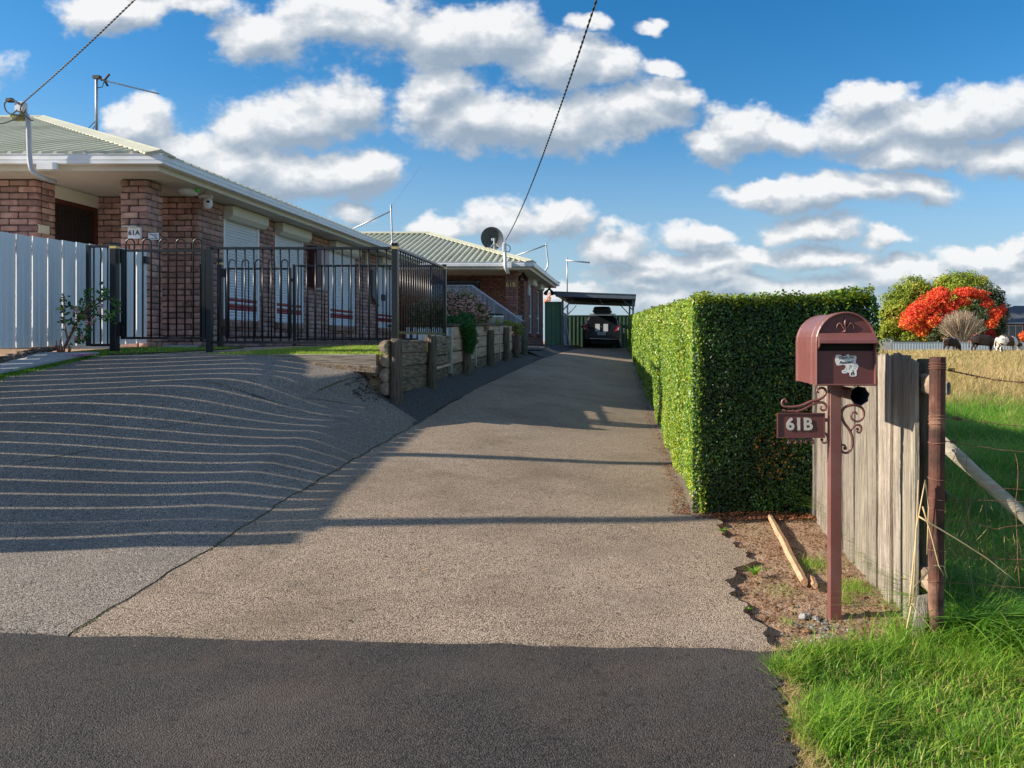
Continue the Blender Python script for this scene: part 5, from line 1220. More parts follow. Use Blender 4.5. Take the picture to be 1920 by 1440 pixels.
# ---------------------------------------------------------------- leaves helper
def leaves(p, nrm, s, w=.55, fold=.25, up=None):
    """diamond leaves folded along the midrib: p (n,3) centres, nrm (n,3) facing, s lengths"""
    n = len(p); nrm = nrm/np.linalg.norm(nrm, axis=1, keepdims=True); r = rng.normal(size=(n, 3))
    if up is not None: r = r*.5+up
    a = np.cross(nrm, r); a /= np.linalg.norm(a, axis=1, keepdims=True)+1e-9; b = np.cross(nrm, a)
    s = s[:, None]; tip = p+a*s*.5; base = p-a*s*.5; l = p+b*s*w*.5+nrm*s*fold*.3; r_ = p-b*s*w*.5+nrm*s*fold*.3
    V = np.stack([base, l, tip, r_], 1).reshape(-1, 3); i = np.arange(n)*4
    F = np.concatenate([np.stack([i, i+1, i+2], 1), np.stack([i, i+2, i+3], 1)]); return V, F, np.tile(np.arange(n), 2)
def leaf_obj(name, p, nrm, s, tint, mat, parent=None, **k):
    V, F, bi = leaves(p, nrm, s, **k); o = np_obj(name, V, F, mat, tint=np.clip(tint, 0, 1)[bi], parent=parent); return o

# ---------------------------------------------------------------- hedge
hd = thing('hedge', 'long clipped green box hedge along the right side of the drive', 'hedge', (.9, 5.2, .05))
def xl_(y): return .415-.0181*(y-5.1)
def bump(y, z): return .022*np.sin(y*2.9+np.sin(y*.8)*2)+.016*np.sin(y*6.3+z*2)+.012*np.sin(z*7+y*1.3)
HH = 1.455; X_R = 1.22
def zg_(y): return Hf(np.full_like(np.asarray(y, float), .35), y)
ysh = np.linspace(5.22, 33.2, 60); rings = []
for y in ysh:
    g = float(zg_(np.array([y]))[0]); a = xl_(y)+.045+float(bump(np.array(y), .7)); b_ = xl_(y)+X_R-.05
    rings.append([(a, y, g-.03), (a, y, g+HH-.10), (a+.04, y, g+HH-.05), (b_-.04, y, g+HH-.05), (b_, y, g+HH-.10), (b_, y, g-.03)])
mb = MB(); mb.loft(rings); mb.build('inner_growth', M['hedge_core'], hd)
def hedge_pts():
    Ps, Ns, Ss, Ts = [], [], [], []
    def add(p, n, s, t): Ps.append(p); Ns.append(n); Ss.append(s); Ts.append(t)
    # front, its shade put into darker leaf tints
    n = 29000; x = .415+(X_R+.02)*rng.random(n); z = rng.random(n)*HH; g = .05; dpt = np.abs(rng.normal(0, .028, n))
    y = 5.10+dpt+.014*np.sin(x*9+z*4)+.05*np.clip((z-1.40)/.06, 0, 1)
    lean = .06*np.clip((.30-z)/.3, 0, 1)+.03*np.clip((x-1.3)/.2, 0, 1)
    p = np.stack([x, y-.0+lean, g+z-.02], 1); nn = np.stack([rng.normal(0, .55, n), -1+rng.normal(0, .45, n), rng.normal(.35, .5, n)], 1)
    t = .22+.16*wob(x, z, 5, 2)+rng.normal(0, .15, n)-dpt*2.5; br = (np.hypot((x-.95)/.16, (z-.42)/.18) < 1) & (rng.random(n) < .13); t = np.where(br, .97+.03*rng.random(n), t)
    t = np.where(rng.random(n) < .008, .95, t)
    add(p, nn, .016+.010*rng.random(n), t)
    # left face, sunlight put into yellower, lighter leaf tints
    for n, y0, y1, sc in ((44000, 5.1, 8.5, .86), (34000, 8.5, 16, 1.5), (26000, 16, 33.3, 2.4)):
        y = y0+(y1-y0)*rng.random(n)**1.15; z = rng.random(n)*HH; dpt = np.abs(rng.normal(0, .028, n))
        x = xl_(y)+dpt+bump(y, z)+.03*np.clip((z-1.38)/.07, 0, 1)+.02*np.clip((.15-z)/.15, 0, 1); p = np.stack([x, y, zg_(y)+z-.02], 1)
        nn = np.stack([-1+rng.normal(0, .45, n), rng.normal(-.1, .55, n), rng.normal(.35, .5, n)], 1)
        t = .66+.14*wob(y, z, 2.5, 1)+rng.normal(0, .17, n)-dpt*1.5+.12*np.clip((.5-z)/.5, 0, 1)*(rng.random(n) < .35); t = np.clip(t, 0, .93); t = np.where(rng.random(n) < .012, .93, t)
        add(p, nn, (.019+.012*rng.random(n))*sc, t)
    # top, leaves tinted lightest to stand for full sun
    for n, y0, y1, sc in ((20000, 5.1, 10, 1.0), (15000, 10, 33, 2.2)):
        y = y0+(y1-y0)*rng.random(n)**1.6; u = rng.random(n); x = xl_(y)+.02+(X_R-.04)*u; spr = np.clip(rng.normal(0, .022, n), -.06, .05)
        z = HH+spr+.012*np.sin(x*11+y*3)+.05*np.clip((u-.72)/.28, 0, 1)*np.abs(np.sin(x*23+y*9)); p = np.stack([x, y, zg_(y)+z-.03], 1)
        nn = np.stack([rng.normal(0, .6, n), rng.normal(0, .6, n), 1+rng.normal(0, .4, n)], 1)
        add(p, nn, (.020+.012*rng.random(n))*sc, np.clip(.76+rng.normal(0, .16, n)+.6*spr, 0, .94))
    # right edge, mostly hidden
    n = 6000; y = 5.1+4*rng.random(n)**1.5; z = rng.random(n)*HH; x = xl_(y)+X_R-np.abs(rng.normal(0, .03, n)); add(np.stack([x, y, zg_(y)+z], 1), np.stack([1+rng.normal(0, .4, n), rng.normal(0, .5, n), rng.normal(.3, .5, n)], 1), .022+.01*rng.random(n), .3+rng.normal(0, .15, n))
    # untrimmed shoots at the near right corner
    for sx, sy, hh in [(1.30,5.2,.05),(1.40,5.25,.08),(1.48,5.2,.10),(1.56,5.3,.08),(1.35,5.5,.06),(1.60,5.2,.05),(1.22,5.3,.05),(1.50,5.6,.12)]:
        n = 130; h = rng.random(n); p = np.stack([sx+rng.normal(0, .028, n), sy+rng.normal(0, .03, n), .05+HH-.05+h*hh], 1); add(p, rng.normal(0, 1, (n, 3))+np.array([0, -.3, .8]), .024+.014*rng.random(n), .60+rng.normal(0, .15, n))
    n = 900; p = np.stack([1.58+np.abs(rng.normal(0, .045, n)), 5.12+rng.random(n)*.3, .5+rng.random(n)*.95], 1); add(p, rng.normal(0, 1, (n, 3))+np.array([.5, -.5, .3]), .026+.014*rng.random(n), .33+rng.normal(0, .15, n))
    return np.vstack(Ps), np.vstack(Ns), np.concatenate(Ss), np.concatenate(Ts)
p, nn, s_, t_ = hedge_pts()
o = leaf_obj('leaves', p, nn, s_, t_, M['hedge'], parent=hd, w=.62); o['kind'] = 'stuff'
# dry litter under the hedge
n = 2500; x = .42+rng.random(n)*1.0; y = 4.98+rng.random(n)*.3; V, F, bi = leaves(np.stack([x, y, Hf(x, y)+rng.random(n)*.015], 1), np.stack([rng.normal(0, .4, n), rng.normal(0, .4, n), np.ones(n)], 1), .014+.012*rng.random(n))
tag(np_obj('leaf_litter', V, F, M['leaf_b']), 'brown leaf litter lying along the front foot of the hedge', 'leaf litter', kind='stuff')
n = 1600; y = 5.1+rng.random(n)**1.5*14; x = xl_(y)-.02-np.abs(rng.normal(0, .06, n)); V, F, bi = leaves(np.stack([x, y, Hf(x, y)+.012+rng.random(n)*.006], 1), np.stack([rng.normal(0, .3, n), rng.normal(0, .3, n), np.ones(n)], 1), .014+.012*rng.random(n))
tag(np_obj('leaf_litter', V, F, M['leaf_b']), 'fine dry litter on the drive along the left foot of the hedge', 'leaf litter', kind='stuff')

# ---------------------------------------------------------------- paling fence
pf = thing('paling_fence', 'short run of weathered grey upright palings between the mailbox and the rusty post', 'fence', (1.2, 4.1, 0))
def paling(y0, y1, zt, x=1.2, mat=M['wood_grey'], lean=0.0, notch=0.0, zb=None, label=None, split=False):
    zb0 = H(x-.05, (y0+y1)/2)-.03 if zb is None else zb; mb = MB(); k = 8; rings = []
    n = 7; t0 = .020; dz0 = [random.uniform(-.012, .008) for _ in range(n)]
    for i in range(k+1):
        s = i/k; z = zb0+(zt-zb0)*s; w = 1-.03*abs(math.sin(s*5+y0*9)); ym, hw = (y0+y1)/2, (y1-y0)/2*w; jit = random.uniform(-.003, .003); off = lean*s
        f = []
        for j in range(n):
            u = -1+2*j/(n-1); zz = z
            if i == k: zz = z+dz0[j]-notch*max(0, u)**2
            if i == 0: zz = z+random.uniform(-.01, .01)
            f.append((x+off+.0035*math.sin(j*2.1+y0*7)+(.004 if j in (0, n-1) else 0), ym+u*hw+jit, zz))
        bk_ = [(x+off+t0, ym+hw+jit, f[-1][2]), (x+off+t0, ym-hw+jit, f[0][2])]
        rings.append(f+bk_)
    mb.loft(rings); o = mb.build('paling', mat, pf)
    if label: o['label'] = label
    return o
for (y0, y1, zt, x, ln) in ((5.28,5.46,1.12,1.20,0),(5.06,5.26,1.13,1.2,0),(4.86,5.04,1.13,1.205,.01),(4.66,4.85,1.12,1.20,0),(4.40,4.64,1.14,1.195,.008),(4.18,4.385,1.13,1.205,0),(3.965,4.165,1.13,1.20,.01)):
    paling(y0, y1, zt, x, lean=ln)
paling(3.785, 3.95, 1.14, 1.195); paling(3.66, 3.765, 1.135, 1.203); paling(3.57, 3.645, 1.14, 1.19, lean=.01)
paling(3.46, 3.572, 1.145, 1.212, zb=.0); paling(3.372, 3.452, 1.135, 1.205); paling(3.262, 3.365, 1.120, 1.198, notch=.03, label='nearest grey paling with rounded top corner')
mb = MB(); mb.bbox((1.255, 4.4, 1.02), (.055, 2.34, .085), .012); mb.build('rail', M['wood_old'], pf)
mb = MB(); mb.bbox((1.255, 4.4, .20), (.055, 2.36, .09), .012); mb.build('rail', M['wood_old'], pf)
for z, s in ((1.02, .034), (.195, .036)):
    mb = MB(); rings = []
    for y, r in ((3.27, .9), (3.20, 1.0), (3.165, .95), (3.155, .6)): rings.append([(1.253+s*r*math.cos(a)*random.uniform(.85, 1.12)*(.8), y+random.uniform(-.006, .006), z+s*1.25*r*math.sin(a)*random.uniform(.9, 1.1)) for a in np.linspace(0, 6.28, 13)[:-1]])
    mb.loft(rings); mb.build('rail_end', M['endgrain'], pf)
mb = MB(); mb.loft([[(1.262+r*math.cos(j*.6283), 3.33+r*math.sin(j*.6283), z) for j in range(10)] for z, r in ((-.2, .034), (.4, .033), (.9, .032), (1.115, .031), (1.125, .024))])
mb.build('post', M['post_dark'], pf)
# leaning bit of board at the foot
mb = MB(); a, b_ = P(1718, 1190, 3.05), P(1732, 1120, 3.09); d_ = (b_-a)
mb.add([a+Vector((-.02, 0, -.03)), a+Vector((.03, 0, -.03)), a+Vector((.03, .02, -.03)), a+Vector((-.02, .02, -.03)), b_+Vector((-.018, 0, 0)), b_+Vector((.022, 0, .008)), b_+Vector((.022, .02, .008)), b_+Vector((-.018, .02, 0))], [(0,3,2,1),(4,5,6,7),(0,1,5,4),(1,2,6,5),(2,3,7,6),(3,0,4,7)])
tag(mb.build('board_offcut', M['wood_grey']), 'short leaning board offcut at the foot of the rusty post', 'board')

# ---------------------------------------------------------------- strainer post and wire fence
wf = thing('wire_fence', 'rusty steel strainer post with barbed and plain wires running right across the paddock edge', 'fence', (1.226, 3.08, -.05))
YW = 3.08; XP = XF(1758, YW)
mb = MB(); n = 16; rings = []
for z, r in ((-.25, .030), (.3, .0305), (.7, .031), (1.0, .031), (1.138, .031), (1.138, .027), (1.06, .026)): rings.append([(XP+(z-.5)*.0+.006*(1.14-z)*-1.2+r*math.cos(j*2*math.pi/n), YW+r*math.sin(j*2*math.pi/n), z) for j in range(n)])
mb.loft(rings); mb.build('strainer_post', M['rust'], wf, smooth=False)
def wirepts(px_list, xe=7.5, zend=None):
    q = [P(a, b_, YW) for a, b_ in px_list]; last, pr = q[-1], q[-2]; sl = (last.z-pr.z)/(last.x-pr.x); zend = last.z if zend is None else zend
    for i in range(1, 8): t = i/7; x = last.x+(xe-last.x)*t; q.append(Vector((x, YW, last.z+sl*(x-last.x)*math.exp(-3*t)*(1-t)+(zend-last.z)*t*t)))
    return smooth(q, 4)
def wire(px_list, r=.0013, zend=None, barbed=False, nm='wire'):
    pts = wirepts(px_list, zend=zend); mb = MB()
    if barbed:
        for ph in (0, math.pi):
            out = []; acc = 0
            for i in range(len(pts)-1):
                a, b_ = pts[i], pts[i+1]; L = (b_-a).length; k = max(1, int(L/.006)) if a.x < 2.6 else max(1, int(L/.03))
                for j in range(k): c = a.lerp(b_, j/k); th = (acc+L*j/k)/.045*6.283+ph; out.append(c+Vector((0, math.cos(th), math.sin(th)))*.0020)
                acc += L
            mb.tube(out, .0017, 4)
        x = pts[0].x+.12
        while x < 3:
            i = max(i for i in range(len(pts)) if pts[i].x <= x); c = pts[i].lerp(pts[i+1], (x-pts[i].x)/(pts[i+1].x-pts[i].x))
            mb.tube([c+Vector((-.004+.0013*math.cos(a), .004*math.cos(a), .004*math.sin(a)))+Vector((.0009*a, 0, 0)) for a in np.linspace(0, 12, 14)], .0012, 4)
            for s in (1, -1): mb.tube([c, c+Vector((s*.005, random.uniform(-.01, .01), random.choice((-1, 1))*random.uniform(.009, .014)))], .0011, 4)
            for s in (1, -1): mb.tube([c+Vector((.008, 0, 0)), c+Vector((s*.012, random.uniform(-.01, .01), s*random.uniform(.006, .012)))], .0011, 4)
            x += random.uniform(.075, .11)
    else: mb.tube(pts, r, 5)
    return mb.build(nm, M['rustwire'], wf, smooth=True)
wire([(1776,694),(1800,699),(1850,709),(1920,717)], barbed=True, nm='barbed_wire', zend=1.02)
wire([(1772,782),(1815,789),(1860,793),(1920,799)], .0016); wire([(1770,826),(1800,832),(1850,839),(1920,847)], .0014)
wire([(1768,901),(1800,903),(1850,912),(1920,918)], .0011); wire([(1768,938),(1850,938),(1920,941)], .0011); wire([(1768,975),(1820,979),(1870,992),(1920,984)], .0011)
wire([(1765,1035),(1800,1039),(1850,1047),(1920,1049)], .0012); wire([(1765,1092),(1850,1096),(1920,1102)], .0011)
for z in (1.110, 1.098, 1.090, .905, .893, .875, .80, .655, .575, .535, .37, .25):   # wraps round the post
    mb = MB(); mb.tube([(XP-.006*(1.14-z)*1.2+.0335*math.cos(a), YW+.0335*math.sin(a), z+.004*math.sin(a+z*9)) for a in np.linspace(0, 6.283, 17)[:-1]], .0016, 4, closed=True); mb.build('wire_wrap', M['rustwire'], wf, smooth=True)
for c in (P(1782, 693, YW), P(1790, 784, YW), P(1796, 786, YW), P(1785, 829, YW)): mb = MB(); mb.tube([c+Vector((.0012*a-.008, .005*math.cos(a*1.5), .005*math.sin(a*1.5))) for a in np.linspace(0, 22, 50)], .0014, 4); mb.build('wire_knot', M['rustwire'], wf, smooth=True)
for pts in ([(1798,833),(1790,855),(1785,870),(1784,900)], [(1824,835),(1812,862),(1814,905),(1812,940),(1814,985),(1810,1040)], [(1901,845),(1908,870),(1908,910),(1904,945),(1906,985),(1908,1050),(1901,1075)], [(1908,1050),(1912,1100)]): mb = MB(); mb.tube(smooth([P(a, b_, YW+.004) for a, b_ in pts], 3), .0012, 4); mb.build('wire_stay', M['rustwire'], wf, smooth=True)
for x in np.arange(1.95, 4, .3): mb = MB(); mb.tube([(x, YW, .78), (x+.01, YW, .45), (x, YW, .2)], .0012, 4); mb.build('wire_stay', M['rustwire'], wf, smooth=True)
mb = MB(); c = P(1778, 934, YW); mb.bbox((c.x, YW+.04, c.z), (.032, .04, .045), .012); mb.build('insulator', M['plastic'], wf)
mb = MB(); c = P(1777, 728, YW+.05); mb.bbox((c.x, YW+.05, c.z), (.018, .03, .055), .008); mb.build('insulator', M['stone'], wf)
# timber stay pole leaning against the post
mb = MB(); a = P(1765, 828, 3.16); b_ = P(1920, 968, 3.12); e = a+(b_-a)*2.2; e.z = max(e.z, -.12); mb.tube([a.lerp(e, i/10) for i in range(11)], [.026+.002*math.sin(i*2.2) for i in range(11)], 12)
tag(mb.build('stay_pole', M['brace'], smooth=True), 'round grey stay pole slanting down from the rusty post', 'pole')

# ---------------------------------------------------------------- mailbox
YM = 3.2
bx, bz0, bzc, br = XF(1586.5, YM), ZF(723.5, YM), ZF(641.5, YM), .1265
mx_ = thing('mailbox', 'maroon arched metal mailbox on a square post with scrollwork', 'mailbox', (bx, 3.39, 0))
def arch(r, z0, y, n=18): # outline of the box front
    return [(bx-r, y, z0), (bx-r, y, bzc)]+[(bx-r*math.cos(t), y, bzc+r*math.sin(t)) for t in np.linspace(0, math.pi, n)[1:-1]]+[(bx+r, y, bzc), (bx+r, y, z0)]
mb = MB()
D = .385
R_ = [(br-.004, bz0+.004, YM-.004), (br, bz0, YM), (br, bz0, YM+.020), (br-.004, bz0+.003, YM+.024), (br-.004, bz0+.003, YM+.085), (br-.0005, bz0+.001, YM+.090), (br-.0005, bz0+.001, YM+.105), (br-.004, bz0+.003, YM+.110), (br-.004, bz0+.003, YM+D-.02), (br, bz0, YM+D-.014), (br, bz0, YM+D), (br-.01, bz0+.01, YM+D+.004)]
inner = [(br-.0085, bz0+.0085, YM-.002), (br-.0085, bz0+.0085, YM+.016)]
rings = [arch(r, z, y) for r, z, y in inner[::-1]+R_]
mb.loft(rings, cap=True); mb.build('box', M['maroon'], mx_)
# front panels: upper field and lower door with the slot between
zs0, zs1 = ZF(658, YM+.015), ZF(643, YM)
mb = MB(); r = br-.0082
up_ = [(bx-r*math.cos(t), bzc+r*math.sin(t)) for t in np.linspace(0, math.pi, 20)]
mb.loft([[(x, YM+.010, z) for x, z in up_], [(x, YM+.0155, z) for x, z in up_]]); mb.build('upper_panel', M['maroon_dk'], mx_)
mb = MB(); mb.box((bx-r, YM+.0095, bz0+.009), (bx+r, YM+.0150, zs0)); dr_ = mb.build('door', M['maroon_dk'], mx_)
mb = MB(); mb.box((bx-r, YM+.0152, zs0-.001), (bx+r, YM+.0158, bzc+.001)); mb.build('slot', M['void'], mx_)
# hood over the slot
mb = MB(); zt_h = ZF(625, YM); zb_h = ZF(643.5, YM-.03)
def hood(y, x0, x1, z): return (x0, x1, y, z)
pro = [(YM+.009, zt_h+.002), (YM-.004, zt_h), (YM-.034, zb_h+.012), (YM-.038, zb_h), (YM-.033, zb_h-.001), (YM-.004, zt_h-.010), (YM+.009, zt_h-.012)]
L0, L1 = bx-.112, bx+.117
mb.loft([[(x+(.012 if k in (1, 2, 3) and e else 0)*(1 if e == 1 else -1), y, z) for k, (y, z) in enumerate(pro)] for x, e in ((L0-.006, 0), (L0, 0), (L1, 0), (L1+.003, 0))])
for x in (L0-.006, L1-.002): mb.add([(x, YM+.009, zt_h), (x, YM-.036, zb_h), (x, YM-.030, zb_h-.012), (x, YM+.009, zb_h-.030), (x+.005, YM+.009, zt_h), (x+.005, YM-.036, zb_h), (x+.005, YM-.030, zb_h-.012), (x+.005, YM+.009, zb_h-.030)], [(0,1,2,3),(7,6,5,4),(0,4,5,1),(1,5,6,2),(2,6,7,3)])
mb.build('hood', M['maroon'], mx_)
# lily ornament
fc = P(1585, 608, YM+.004); mb = MB(); S_ = 1/4.5/FOC*YM
def fz(x, y): return Vector((fc.x+(x-743)*S_, YM+.006, fc.z-(y-215)*S_))
mb.loft([[fz(743-w, y)+Vector((0, .003, 0)), fz(743, y)+Vector((0, -h, 0)), fz(743+w, y)+Vector((0, .003, 0))] for y, w, h in ((150,1,.001),(170,9,.004),(195,17,.007),(220,15,.007),(245,8,.006),(262,8,.006),(274,20,.005),(280,26,.003))], cap=True)
for s in (1, -1):
    mb.tube(smooth([fz(743+s*x, y) for x, y in ((8,258),(20,235),(35,215),(50,208),(65,220),(72,245),(68,255))], 3), [.001+.004*math.sin(math.pi*min(1, (i+3)/20)) for i in range(19)], 8)
mb.build('lily_ornament', M['maroon'], mx_, smooth=True)
# sticker: white backing, lettering and a plain little figure
mb = MB(); ys_ = YM+.0093
def sp(x, y): c = P(1540+x/16, 650+y/16, ys_); return (c.x, c.z)
outl = [(425,265),(470,240),(580,245),(640,300),(740,270),(780,225),(820,230),(840,275),(1030,270),(1060,320),(1040,400),(1030,495),(1090,520),(1112,590),(1085,680),(1060,700),(1062,860),(1000,895),(880,895),(840,850),(850,800),(790,760),(760,800),(640,800),(605,750),(625,710),(690,690),(735,610),(720,560),(640,540),(560,560),(470,560),(435,500),(410,400),(430,330)]
mb.prism([sp(a, b_) for a, b_ in outl][::-1], .0006, Matrix(((1,0,0,0),(0,0,-1,ys_),(0,1,0,0),(0,0,0,1)))); stk = mb.build('sticker', M['sticker'], dr_)
for s, x, y, sz in (('Thank you', 735, 325, .0165), ('Postman!', 735, 470, .0165)):
    c = P(1540+x/16, 650+y/16, ys_); o = put_text('lettering', text_mesh(s, sz, M['ink'], .0002, .45, .0003, .92), stk.parent, (c.x, ys_-.0010, c.z)); o.rotation_euler = (R(90), R(-4), 0)
mb = MB()
for poly in ([(880,860),(895,770),(975,765),(990,850),(960,862),(945,800),(925,800),(920,862)], [(935,700),(950,690),(960,765),(940,765)], [(990,650),(1030,655),(1010,672)]): mb.prism([sp(a, b_) for a, b_ in poly][::-1], .0004, Matrix(((1,0,0,0),(0,0,-1,ys_-.0007),(0,1,0,0),(0,0,0,1))))
for pts in ([(960,560),(990,600),(1020,620)], [(860,540),(850,590),(830,660),(830,690)], [(730,640),(760,690)], [(650,740),(700,745),(740,740)], [(900,560),(880,620)], [(1000,560),(1040,580),(1045,620)]): mb.tube([(sp(a, b_)[0], ys_-.0008, sp(a, b_)[1]) for a, b_ in pts], .0006, 4)
mb.build('print', M['ink'], dr_)
mb = MB(); mb.bbox((bx+.0015, 3.39, (bz0-.12)/2), (.0505, .0505, bz0+.12-.001), .003); mb.build('post', M['maroon'], mx_)
# scrollwork
YS = 3.375
def zp(x, y, Y=YS): return P(1420+x/4.5, 560+y/4.5, Y)
def scroll(pts, r0, name='scroll', k=5, taper=True, Y=YS):
    q = smooth([zp(a, b_, Y) for a, b_ in pts], k); n = len(q); mb = MB(); mb.tube(q, [r0*(.65+.35*math.sin(math.pi*min(1, max(0, i/(n-1)))))*(1 if taper else 1) for i in range(n)], 8)
    for e in (q[0], ): mb.bbox(tuple(e), (r0*2.4, r0*2, r0*2.4), r0*.6)
    return mb.build(name, M['maroon'], mx_, smooth=True)
scroll([(240,872),(236,850),(214,858),(208,888),(235,910),(300,914),(380,900),(450,868),(510,855),(552,832),(578,798),(572,766),(545,752),(515,762),(503,782),(520,794)], .0062)
scroll([(225,946),(290,950),(370,940),(440,905),(500,880),(550,876),(578,900),(574,935),(548,942),(532,922),(547,908)], .0058)
scroll([(300,952),(340,956),(350,958)], .006)
scroll([(545,1190),(552,1214),(580,1214),(596,1185),(585,1150),(572,1130)], .0052)
scroll([(742,1262),(740,1240),(712,1236),(704,1268),(722,1295),(760,1300),(792,1268),(803,1215),(797,1155),(772,1100),(732,1045),(711,980),(728,928),(775,902),(835,900),(884,925),(900,975),(878,1022),(835,1036),(797,1012),(796,972),(824,954),(842,978)], .0062)
scroll([(846,1100),(838,1118),(862,1130),(878,1100),(866,1070),(835,1066),(806,1088),(788,1125)], .0055)
for a, b_ in ((262, 1), (470, -1)):
    scroll([(a+b_*12, 1215), (a, 1222), (a+b_*2, 1196), (a+b_*30, 1184), (a+b_*60, 1196), (a+b_*62, 1220), (a+b_*48, 1214)], .0048)
mb = MB(); c = zp(365, 1204)
for dx, dz, s in ((0, 0, .0085), (0, -.010, .005), (-.013, .004, .005), (.013, .004, .005)): mb.bbox((c.x+dx, c.y, c.z+dz), (s*1.8, s*1.6, s*1.8), s*.55)
mb.build('bead_ornament', M['maroon'], mx_, smooth=True)
# number plate
a, b_ = zp(166, 1174), zp(569, 964); mb = MB(); f = .0045
mb.box((a.x, YS-.004, a.z), (b_.x, YS+.004, b_.z)); mb.box((a.x, YS-.009, a.z), (a.x+f, YS-.0041, b_.z)); mb.box((b_.x-f, YS-.009, a.z), (b_.x, YS-.0041, b_.z)); mb.box((a.x+f+.0001, YS-.009, a.z), (b_.x-f-.0001, YS-.0041, a.z+f)); mb.box((a.x+f+.0001, YS-.009, b_.z-f), (b_.x-f-.0001, YS-.0041, b_.z))
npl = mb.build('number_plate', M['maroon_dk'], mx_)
c = zp(352, 1062); put_text('lettering', text_mesh('61B', .073, M['silver'], .0022, 0, .0022, 1.02), npl, (c.x, YS-.0062, c.z))
mb = MB(); mb.box((b_.x, YS-.004, a.z+.07), (bx-.02, YS+.006, a.z+.085)); mb.box((b_.x, YS-.004, a.z+.012), (bx-.02, YS+.006, a.z+.02)); mb.build('plate_arm', M['maroon'], mx_)
# newspaper tube
c = P(1611.5, 742, 3.27); mb = MB(); n = 16
def tring(r, y, sc=0): return [(c.x+(r*(1+sc*(math.cos(j*math.pi) if True else 0)))*math.cos(j*2*math.pi/n+.2), y, c.z+(r*(1+sc*math.cos(j*math.pi)))*math.sin(j*2*math.pi/n+.2)) for j in range(n)]
mb.loft([tring(.026, 3.60), tring(.027, 3.36), tring(.034, 3.30), tring(.040, 3.272, .05), tring(.041, 3.268, .06), tring(.038, 3.270, .05)][::1], cap=False); mb.add(tring(.026, 3.60), [tuple(range(n))]); mb.build('newspaper_tube', M['maroon'], mx_)
mb = MB(); mb.loft([tring(.0375, 3.273, .05), tring(.031, 3.30), tring(.0245, 3.36), tring(.0235, 3.59)], cap=False); mb.add(tring(.0235, 3.588), [tuple(range(n))]); mb.build('tube_lining', pm('blue_black_lining', (.012,.02,.03), (.02,.03,.045), 8, .35), mx_)
# ---------------------------------------------------------------- carport and car
cp = thing('carport', 'flat roofed dark steel carport at the end of the drive', 'carport', (-1.3, 34, .85))
YC, YE = 31.4, 37.6; xL, xR = XF(1047, YC), XF(1190, YC); zL, zR = ZF(546.5, YC), ZF(552, YC)
M['frame'] = pm('slate_blue_steel', (.10,.13,.16), (.13,.16,.19), 3, .5)
mb = MB()
def slab(x0, x1, y0, y1, t0, t1, dz=0): mb.add([(x0, y0, zL-t1+dz), (x1, y0, zR-t1+dz), (x1, y1, zR-t1-.02+dz), (x0, y1, zL-t1-.02+dz), (x0, y0, zL-t0+dz), (x1, y0, zR-t0+dz), (x1, y1, zR-t0-.02+dz), (x0, y1, zL-t0-.02+dz)], [(0,3,2,1),(4,5,6,7),(0,1,5,4),(1,2,6,5),(2,3,7,6),(3,0,4,7)])
slab(xL-.12, xR+.06, YC-.15, YE+.1, 0, .03); mb.build('roof', M['frame'], cp)
mb = MB(); slab(xL-.10, xR+.05, YC-.13, YC-.02, .03, .20); slab(xL-.1, xR+.05, YE-.1, YE, .03, .20)
mb.tube([(xL-.14, YC-.2, zL-.07), (xL-.14, YE, zL-.09)], .07, 8); mb.build('fascia', M['frame'], cp)
mb = MB()
for y in (33.4, 35.4): slab(xL, xR, y, y+.07, .031, .16)
mb.box(((xL+xR)/2, YC, zR-.10), ((xL+xR)/2+.06, YE, zR-.04)); mb.build('roof_beam', M['plastic'], cp)
for x, y in ((XF(1055, 31.5), 31.5), (XF(1187, 31.5), 31.5), (XF(1064, 36.8), 36.8), (XF(1180.5, 36.8), 36.8)):
    mb = MB(); mb.box((x-.04, y-.04, .7), (x+.04, y+.04, zR-.2)); mb.build('post', M['frame'], cp)
    s = 1 if x < -1.3 else -1; mb = MB(); mb.tube([(x, y, zR-.65), (x+s*.42, y, zR-.20)], .025, 6); mb.build('brace', M['frame'], cp)
def corr_fence(name, label, a, b_, z0, z1, mat, pitch=.19, group=None, dep=.03):
    a, b_ = Vector((a[0], a[1], 0)), Vector((b_[0], b_[1], 0)); L = (b_-a).length; u = (b_-a).normalized(); nrm = Vector((u.y, -u.x, 0)); pts = []; s = 0
    while s < L:
        for ds, o in ((0, 0), (pitch*.42, 0), (pitch*.5, dep), (pitch*.88, dep)): pts.append(a+u*min(L, s+ds)+nrm*o)
        s += pitch
    mb = MB(); n = len(pts); mb.add([p+Vector((0, 0, z0)) for p in pts]+[p+Vector((0, 0, z1)) for p in pts]+[p-nrm*.004+Vector((0, 0, z0)) for p in pts]+[p-nrm*.004+Vector((0, 0, z1)) for p in pts], [(i, i+1, n+i+1, n+i) for i in range(n-1)]+[(2*n+i+1, 2*n+i, 3*n+i, 3*n+i+1) for i in range(n-1)])
    t = thing(name, label, 'fence', (a.x, a.y, z0), group); mb.build('sheet', mat, t)
    m2 = MB(); m2.loft([[p+nrm*.04+Vector((0, 0, z1-.02)), p+nrm*.04+Vector((0, 0, z1+.03)), p-nrm*.03+Vector((0, 0, z1+.03)), p-nrm*.03+Vector((0, 0, z1-.02))] for p in (a, b_)]); m2.build('top_rail', mat, t); return t
corr_fence('green_steel_fence', 'pale green ribbed steel fence between the second house and the carport', (XF(1021.5, 31.7), 31.7), (XF(1053, 31.7), 31.7), 1.0, ZF(567, 31.7), M['green_steel'])
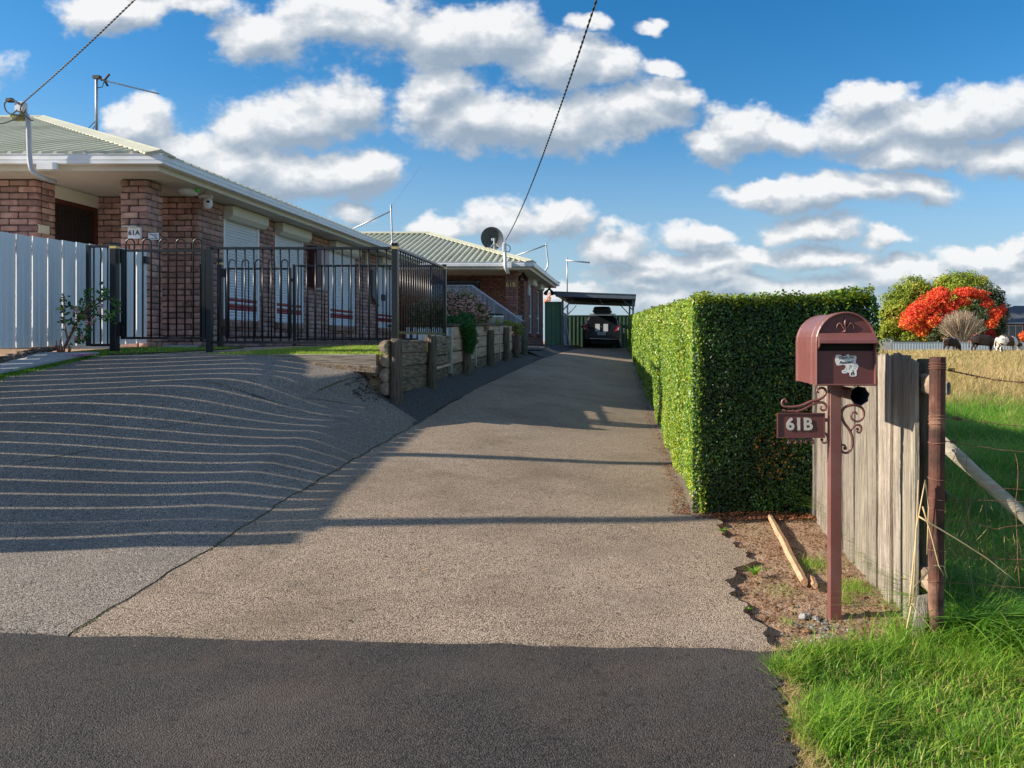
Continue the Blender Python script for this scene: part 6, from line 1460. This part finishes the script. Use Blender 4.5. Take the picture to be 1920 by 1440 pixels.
corr_fence('green_steel_fence', 'green ribbed steel fence, coloured darker for shade, behind the car at the back of the carport', (XF(1050, 38.2), 38.2), (XF(1215, 38.2), 38.2), .85, ZF(592, 38.2), M['green_shade'])
corr_fence('green_steel_fence', 'green steel side fence in shade at the left inside of the carport', (XF(1058, 32), 32), (XF(1065, 38), 38), .9, 2.35, M['steel_blue'])
mb = MB()   # ladder
a, b_ = P(1053, 600, 32.2), P(1061, 649, 31.9)
for dx in (0, .17): mb.tube([a+Vector((dx, 0, 0)), b_+Vector((dx, 0, 0))], .022, 5)
for k in range(7): q = a.lerp(b_, (k+.5)/7); mb.tube([q, q+Vector((.17, 0, 0))], .014, 5)
tag(mb.build('ladder', M['galv']), 'pale ladder leaning at the left post of the carport', 'ladder')
# car, seen from behind
yc = 34.5; xc0 = XF(1127.8, yc); gz = H(xc0, yc+1.5)+.01
car = thing('parked_car', 'dark grey hatchback with white stripes and a roof box parked under the carport', 'car', (xc0, yc+1.9, gz))
K = .001735
def zc_(y): return gz+(1290-y)*K
def ring_car(y, tbl):   # tbl: (halfwidth, z above ground) from sill up to the roof centre
    r = [(xc0+w, y, gz+z) for w, z in tbl]; return r+[(xc0-w, y, gz+z) for w, z in reversed(tbl)]
st = [
 (yc+.00, [(.40,.40),(.72,.38),(.76,.60),(.74,.76),(.72,.80),(.66,.82),(.60,.84),(.40,.86),(.10,.87)]),
 (yc+.05, [(.60,.30),(.80,.32),(.84,.60),(.82,.82),(.80,.98),(.72,1.04),(.66,1.06),(.40,1.08),(.10,1.09)]),
 (yc+.30, [(.70,.24),(.84,.24),(.865,.55),(.85,.85),(.82,1.02),(.74,1.12),(.68,1.28),(.56,1.38),(.10,1.42)]),
 (yc+.55, [(.72,.22),(.845,.22),(.865,.52),(.855,.85),(.83,1.02),(.745,1.12),(.67,1.34),(.54,1.45),(.10,1.48)]),
 (yc+1.6, [(.72,.20),(.84,.20),(.86,.52),(.855,.82),(.84,.98),(.76,1.08),(.66,1.36),(.53,1.48),(.10,1.51)]),
 (yc+2.5, [(.72,.20),(.84,.20),(.86,.52),(.855,.82),(.83,.96),(.76,1.04),(.70,1.12),(.52,1.40),(.10,1.44)]),
 (yc+3.1, [(.70,.22),(.84,.22),(.86,.5),(.84,.80),(.80,.92),(.74,.97),(.66,.99),(.5,1.0),(.10,1.02)]),
 (yc+3.8, [(.60,.26),(.76,.28),(.80,.5),(.76,.70),(.70,.78),(.6,.80),(.5,.81),(.4,.82),(.10,.84)])]
mb = MB(); mb.loft([ring_car(y, t) for y, t in st]); body = mb.build('body', M['paint'], car, smooth=False)
def cpl(x, y, Y): return Vector((xc0+(x-655)*K, Y, zc_(y)))
def pane(poly, mat, name, parent, depth=None):
    """poly of (x,y,Y) in photo-zoom units and real depth; gets 12 mm thickness"""
    q = [cpl(x, y, Y) for x, y, Y in poly]; n = len(q); mb = MB(); mb.add(q+[p+Vector((0, .02, 0)) for p in q], [tuple(range(n)), tuple(range(n, 2*n))[::-1]]+[(i, n+i, n+(i+1) % n, (i+1) % n) for i in range(n)]); return mb.build(name, mat, parent)
hatch = pane([(245,670,yc+.02),(440,965,yc-.012),(870,965,yc-.012),(1065,690,yc+.02),(1020,690,yc+.03),(290,690,yc+.03)], M['paint'], 'tailgate', car)
pane([(285,690,yc+.01),(1025,690,yc+.01),(1000,600,yc+.10),(955,475,yc+.26),(655,462,yc+.27),(365,475,yc+.26),(310,600,yc+.10)], M['glass'], 'rear_window', car)
for x0, x1 in ((495, 612), (705, 823)): pane([(x0,672,yc-.005),(x1,672,yc-.005),(x1,862,yc-.022),(x0,862,yc-.022)], M['white'], 'white_stripe', car)
pane([(200,705,yc+.03),(255,668,yc+.02),(330,850,yc-.02),(240,830,yc-.005)][::-1], M['tail'], 'tail_light', car); pane([(1055,705,yc+.02),(1110,735,yc+.03),(1075,850,yc-.005),(985,860,yc-.02)][::-1], M['tail'], 'tail_light', car)
pane([(195,765,yc-.005),(215,760,yc-.008),(245,810,yc-.012),(205,810,yc-.008)], M['white'], 'reversing_light', car); pane([(1078,770,yc-.008),(1112,760,yc-.005),(1100,825,yc-.01),(1068,835,yc-.012)], M['white'], 'reversing_light', car)
pl = pane([(548,880,yc-.03),(768,885,yc-.03),(766,960,yc-.03),(548,955,yc-.03)], M['sticker'], 'number_plate', car)
put_text('lettering', text_mesh('E 40 EM', .115, pm('plate_blue', (.03,.06,.22), None, 4, .5), .001), pl, tuple(cpl(657, 921, yc-.034)))
pane([(360,1035,yc-.02),(1070,1060,yc-.02),(1070,1072,yc-.02),(360,1055,yc-.02)], M['galv'], 'bumper_strip', car)
pane([(640,735,yc-.015),(680,735,yc-.015),(680,752,yc-.015),(640,752,yc-.015)], M['galv'], 'badge', car)
pane([(360,1110,yc+.03),(950,1110,yc+.03),(930,1180,yc+.05),(380,1180,yc+.05)], M['plastic'], 'diffuser', car)
for s in (-1, 1):
    mb = MB(); mb.tube([(xc0+s*.86, yc+2.35, gz+.98), (xc0+s*.93, yc+2.35, gz+1.0)], .02, 6); mb.bbox((xc0+s*.99, yc+2.35, gz+1.0), (.15, .08, .12), .03); mb.build('mirror', M['plastic'], car)
    for yy_ in (.72, 3.15):
        mb = MB(); 
        mb.loft([[(xc0+s*x, yc+yy_+r*math.cos(j*.3307), gz+.30+r*math.sin(j*.3307)) for j in range(19)] for x, r in ((.66, .28), (.67, .30), (.83, .30), (.845, .28), (.84, .20))]); w_ = mb.build('wheel', M['tyre'], car)
        mb = MB(); mb.loft([[(xc0+s*x, yc+yy_+r*math.cos(j*.6614), gz+.30+r*math.sin(j*.6614)) for j in range(9)] for x, r in ((.842, .19), (.85, .17), (.846, .05))]); mb.build('rim', M['galv'], w_)
    mb = MB(); q = [(xc0+s*.855, yc+.75, gz+1.02), (xc0+s*.86, yc+2.7, gz+1.0), (xc0+s*.70, yc+2.45, gz+1.34), (xc0+s*.69, yc+.70, gz+1.34)]; mb.add(q+[(x-s*.03, y, z) for x, y, z in q], [(0,1,2,3),(7,6,5,4),(0,4,5,1),(1,5,6,2),(2,6,7,3),(3,7,4,0)]); mb.build('side_window', M['glass'], car)
for yy_ in (.75, 1.7): mb = MB(); mb.box((xc0-.60, yc+yy_, gz+1.535), (xc0+.61, yc+yy_+.05, gz+1.56)); mb.box((xc0-.50, yc+yy_, gz+1.47), (xc0-.44, yc+yy_+.05, gz+1.535)); mb.box((xc0+.44, yc+yy_, gz+1.47), (xc0+.50, yc+yy_+.05, gz+1.535)); mb.build('roof_bar', M['galv'], car)
mb = MB(); rings = []
for y, sx, sz in ((.30, .80, .75), (.34, .93, .93), (.50, 1, 1), (1.6, 1, 1), (2.1, .9, .85), (2.3, .7, .5)):
    h = .31*sz; w = .405*sx; b0 = gz+1.565
    rings.append([(xc0+a, yc+y, b0+z) for a, z in ((-w*.9, 0), (-w*1.0, .06), (-w*1.08, .09), (-w*1.06, .12), (-w, .13), (-w*.93, h*.82), (-w*.78, h*.97), (0, h), (w*.78, h*.97), (w*.93, h*.82), (w, .13), (w*1.06, .12), (w*1.08, .09), (w, .06), (w*.9, 0))])
mb.loft(rings); mb.build('roof_box', M['plastic'], car)

# ---------------------------------------------------------------- shrubs and flowers on the planter
def cloud_leaves(cs, n, s, depth=.35):
    """points in the outer shells of several ellipsoids; returns points, outward normals"""
    vol = np.array([c[3]*c[4]*c[5] for c in cs])**.67; k = rng.choice(len(cs), n, p=vol/vol.sum()); C = np.array(cs)[k]
    d = rng.normal(size=(n, 3)); d /= np.linalg.norm(d, axis=1, keepdims=True); r = 1-depth*rng.random(n)**1.3+rng.normal(0, .05, n)
    lump = 1+.17*np.sin(d[:, 0]*9+C[:, 0]*5)*np.sin(d[:, 2]*8+C[:, 1]*3)+.05*np.sin(d[:, 1]*15)
    return C[:, :3]+d*C[:, 3:6]*(r*lump)[:, None], d, r
M['bush'] = leafmat('bush_leaf', [(0,(.03,.06,.012)),(.5,(.11,.20,.04)),(.75,(.24,.32,.08)),(.82,(.46,.27,.20)),(.9,(.58,.30,.26)),(1,(.74,.48,.40))], .6, .25)
M['heath'] = leafmat('heath_leaf', [(0,(.01,.05,.015)),(.6,(.03,.15,.035)),(.85,(.07,.26,.05)),(1,(.35,.20,.05))], .6, .25)
M['lime'] = leafmat('lime_leaf', [(0,(.10,.14,.02)),(.5,(.28,.32,.04)),(1,(.5,.45,.08))], .6, .25)
M['petal'] = pm('pink_petal', (.50,.22,.20), (.72,.42,.38), 60, .6)
def shrub(name, label, cs, n, s, tint, mat, w=.55, stems=True, cat='shrub', depth=.4, up=None, nrm_noise=.8):
    c0 = np.mean([c[:3] for c in cs], 0); t = thing(name, label, cat, (c0[0], c0[1], c0[2]-cs[0][5]))
    p, d, r = cloud_leaves(cs, n, s, depth); o = leaf_obj('leaves', p, d+rng.normal(0, nrm_noise, d.shape), s*(.7+.6*rng.random(n)), tint(n, p, r), mat, parent=t, w=w, up=up); o['kind'] = 'stuff'
    if stems:
        mb = MB(); base = Vector((c0[0], c0[1], c0[2]-cs[0][5]*1.05))
        for c in cs:
            for k in range(4): e = Vector(c[:3])+Vector((random.uniform(-.6, .6)*c[3], random.uniform(-.6, .6)*c[4], random.uniform(0, .7)*c[5])); mb.tube([base+Vector((random.uniform(-.05, .05), 0, 0)), base.lerp(e, .5)+Vector((0, 0, .03)), e], [.02, .012, .004], 5)
        mb.build('stem', M['bark'], t)
    return t
B = lambda px, py, Y, rx, rz, ry=None: (*P(px, py, Y), rx/FOC*Y, (ry or rx)/FOC*Y, rz/FOC*Y)
Yb_ = 13.6
shrub('flowering_bush', 'rounded bush covered in dusty pink flowers above the timber wall', [B(868,580,Yb_,34,36), B(895,590,Yb_,25,27), B(845,570,Yb_,20,26), B(820,585,Yb_+.3,28,34), B(788,590,Yb_+.8,26,26), B(860,606,Yb_,30,14), B(897,612,Yb_,18,14)], 15000, .045,
      lambda n, p, r: np.where(rng.random(n) < .46, .80+.2*rng.random(n), .15+.5*rng.random(n)), M['bush'])
mb = MB()
for _ in range(260):
    px, py = random.gauss(868, 26), random.gauss(578, 16)
    if (abs(px-868)/50)**2+(abs(py-580)/36)**2 > 1: continue
    c = P(px, py, Yb_-.35+.1*abs(px-868)/40+random.uniform(-.03, .1)); s = random.uniform(.012, .024); mb.bbox(tuple(c), (s*1.6, s*1.6, s*1.3), s*.5)
tag(mb.build('pink_blossom', M['petal']), 'small pink blossoms dotted over the front of the dusty pink bush', 'blossom', kind='stuff')
shrub('green_heath', 'dark green feathery shrub spilling over the timber wall', [B(846,603,11.9,22,10), B(872,600,11.9,18,14), B(868,612,11.7,22,14), (-2.50, 11.85, 1.38, .13, .24, .15), (-2.47, 11.9, 1.24, .11, .19, .15), (-2.47, 11.85, 1.10, .07, .13, .11)], 22000, .045,
      lambda n, p, r: np.where(rng.random(n) < .05, 1.0, .35+.3*rng.random(n)+.2*(r > .9)), M['heath'], w=.16, depth=.6)
shrub('yellow_succulent', 'yellow green plants at the foot of the pots on the planter', [(*P(928, 606, 15.5), .10, .25, .06), (*P(948, 606, 16.2), .16, .3, .06)], 1500, .035, lambda n, p, r: rng.random(n), M['lime'], stems=False, cat='plant')
shrub('yellow_creeper', 'yellow green creeper hanging over the far end of the timber wall', [(*P(968, 613, 17.2), .14, .25, .10), (*P(971, 622, 17.1), .09, .15, .12)], 1600, .04, lambda n, p, r: rng.random(n), M['lime'], stems=False, cat='plant')
# fuchsia by the white fence
fu = thing('fuchsia', 'leggy fuchsia with pink drooping flowers growing at the end of the white fence', 'plant', (XF(120, 8.2), 8.2, 1.1))
stems = [[(120,652),(135,620),(150,590),(160,560),(172,545)], [(122,650),(140,615),(160,580),(190,555),(196,545)], [(150,600),(135,575),(118,580)], [(150,595),(175,575),(205,560),(222,572)], [(160,590),(165,620),(155,640)], [(140,610),(150,625),(145,640)], [(155,600),(180,590),(205,595),(215,590)], [(128,640),(120,600),(121,555)]]
mb = MB(); lp = []
for sset in stems:
    q = smooth([P(a, b_, 8.2+random.uniform(-.08, .06)) for a, b_ in sset], 4); mb.tube(q, [.011*(1-.7*i/len(q)) for i in range(len(q))], 5); lp += q[len(q)//3:]
mb.build('stem', pm('fuchsia_stem', (.20,.09,.06), (.3,.15,.1), 20, .8), fu, smooth=True)
lp = np.array([tuple(x) for x in lp]); n = 340; p = lp[rng.integers(0, len(lp), n)]+rng.normal(0, .028, (n, 3)); M['fleaf'] = leafmat('fuchsia_leaf', [(0,(.015,.06,.02)),(.6,(.05,.17,.03)),(1,(.18,.32,.05))], .4, .3)
leaf_obj('leaves', p, rng.normal(0, .6, (n, 3))+np.array([.3, -.8, .4]), .038+.022*rng.random(n), rng.random(n), M['fleaf'], parent=fu, w=.6)['kind'] = 'stuff'
for px, py in ((144,580),(190,573),(172,605),(163,604),(142,634),(153,632),(186,583),(178,598)):
    c = P(px, py, 8.12); mb = MB(); mb.loft([[(c.x+r*math.cos(j*1.05), c.y+r*math.sin(j*1.05), c.z+z) for j in range(6)] for r, z in ((.003, .03), (.008, .012), (.022, .0), (.014, -.012), (.010, -.03))]); mb.build('flower', M['petal'], fu)
mb = MB()
for k in range(14): c = Vector((XF(118, 8.2)+random.uniform(-.02, .12), 8.15, 1.08)); mb.tube([c, c+Vector((random.uniform(-.05, .05), random.uniform(-.03, .03), random.uniform(.05, .16)))], [.008, .003], 5)
mb.build('root_stub', pm('reddish_stub', (.20,.07,.05), (.28,.12,.08), 20, .9), fu)
n = 60; x = XF(160, 8.0)+rng.normal(0, .06, n); y = 7.95+rng.normal(0, .03, n); V, F = flakes(x, y, Hf(x, y)+.05, .008+.008*rng.random(n)); M['petal_f'] = pm('fallen_petal', (.45,.05,.22), (.6,.15,.35), 40, .7)
tag(np_obj('fallen_petals', V, F, M['petal_f']), 'magenta petals fallen on the concrete path below the fuchsia', 'petals', kind='stuff')

# ---------------------------------------------------------------- far right: trees, cows, fence, house
def limb_tree(name, label, base, top_blobs, n, s, tint, mat, trunk_r, group=None, depth=.75, limbs=14, bmat=None, cat='tree', w=.6):
    t = thing(name, label, cat, base, group); base = Vector(base); mb = MB()
    zc = np.mean([b_[2] for b_ in top_blobs]); cx_ = np.mean([b_[0] for b_ in top_blobs]); mid = Vector((cx_, base.y, base.z+(zc-base.z)*.55))
    mb.tube([base-Vector((0, 0, .3)), base.lerp(mid, .5)+Vector((.1, 0, 0)), mid], [trunk_r, trunk_r*.8, trunk_r*.55], 8); mb.build('trunk', bmat or M['bark'], t, smooth=True)
    mb = MB()
    for k in range(limbs):
        b_ = random.choice(top_blobs); e = Vector(b_[:3])+Vector((random.uniform(-.7, .7)*b_[3], random.uniform(-.7, .7)*b_[4], random.uniform(-.3, .8)*b_[5])); st_ = base.lerp(mid, random.uniform(.4, 1))
        mb.tube([st_, st_.lerp(e, .5)+Vector((0, 0, .3)), e], [trunk_r*.45, trunk_r*.25, trunk_r*.06], 5)
    mb.build('limb', bmat or M['bark'], t)
    p, d, r = cloud_leaves(top_blobs, n, s, depth)
    # drop clumps so sky shows through
    g = np.sin(p[:, 0]*1.9+np.sin(p[:, 2]*2.3)*1.5)+np.sin(p[:, 2]*2.7+p[:, 1]*1.1)+np.sin(p[:, 0]*4.1-p[:, 2]*3.3)*.6; keep = (g > -.75) | (rng.random(len(p)) < .25); p, d, r, g = p[keep], d[keep], r[keep], g[keep]
    o = leaf_obj('crown', p, d+rng.normal(0, .7, d.shape)+np.array([0, 0, .3]), s*(.6+.8*rng.random(len(p))), tint(len(p), p, r), mat, parent=t, w=w); o['kind'] = 'stuff'; return t
M['olive'] = leafmat('olive_green_leaf', [(0,(.05,.10,.015)),(.5,(.24,.32,.03)),(.8,(.44,.48,.05)),(1,(.52,.38,.08))], .6, .3)
M['dkleaf'] = leafmat('dull_green_leaf', [(0,(.02,.04,.02)),(.5,(.07,.11,.04)),(.85,(.16,.15,.07)),(1,(.3,.14,.06))], .6, .25)
M['maple'] = leafmat('scarlet_leaf', [(0,(.45,.03,.015)),(.35,(.88,.09,.06)),(.65,(.92,.16,.05)),(.85,(.95,.34,.05)),(1,(.80,.46,.08))], .5, .4)
Y1, Y2, Y3 = 98, 104, 92
def gz_(px, Y): return (XF(px, Y), Y, H(XF(px, Y), Y))
tint_g = lambda lo, sp: (lambda n, p, r: np.clip(lo+rng.normal(0, sp, n)+.25*np.sin(p[:, 0]*.9)*np.sin(p[:, 2]*1.1), 0, 1))
limb_tree('round_tree', 'rounded yellow green tree left of the scarlet maple', gz_(1700, Y1), [B(1712,545,Y1,32,28), B(1690,570,Y1,38,34), B(1670,600,Y1,30,30), B(1660,625,Y1,24,18), B(1725,590,Y1,30,30), B(1735,550,Y1,20,22), B(1700,632,Y1,30,14), B(1735,632,Y1,26,14)], 52000, .25, tint_g(.62, .15), M['olive'], .3)
limb_tree('round_tree', 'taller yellow green tree rising behind the scarlet maple', gz_(1800, Y2), [B(1800,535,Y2,48,26), B(1775,540,Y2,26,22), B(1830,545,Y2,30,26), B(1800,570,Y2,45,28), B(1762,555,Y2,20,20)], 42000, .25, tint_g(.62, .14), M['olive'], .35)
limb_tree('round_tree', 'dull dark green tree at the right edge of the clump by the far house', gz_(1860, Y1+2), [B(1855,560,Y1,26,26), B(1870,585,Y1,22,28), B(1845,600,Y1,30,28), B(1868,612,Y1,18,20), B(1836,555,Y1,20,20)], 26000, .24, tint_g(.5, .2), M['dkleaf'], .3)
limb_tree('maple_tree', 'scarlet and orange autumn maple in front of the green trees', gz_(1745, Y3), [B(1708,602,Y3,22,18), B(1722,585,Y3,22,20), B(1740,570,Y3,22,20), B(1762,555,Y3,22,17), B(1748,598,Y3,26,22), B(1730,618,Y3,16,13), B(1778,575,Y3,20,18), B(1810,548,Y3,20,10), B(1835,553,Y3,18,9), B(1850,568,Y3,12,9), B(1866,588,Y3,13,14), B(1858,606,Y3,12,10), B(1880,580,Y3,7,9), B(1800,566,Y3,18,8)], 38000, .23,
          lambda n, p, r: np.clip(.60+rng.normal(0, .2, n)+.32*np.clip((3.6-p[:, 2])/3, -.5, 1)*(rng.random(n) < .8), 0, 1), M['maple'], .22)
limb_tree('under_shrub', 'dark green shrub under the scarlet maple left of the bare bush', gz_(1772, Y3-1), [B(1765,625,Y3-1,20,16), B(1790,628,Y3-1,16,13), B(1750,632,Y3-1,12,9)], 6000, .28, tint_g(.4, .2), M['dkleaf'], .1, cat='shrub')
limb_tree('maroon_shrub', 'small maroon shrub beside the far brick house', gz_(1857, Y3-2), [B(1857,628,Y3-2,9,11)], 1800, .22, lambda n, p, r: rng.random(n)*.15, M['maple'], .06, cat='shrub')
limb_tree('red_shrub', 'small orange red shrub in front of the far house window', gz_(1918, Y3-2), [B(1920,630,Y3-2,9,9)], 1500, .22, lambda n, p, r: .6+rng.random(n)*.2, M['maple'], .06, cat='shrub')
bs = thing('bare_bush', 'pale leafless fan shaped bush in front of the scarlet maple', 'shrub', gz_(1805, 88)); mb = MB(); Yq = 88
for k in range(420):
    a = random.uniform(-1, 1); b0 = P(1800+a*9+4, 641, Yq+random.uniform(-1, 1)); tip = P(1803+a*44+random.gauss(0, 4), 583+abs(a)**2*24+random.uniform(-4, 14), Yq+random.uniform(-2.2, 2.2)); q = b0.lerp(tip, .5)+Vector((random.uniform(-.15, .15)-a*.25, 0, -.15))
    mb.tube([b0, q, tip], [.04, .028, .012], 3, cap=False)
    for j in range(2): m_ = q.lerp(tip, random.uniform(.1, .7)); mb.tube([m_, m_+Vector((random.uniform(-.5, .5), random.uniform(-.4, .4), random.uniform(.4, .9)))], [.02, .01], 3, cap=False)
mb.build('twigs', M['pale_twig'], bs)['kind'] = 'stuff'
# small autumn branch seen behind the second house
limb_tree('autumn_sapling', 'sparse yellow and orange sapling glimpsed between second house and carport', gz_(1026, 44), [B(1025,566,44,6,8), B(1030,556,44,5,12)], 130, .09, lambda n, p, r: .6+.4*rng.random(n), M['maple'], .05)
# pale steel fence across the paddock
YP = 84
corr_fence('paddock_fence', 'pale blue grey steel fence across the far side of the paddock', (XF(1672, YP), YP), (XF(2150, YP), YP), .05, ZF(642, YP), M['steel_blue'], pitch=.30, dep=.012)
pw = thing('paddock_fence', 'short dark slatted fence at the left end of the pale paddock fence', 'fence', (XF(1675, YP+1), YP+1, .1)); mb = MB()
for k in range(34): x = XF(1675, YP+1)+k*.09*1.0; mb.box((x, YP+1, .1), (x+.05, YP+1.04, ZF(639, YP)))
mb.build('slats', M['post_dark'], pw)['kind'] = 'stuff'
mb = MB()
for k in range(6): x = XF(1655, YP)+k*.18; mb.box((x, YP, .1), (x+.16, YP+.03, ZF(642, YP)+.02*(k % 2)))
pw2 = thing('paling_screen', 'grey timber palings left of the pale paddock fence', 'fence', (XF(1660, YP), YP, .1)); mb.build('palings', M['ramp'], pw2)
# far house
YH = 100; hx = XF(1869, YH); fh = thing('far_house', 'distant red brick house with dark grey roof at the right edge beyond the paddock', 'house', (hx, YH, .3))
mb = MB(); mb.box((hx, YH, 0), (hx+14, YH+9, ZF(606, YH))); mb.build('wall', M['red_brick_far'], fh)
mb = MB(); e = .45; z0, z1 = ZF(605, YH), ZF(583, YH); z2 = z0+2.4
mb.add([(hx-e, YH-e, z0), (hx+14+e, YH-e, z0), (hx+14+e, YH+9+e, z0), (hx-e, YH+9+e, z0), (hx+4.5, YH+4.5, z2), (hx+10, YH+4.5, z2)], [(0,1,5,4),(1,2,5),(2,3,4,5),(3,0,4),(3,2,1,0)]); mb.build('roof', M['roof_dark'], fh)
mb = MB(); mb.box((hx-e, YH-e-.02, z0-.16), (hx+14+e, YH-e+.1, z0+.02)); mb.build('gutter', M['pipe'], fh)
mb = MB(); wx0, wx1 = XF(1878, YH), XF(1916, YH); mb.box((wx0, YH-.06, ZF(634, YH)), (wx1, YH-.02, ZF(611, YH))); wn = mb.build('window', M['glass'], fh)
mb = MB()
for k in range(4): x = wx0+(wx1-wx0)*k/3; mb.box((x-.05, YH-.12, ZF(634, YH)), (x+.05, YH-.07, ZF(611, YH)))
mb.box((wx0, YH-.115, ZF(611, YH)), (wx1, YH-.07, ZF(610, YH))); mb.build('window_frame', M['galv'], wn)
mb = MB(); mb.box((hx+.3, YH-.05, .3), (hx+.7, YH-.01, ZF(612, YH))); mb.build('downpipe', M['pipe'], fh)

# cows
def cow_material(name, c1, c2, thr, seed, sc=1.6):
    m_, nt, b = nodes(name); N = nt.nodes.new; L = nt.links.new
    tc = N('ShaderNodeTexCoord'); mp = N('ShaderNodeMapping'); mp.inputs['Location'].default_value = (seed, seed*.7, 0); L(tc.outputs['Object'], mp.inputs[0])
    nz = N('ShaderNodeTexNoise'); nz.inputs['Scale'].default_value = sc; nz.inputs['Detail'].default_value = 3; L(mp.outputs[0], nz.inputs['Vector'])
    cr = N('ShaderNodeValToRGB'); cr.color_ramp.elements[0].position = thr; cr.color_ramp.elements[1].position = thr+.05; cr.color_ramp.elements[0].color = (*c1, 1); cr.color_ramp.elements[1].color = (*c2, 1)
    L(nz.outputs['Fac'], cr.inputs[0]); L(cr.outputs[0], b.inputs['Base Color']); b.inputs['Roughness'].default_value = .8; return m_
def cow(px, Y, yaw, sc, mat, label):
    x, y, z = gz_(px, Y)
    root = thing('cow', label, 'cow', (x, y, z), 'cows grazing in the paddock')
    J = [(-.05,0,.98,.40,.44),(.45,0,.97,.38,.43),(.80,0,1.02,.30,.34),(1.05,0,.84,.17,.23),(1.22,0,.56,.13,.17),(1.36,0,.34,.13,.14),(1.56,0,.12,.08,.09),   # 0 belly .. 6 muzzle
         (-.55,0,1.03,.35,.39),(-.85,0,1.10,.20,.24)]                                                                                    # 7 rump, 8 tail head
    E = [(0,1),(1,2),(2,3),(3,4),(4,5),(5,6),(0,7),(7,8)]
    def leg(root_i, x0, sgn, rear):
        b0 = len(J)
        if rear: J.extend([(x0,sgn*.17,.80,.15,.17),(x0+.12,sgn*.18,.60,.10,.11),(x0-.06,sgn*.18,.42,.07,.07),(x0-.02,sgn*.18,.12,.05,.055),(x0+.04,sgn*.18,.02,.065,.06)])
        else: J.extend([(x0,sgn*.15,.72,.13,.13),(x0-.02,sgn*.16,.42,.07,.075),(x0,sgn*.16,.12,.05,.055),(x0+.04,sgn*.16,.02,.065,.06)])
        E.append((root_i, b0)); E.extend((i, i+1) for i in range(b0, len(J)-1))
    leg(7, -.72, 1, True); leg(7, -.66, -1, True); leg(2, .68, 1, False); leg(2, .60, -1, False)
    b0 = len(J); J.extend([(1.24,.12,.60,.03,.03),(1.22,.26,.58,.045,.02)]); E.extend([(4, b0), (b0, b0+1)]); b0 = len(J); J.extend([(1.24,-.12,.60,.03,.03),(1.22,-.26,.58,.045,.02)]); E.extend([(4, b0), (b0, b0+1)])
    b0 = len(J); J.extend([(-1.02,0,1.05,.03,.03),(-1.08,0,.75,.025,.025),(-1.08,0,.42,.05,.05)]); E.extend([(8, b0), (b0, b0+1), (b0+1, b0+2)])
    me = bpy.data.meshes.new('cow_body'); me.from_pydata([j[:3] for j in J], E, []); ob = bpy.data.objects.new('cow_body', me); COL.objects.link(ob)
    sk = ob.modifiers.new('skin', 'SKIN'); 
    for i, j in enumerate(J): me.skin_vertices[0].data[i].radius = (j[3], j[4]) if len(me.skin_vertices) else (0, 0)
    me.skin_vertices[0].data[0].use_root = True
    ob.modifiers.new('sub', 'SUBSURF').levels = 2
    bpy.context.view_layer.update(); ev = ob.evaluated_get(bpy.context.evaluated_depsgraph_get()); m2 = bpy.data.meshes.new_from_object(ev); bpy.data.objects.remove(ob)
    m2.materials.clear(); m2.materials.append(mat); m2.polygons.foreach_set('use_smooth', [True]*len(m2.polygons))
    o = bpy.data.objects.new('body', m2); COL.objects.link(o); o.parent = root; o.rotation_euler = (0, 0, yaw); o.scale = (sc, sc, sc)
    return root
try:
    cow(1783, 66, R(35), .98, cow_material('cow_hide_one', (.04,.02,.014), (.75,.70,.64), .60, 2.0), 'smaller dark brown cow with white rump grazing at the left of the three')
    cow(1843, 65, R(5), 1.12, cow_material('cow_hide_two', (.022,.013,.010), (.30,.17,.10), .60, 5.3), 'nearly black brown cow grazing in the middle of the three')
    cow(1888, 64.5, R(12), 1.08, cow_material('cow_hide_three', (.07,.035,.025), (.78,.72,.64), .46, 8.4), 'mostly cream white cow with brown patches grazing at the right')
except Exception as ex: print('COW', ex)

# pale grit on the fresh asphalt and the drive
n = 70; yy = 2.1+rng.random(n)*.95; xx = -2.4+rng.random(n)*2.9; V, F = flakes(xx, yy, Hf(xx, yy)+.012, .0018+.0022*rng.random(n), .9)
tag(np_obj('pale_grit', V, F, M['stone']), 'tiny pale grit scattered on the fresh black asphalt', 'grit', kind='stuff')
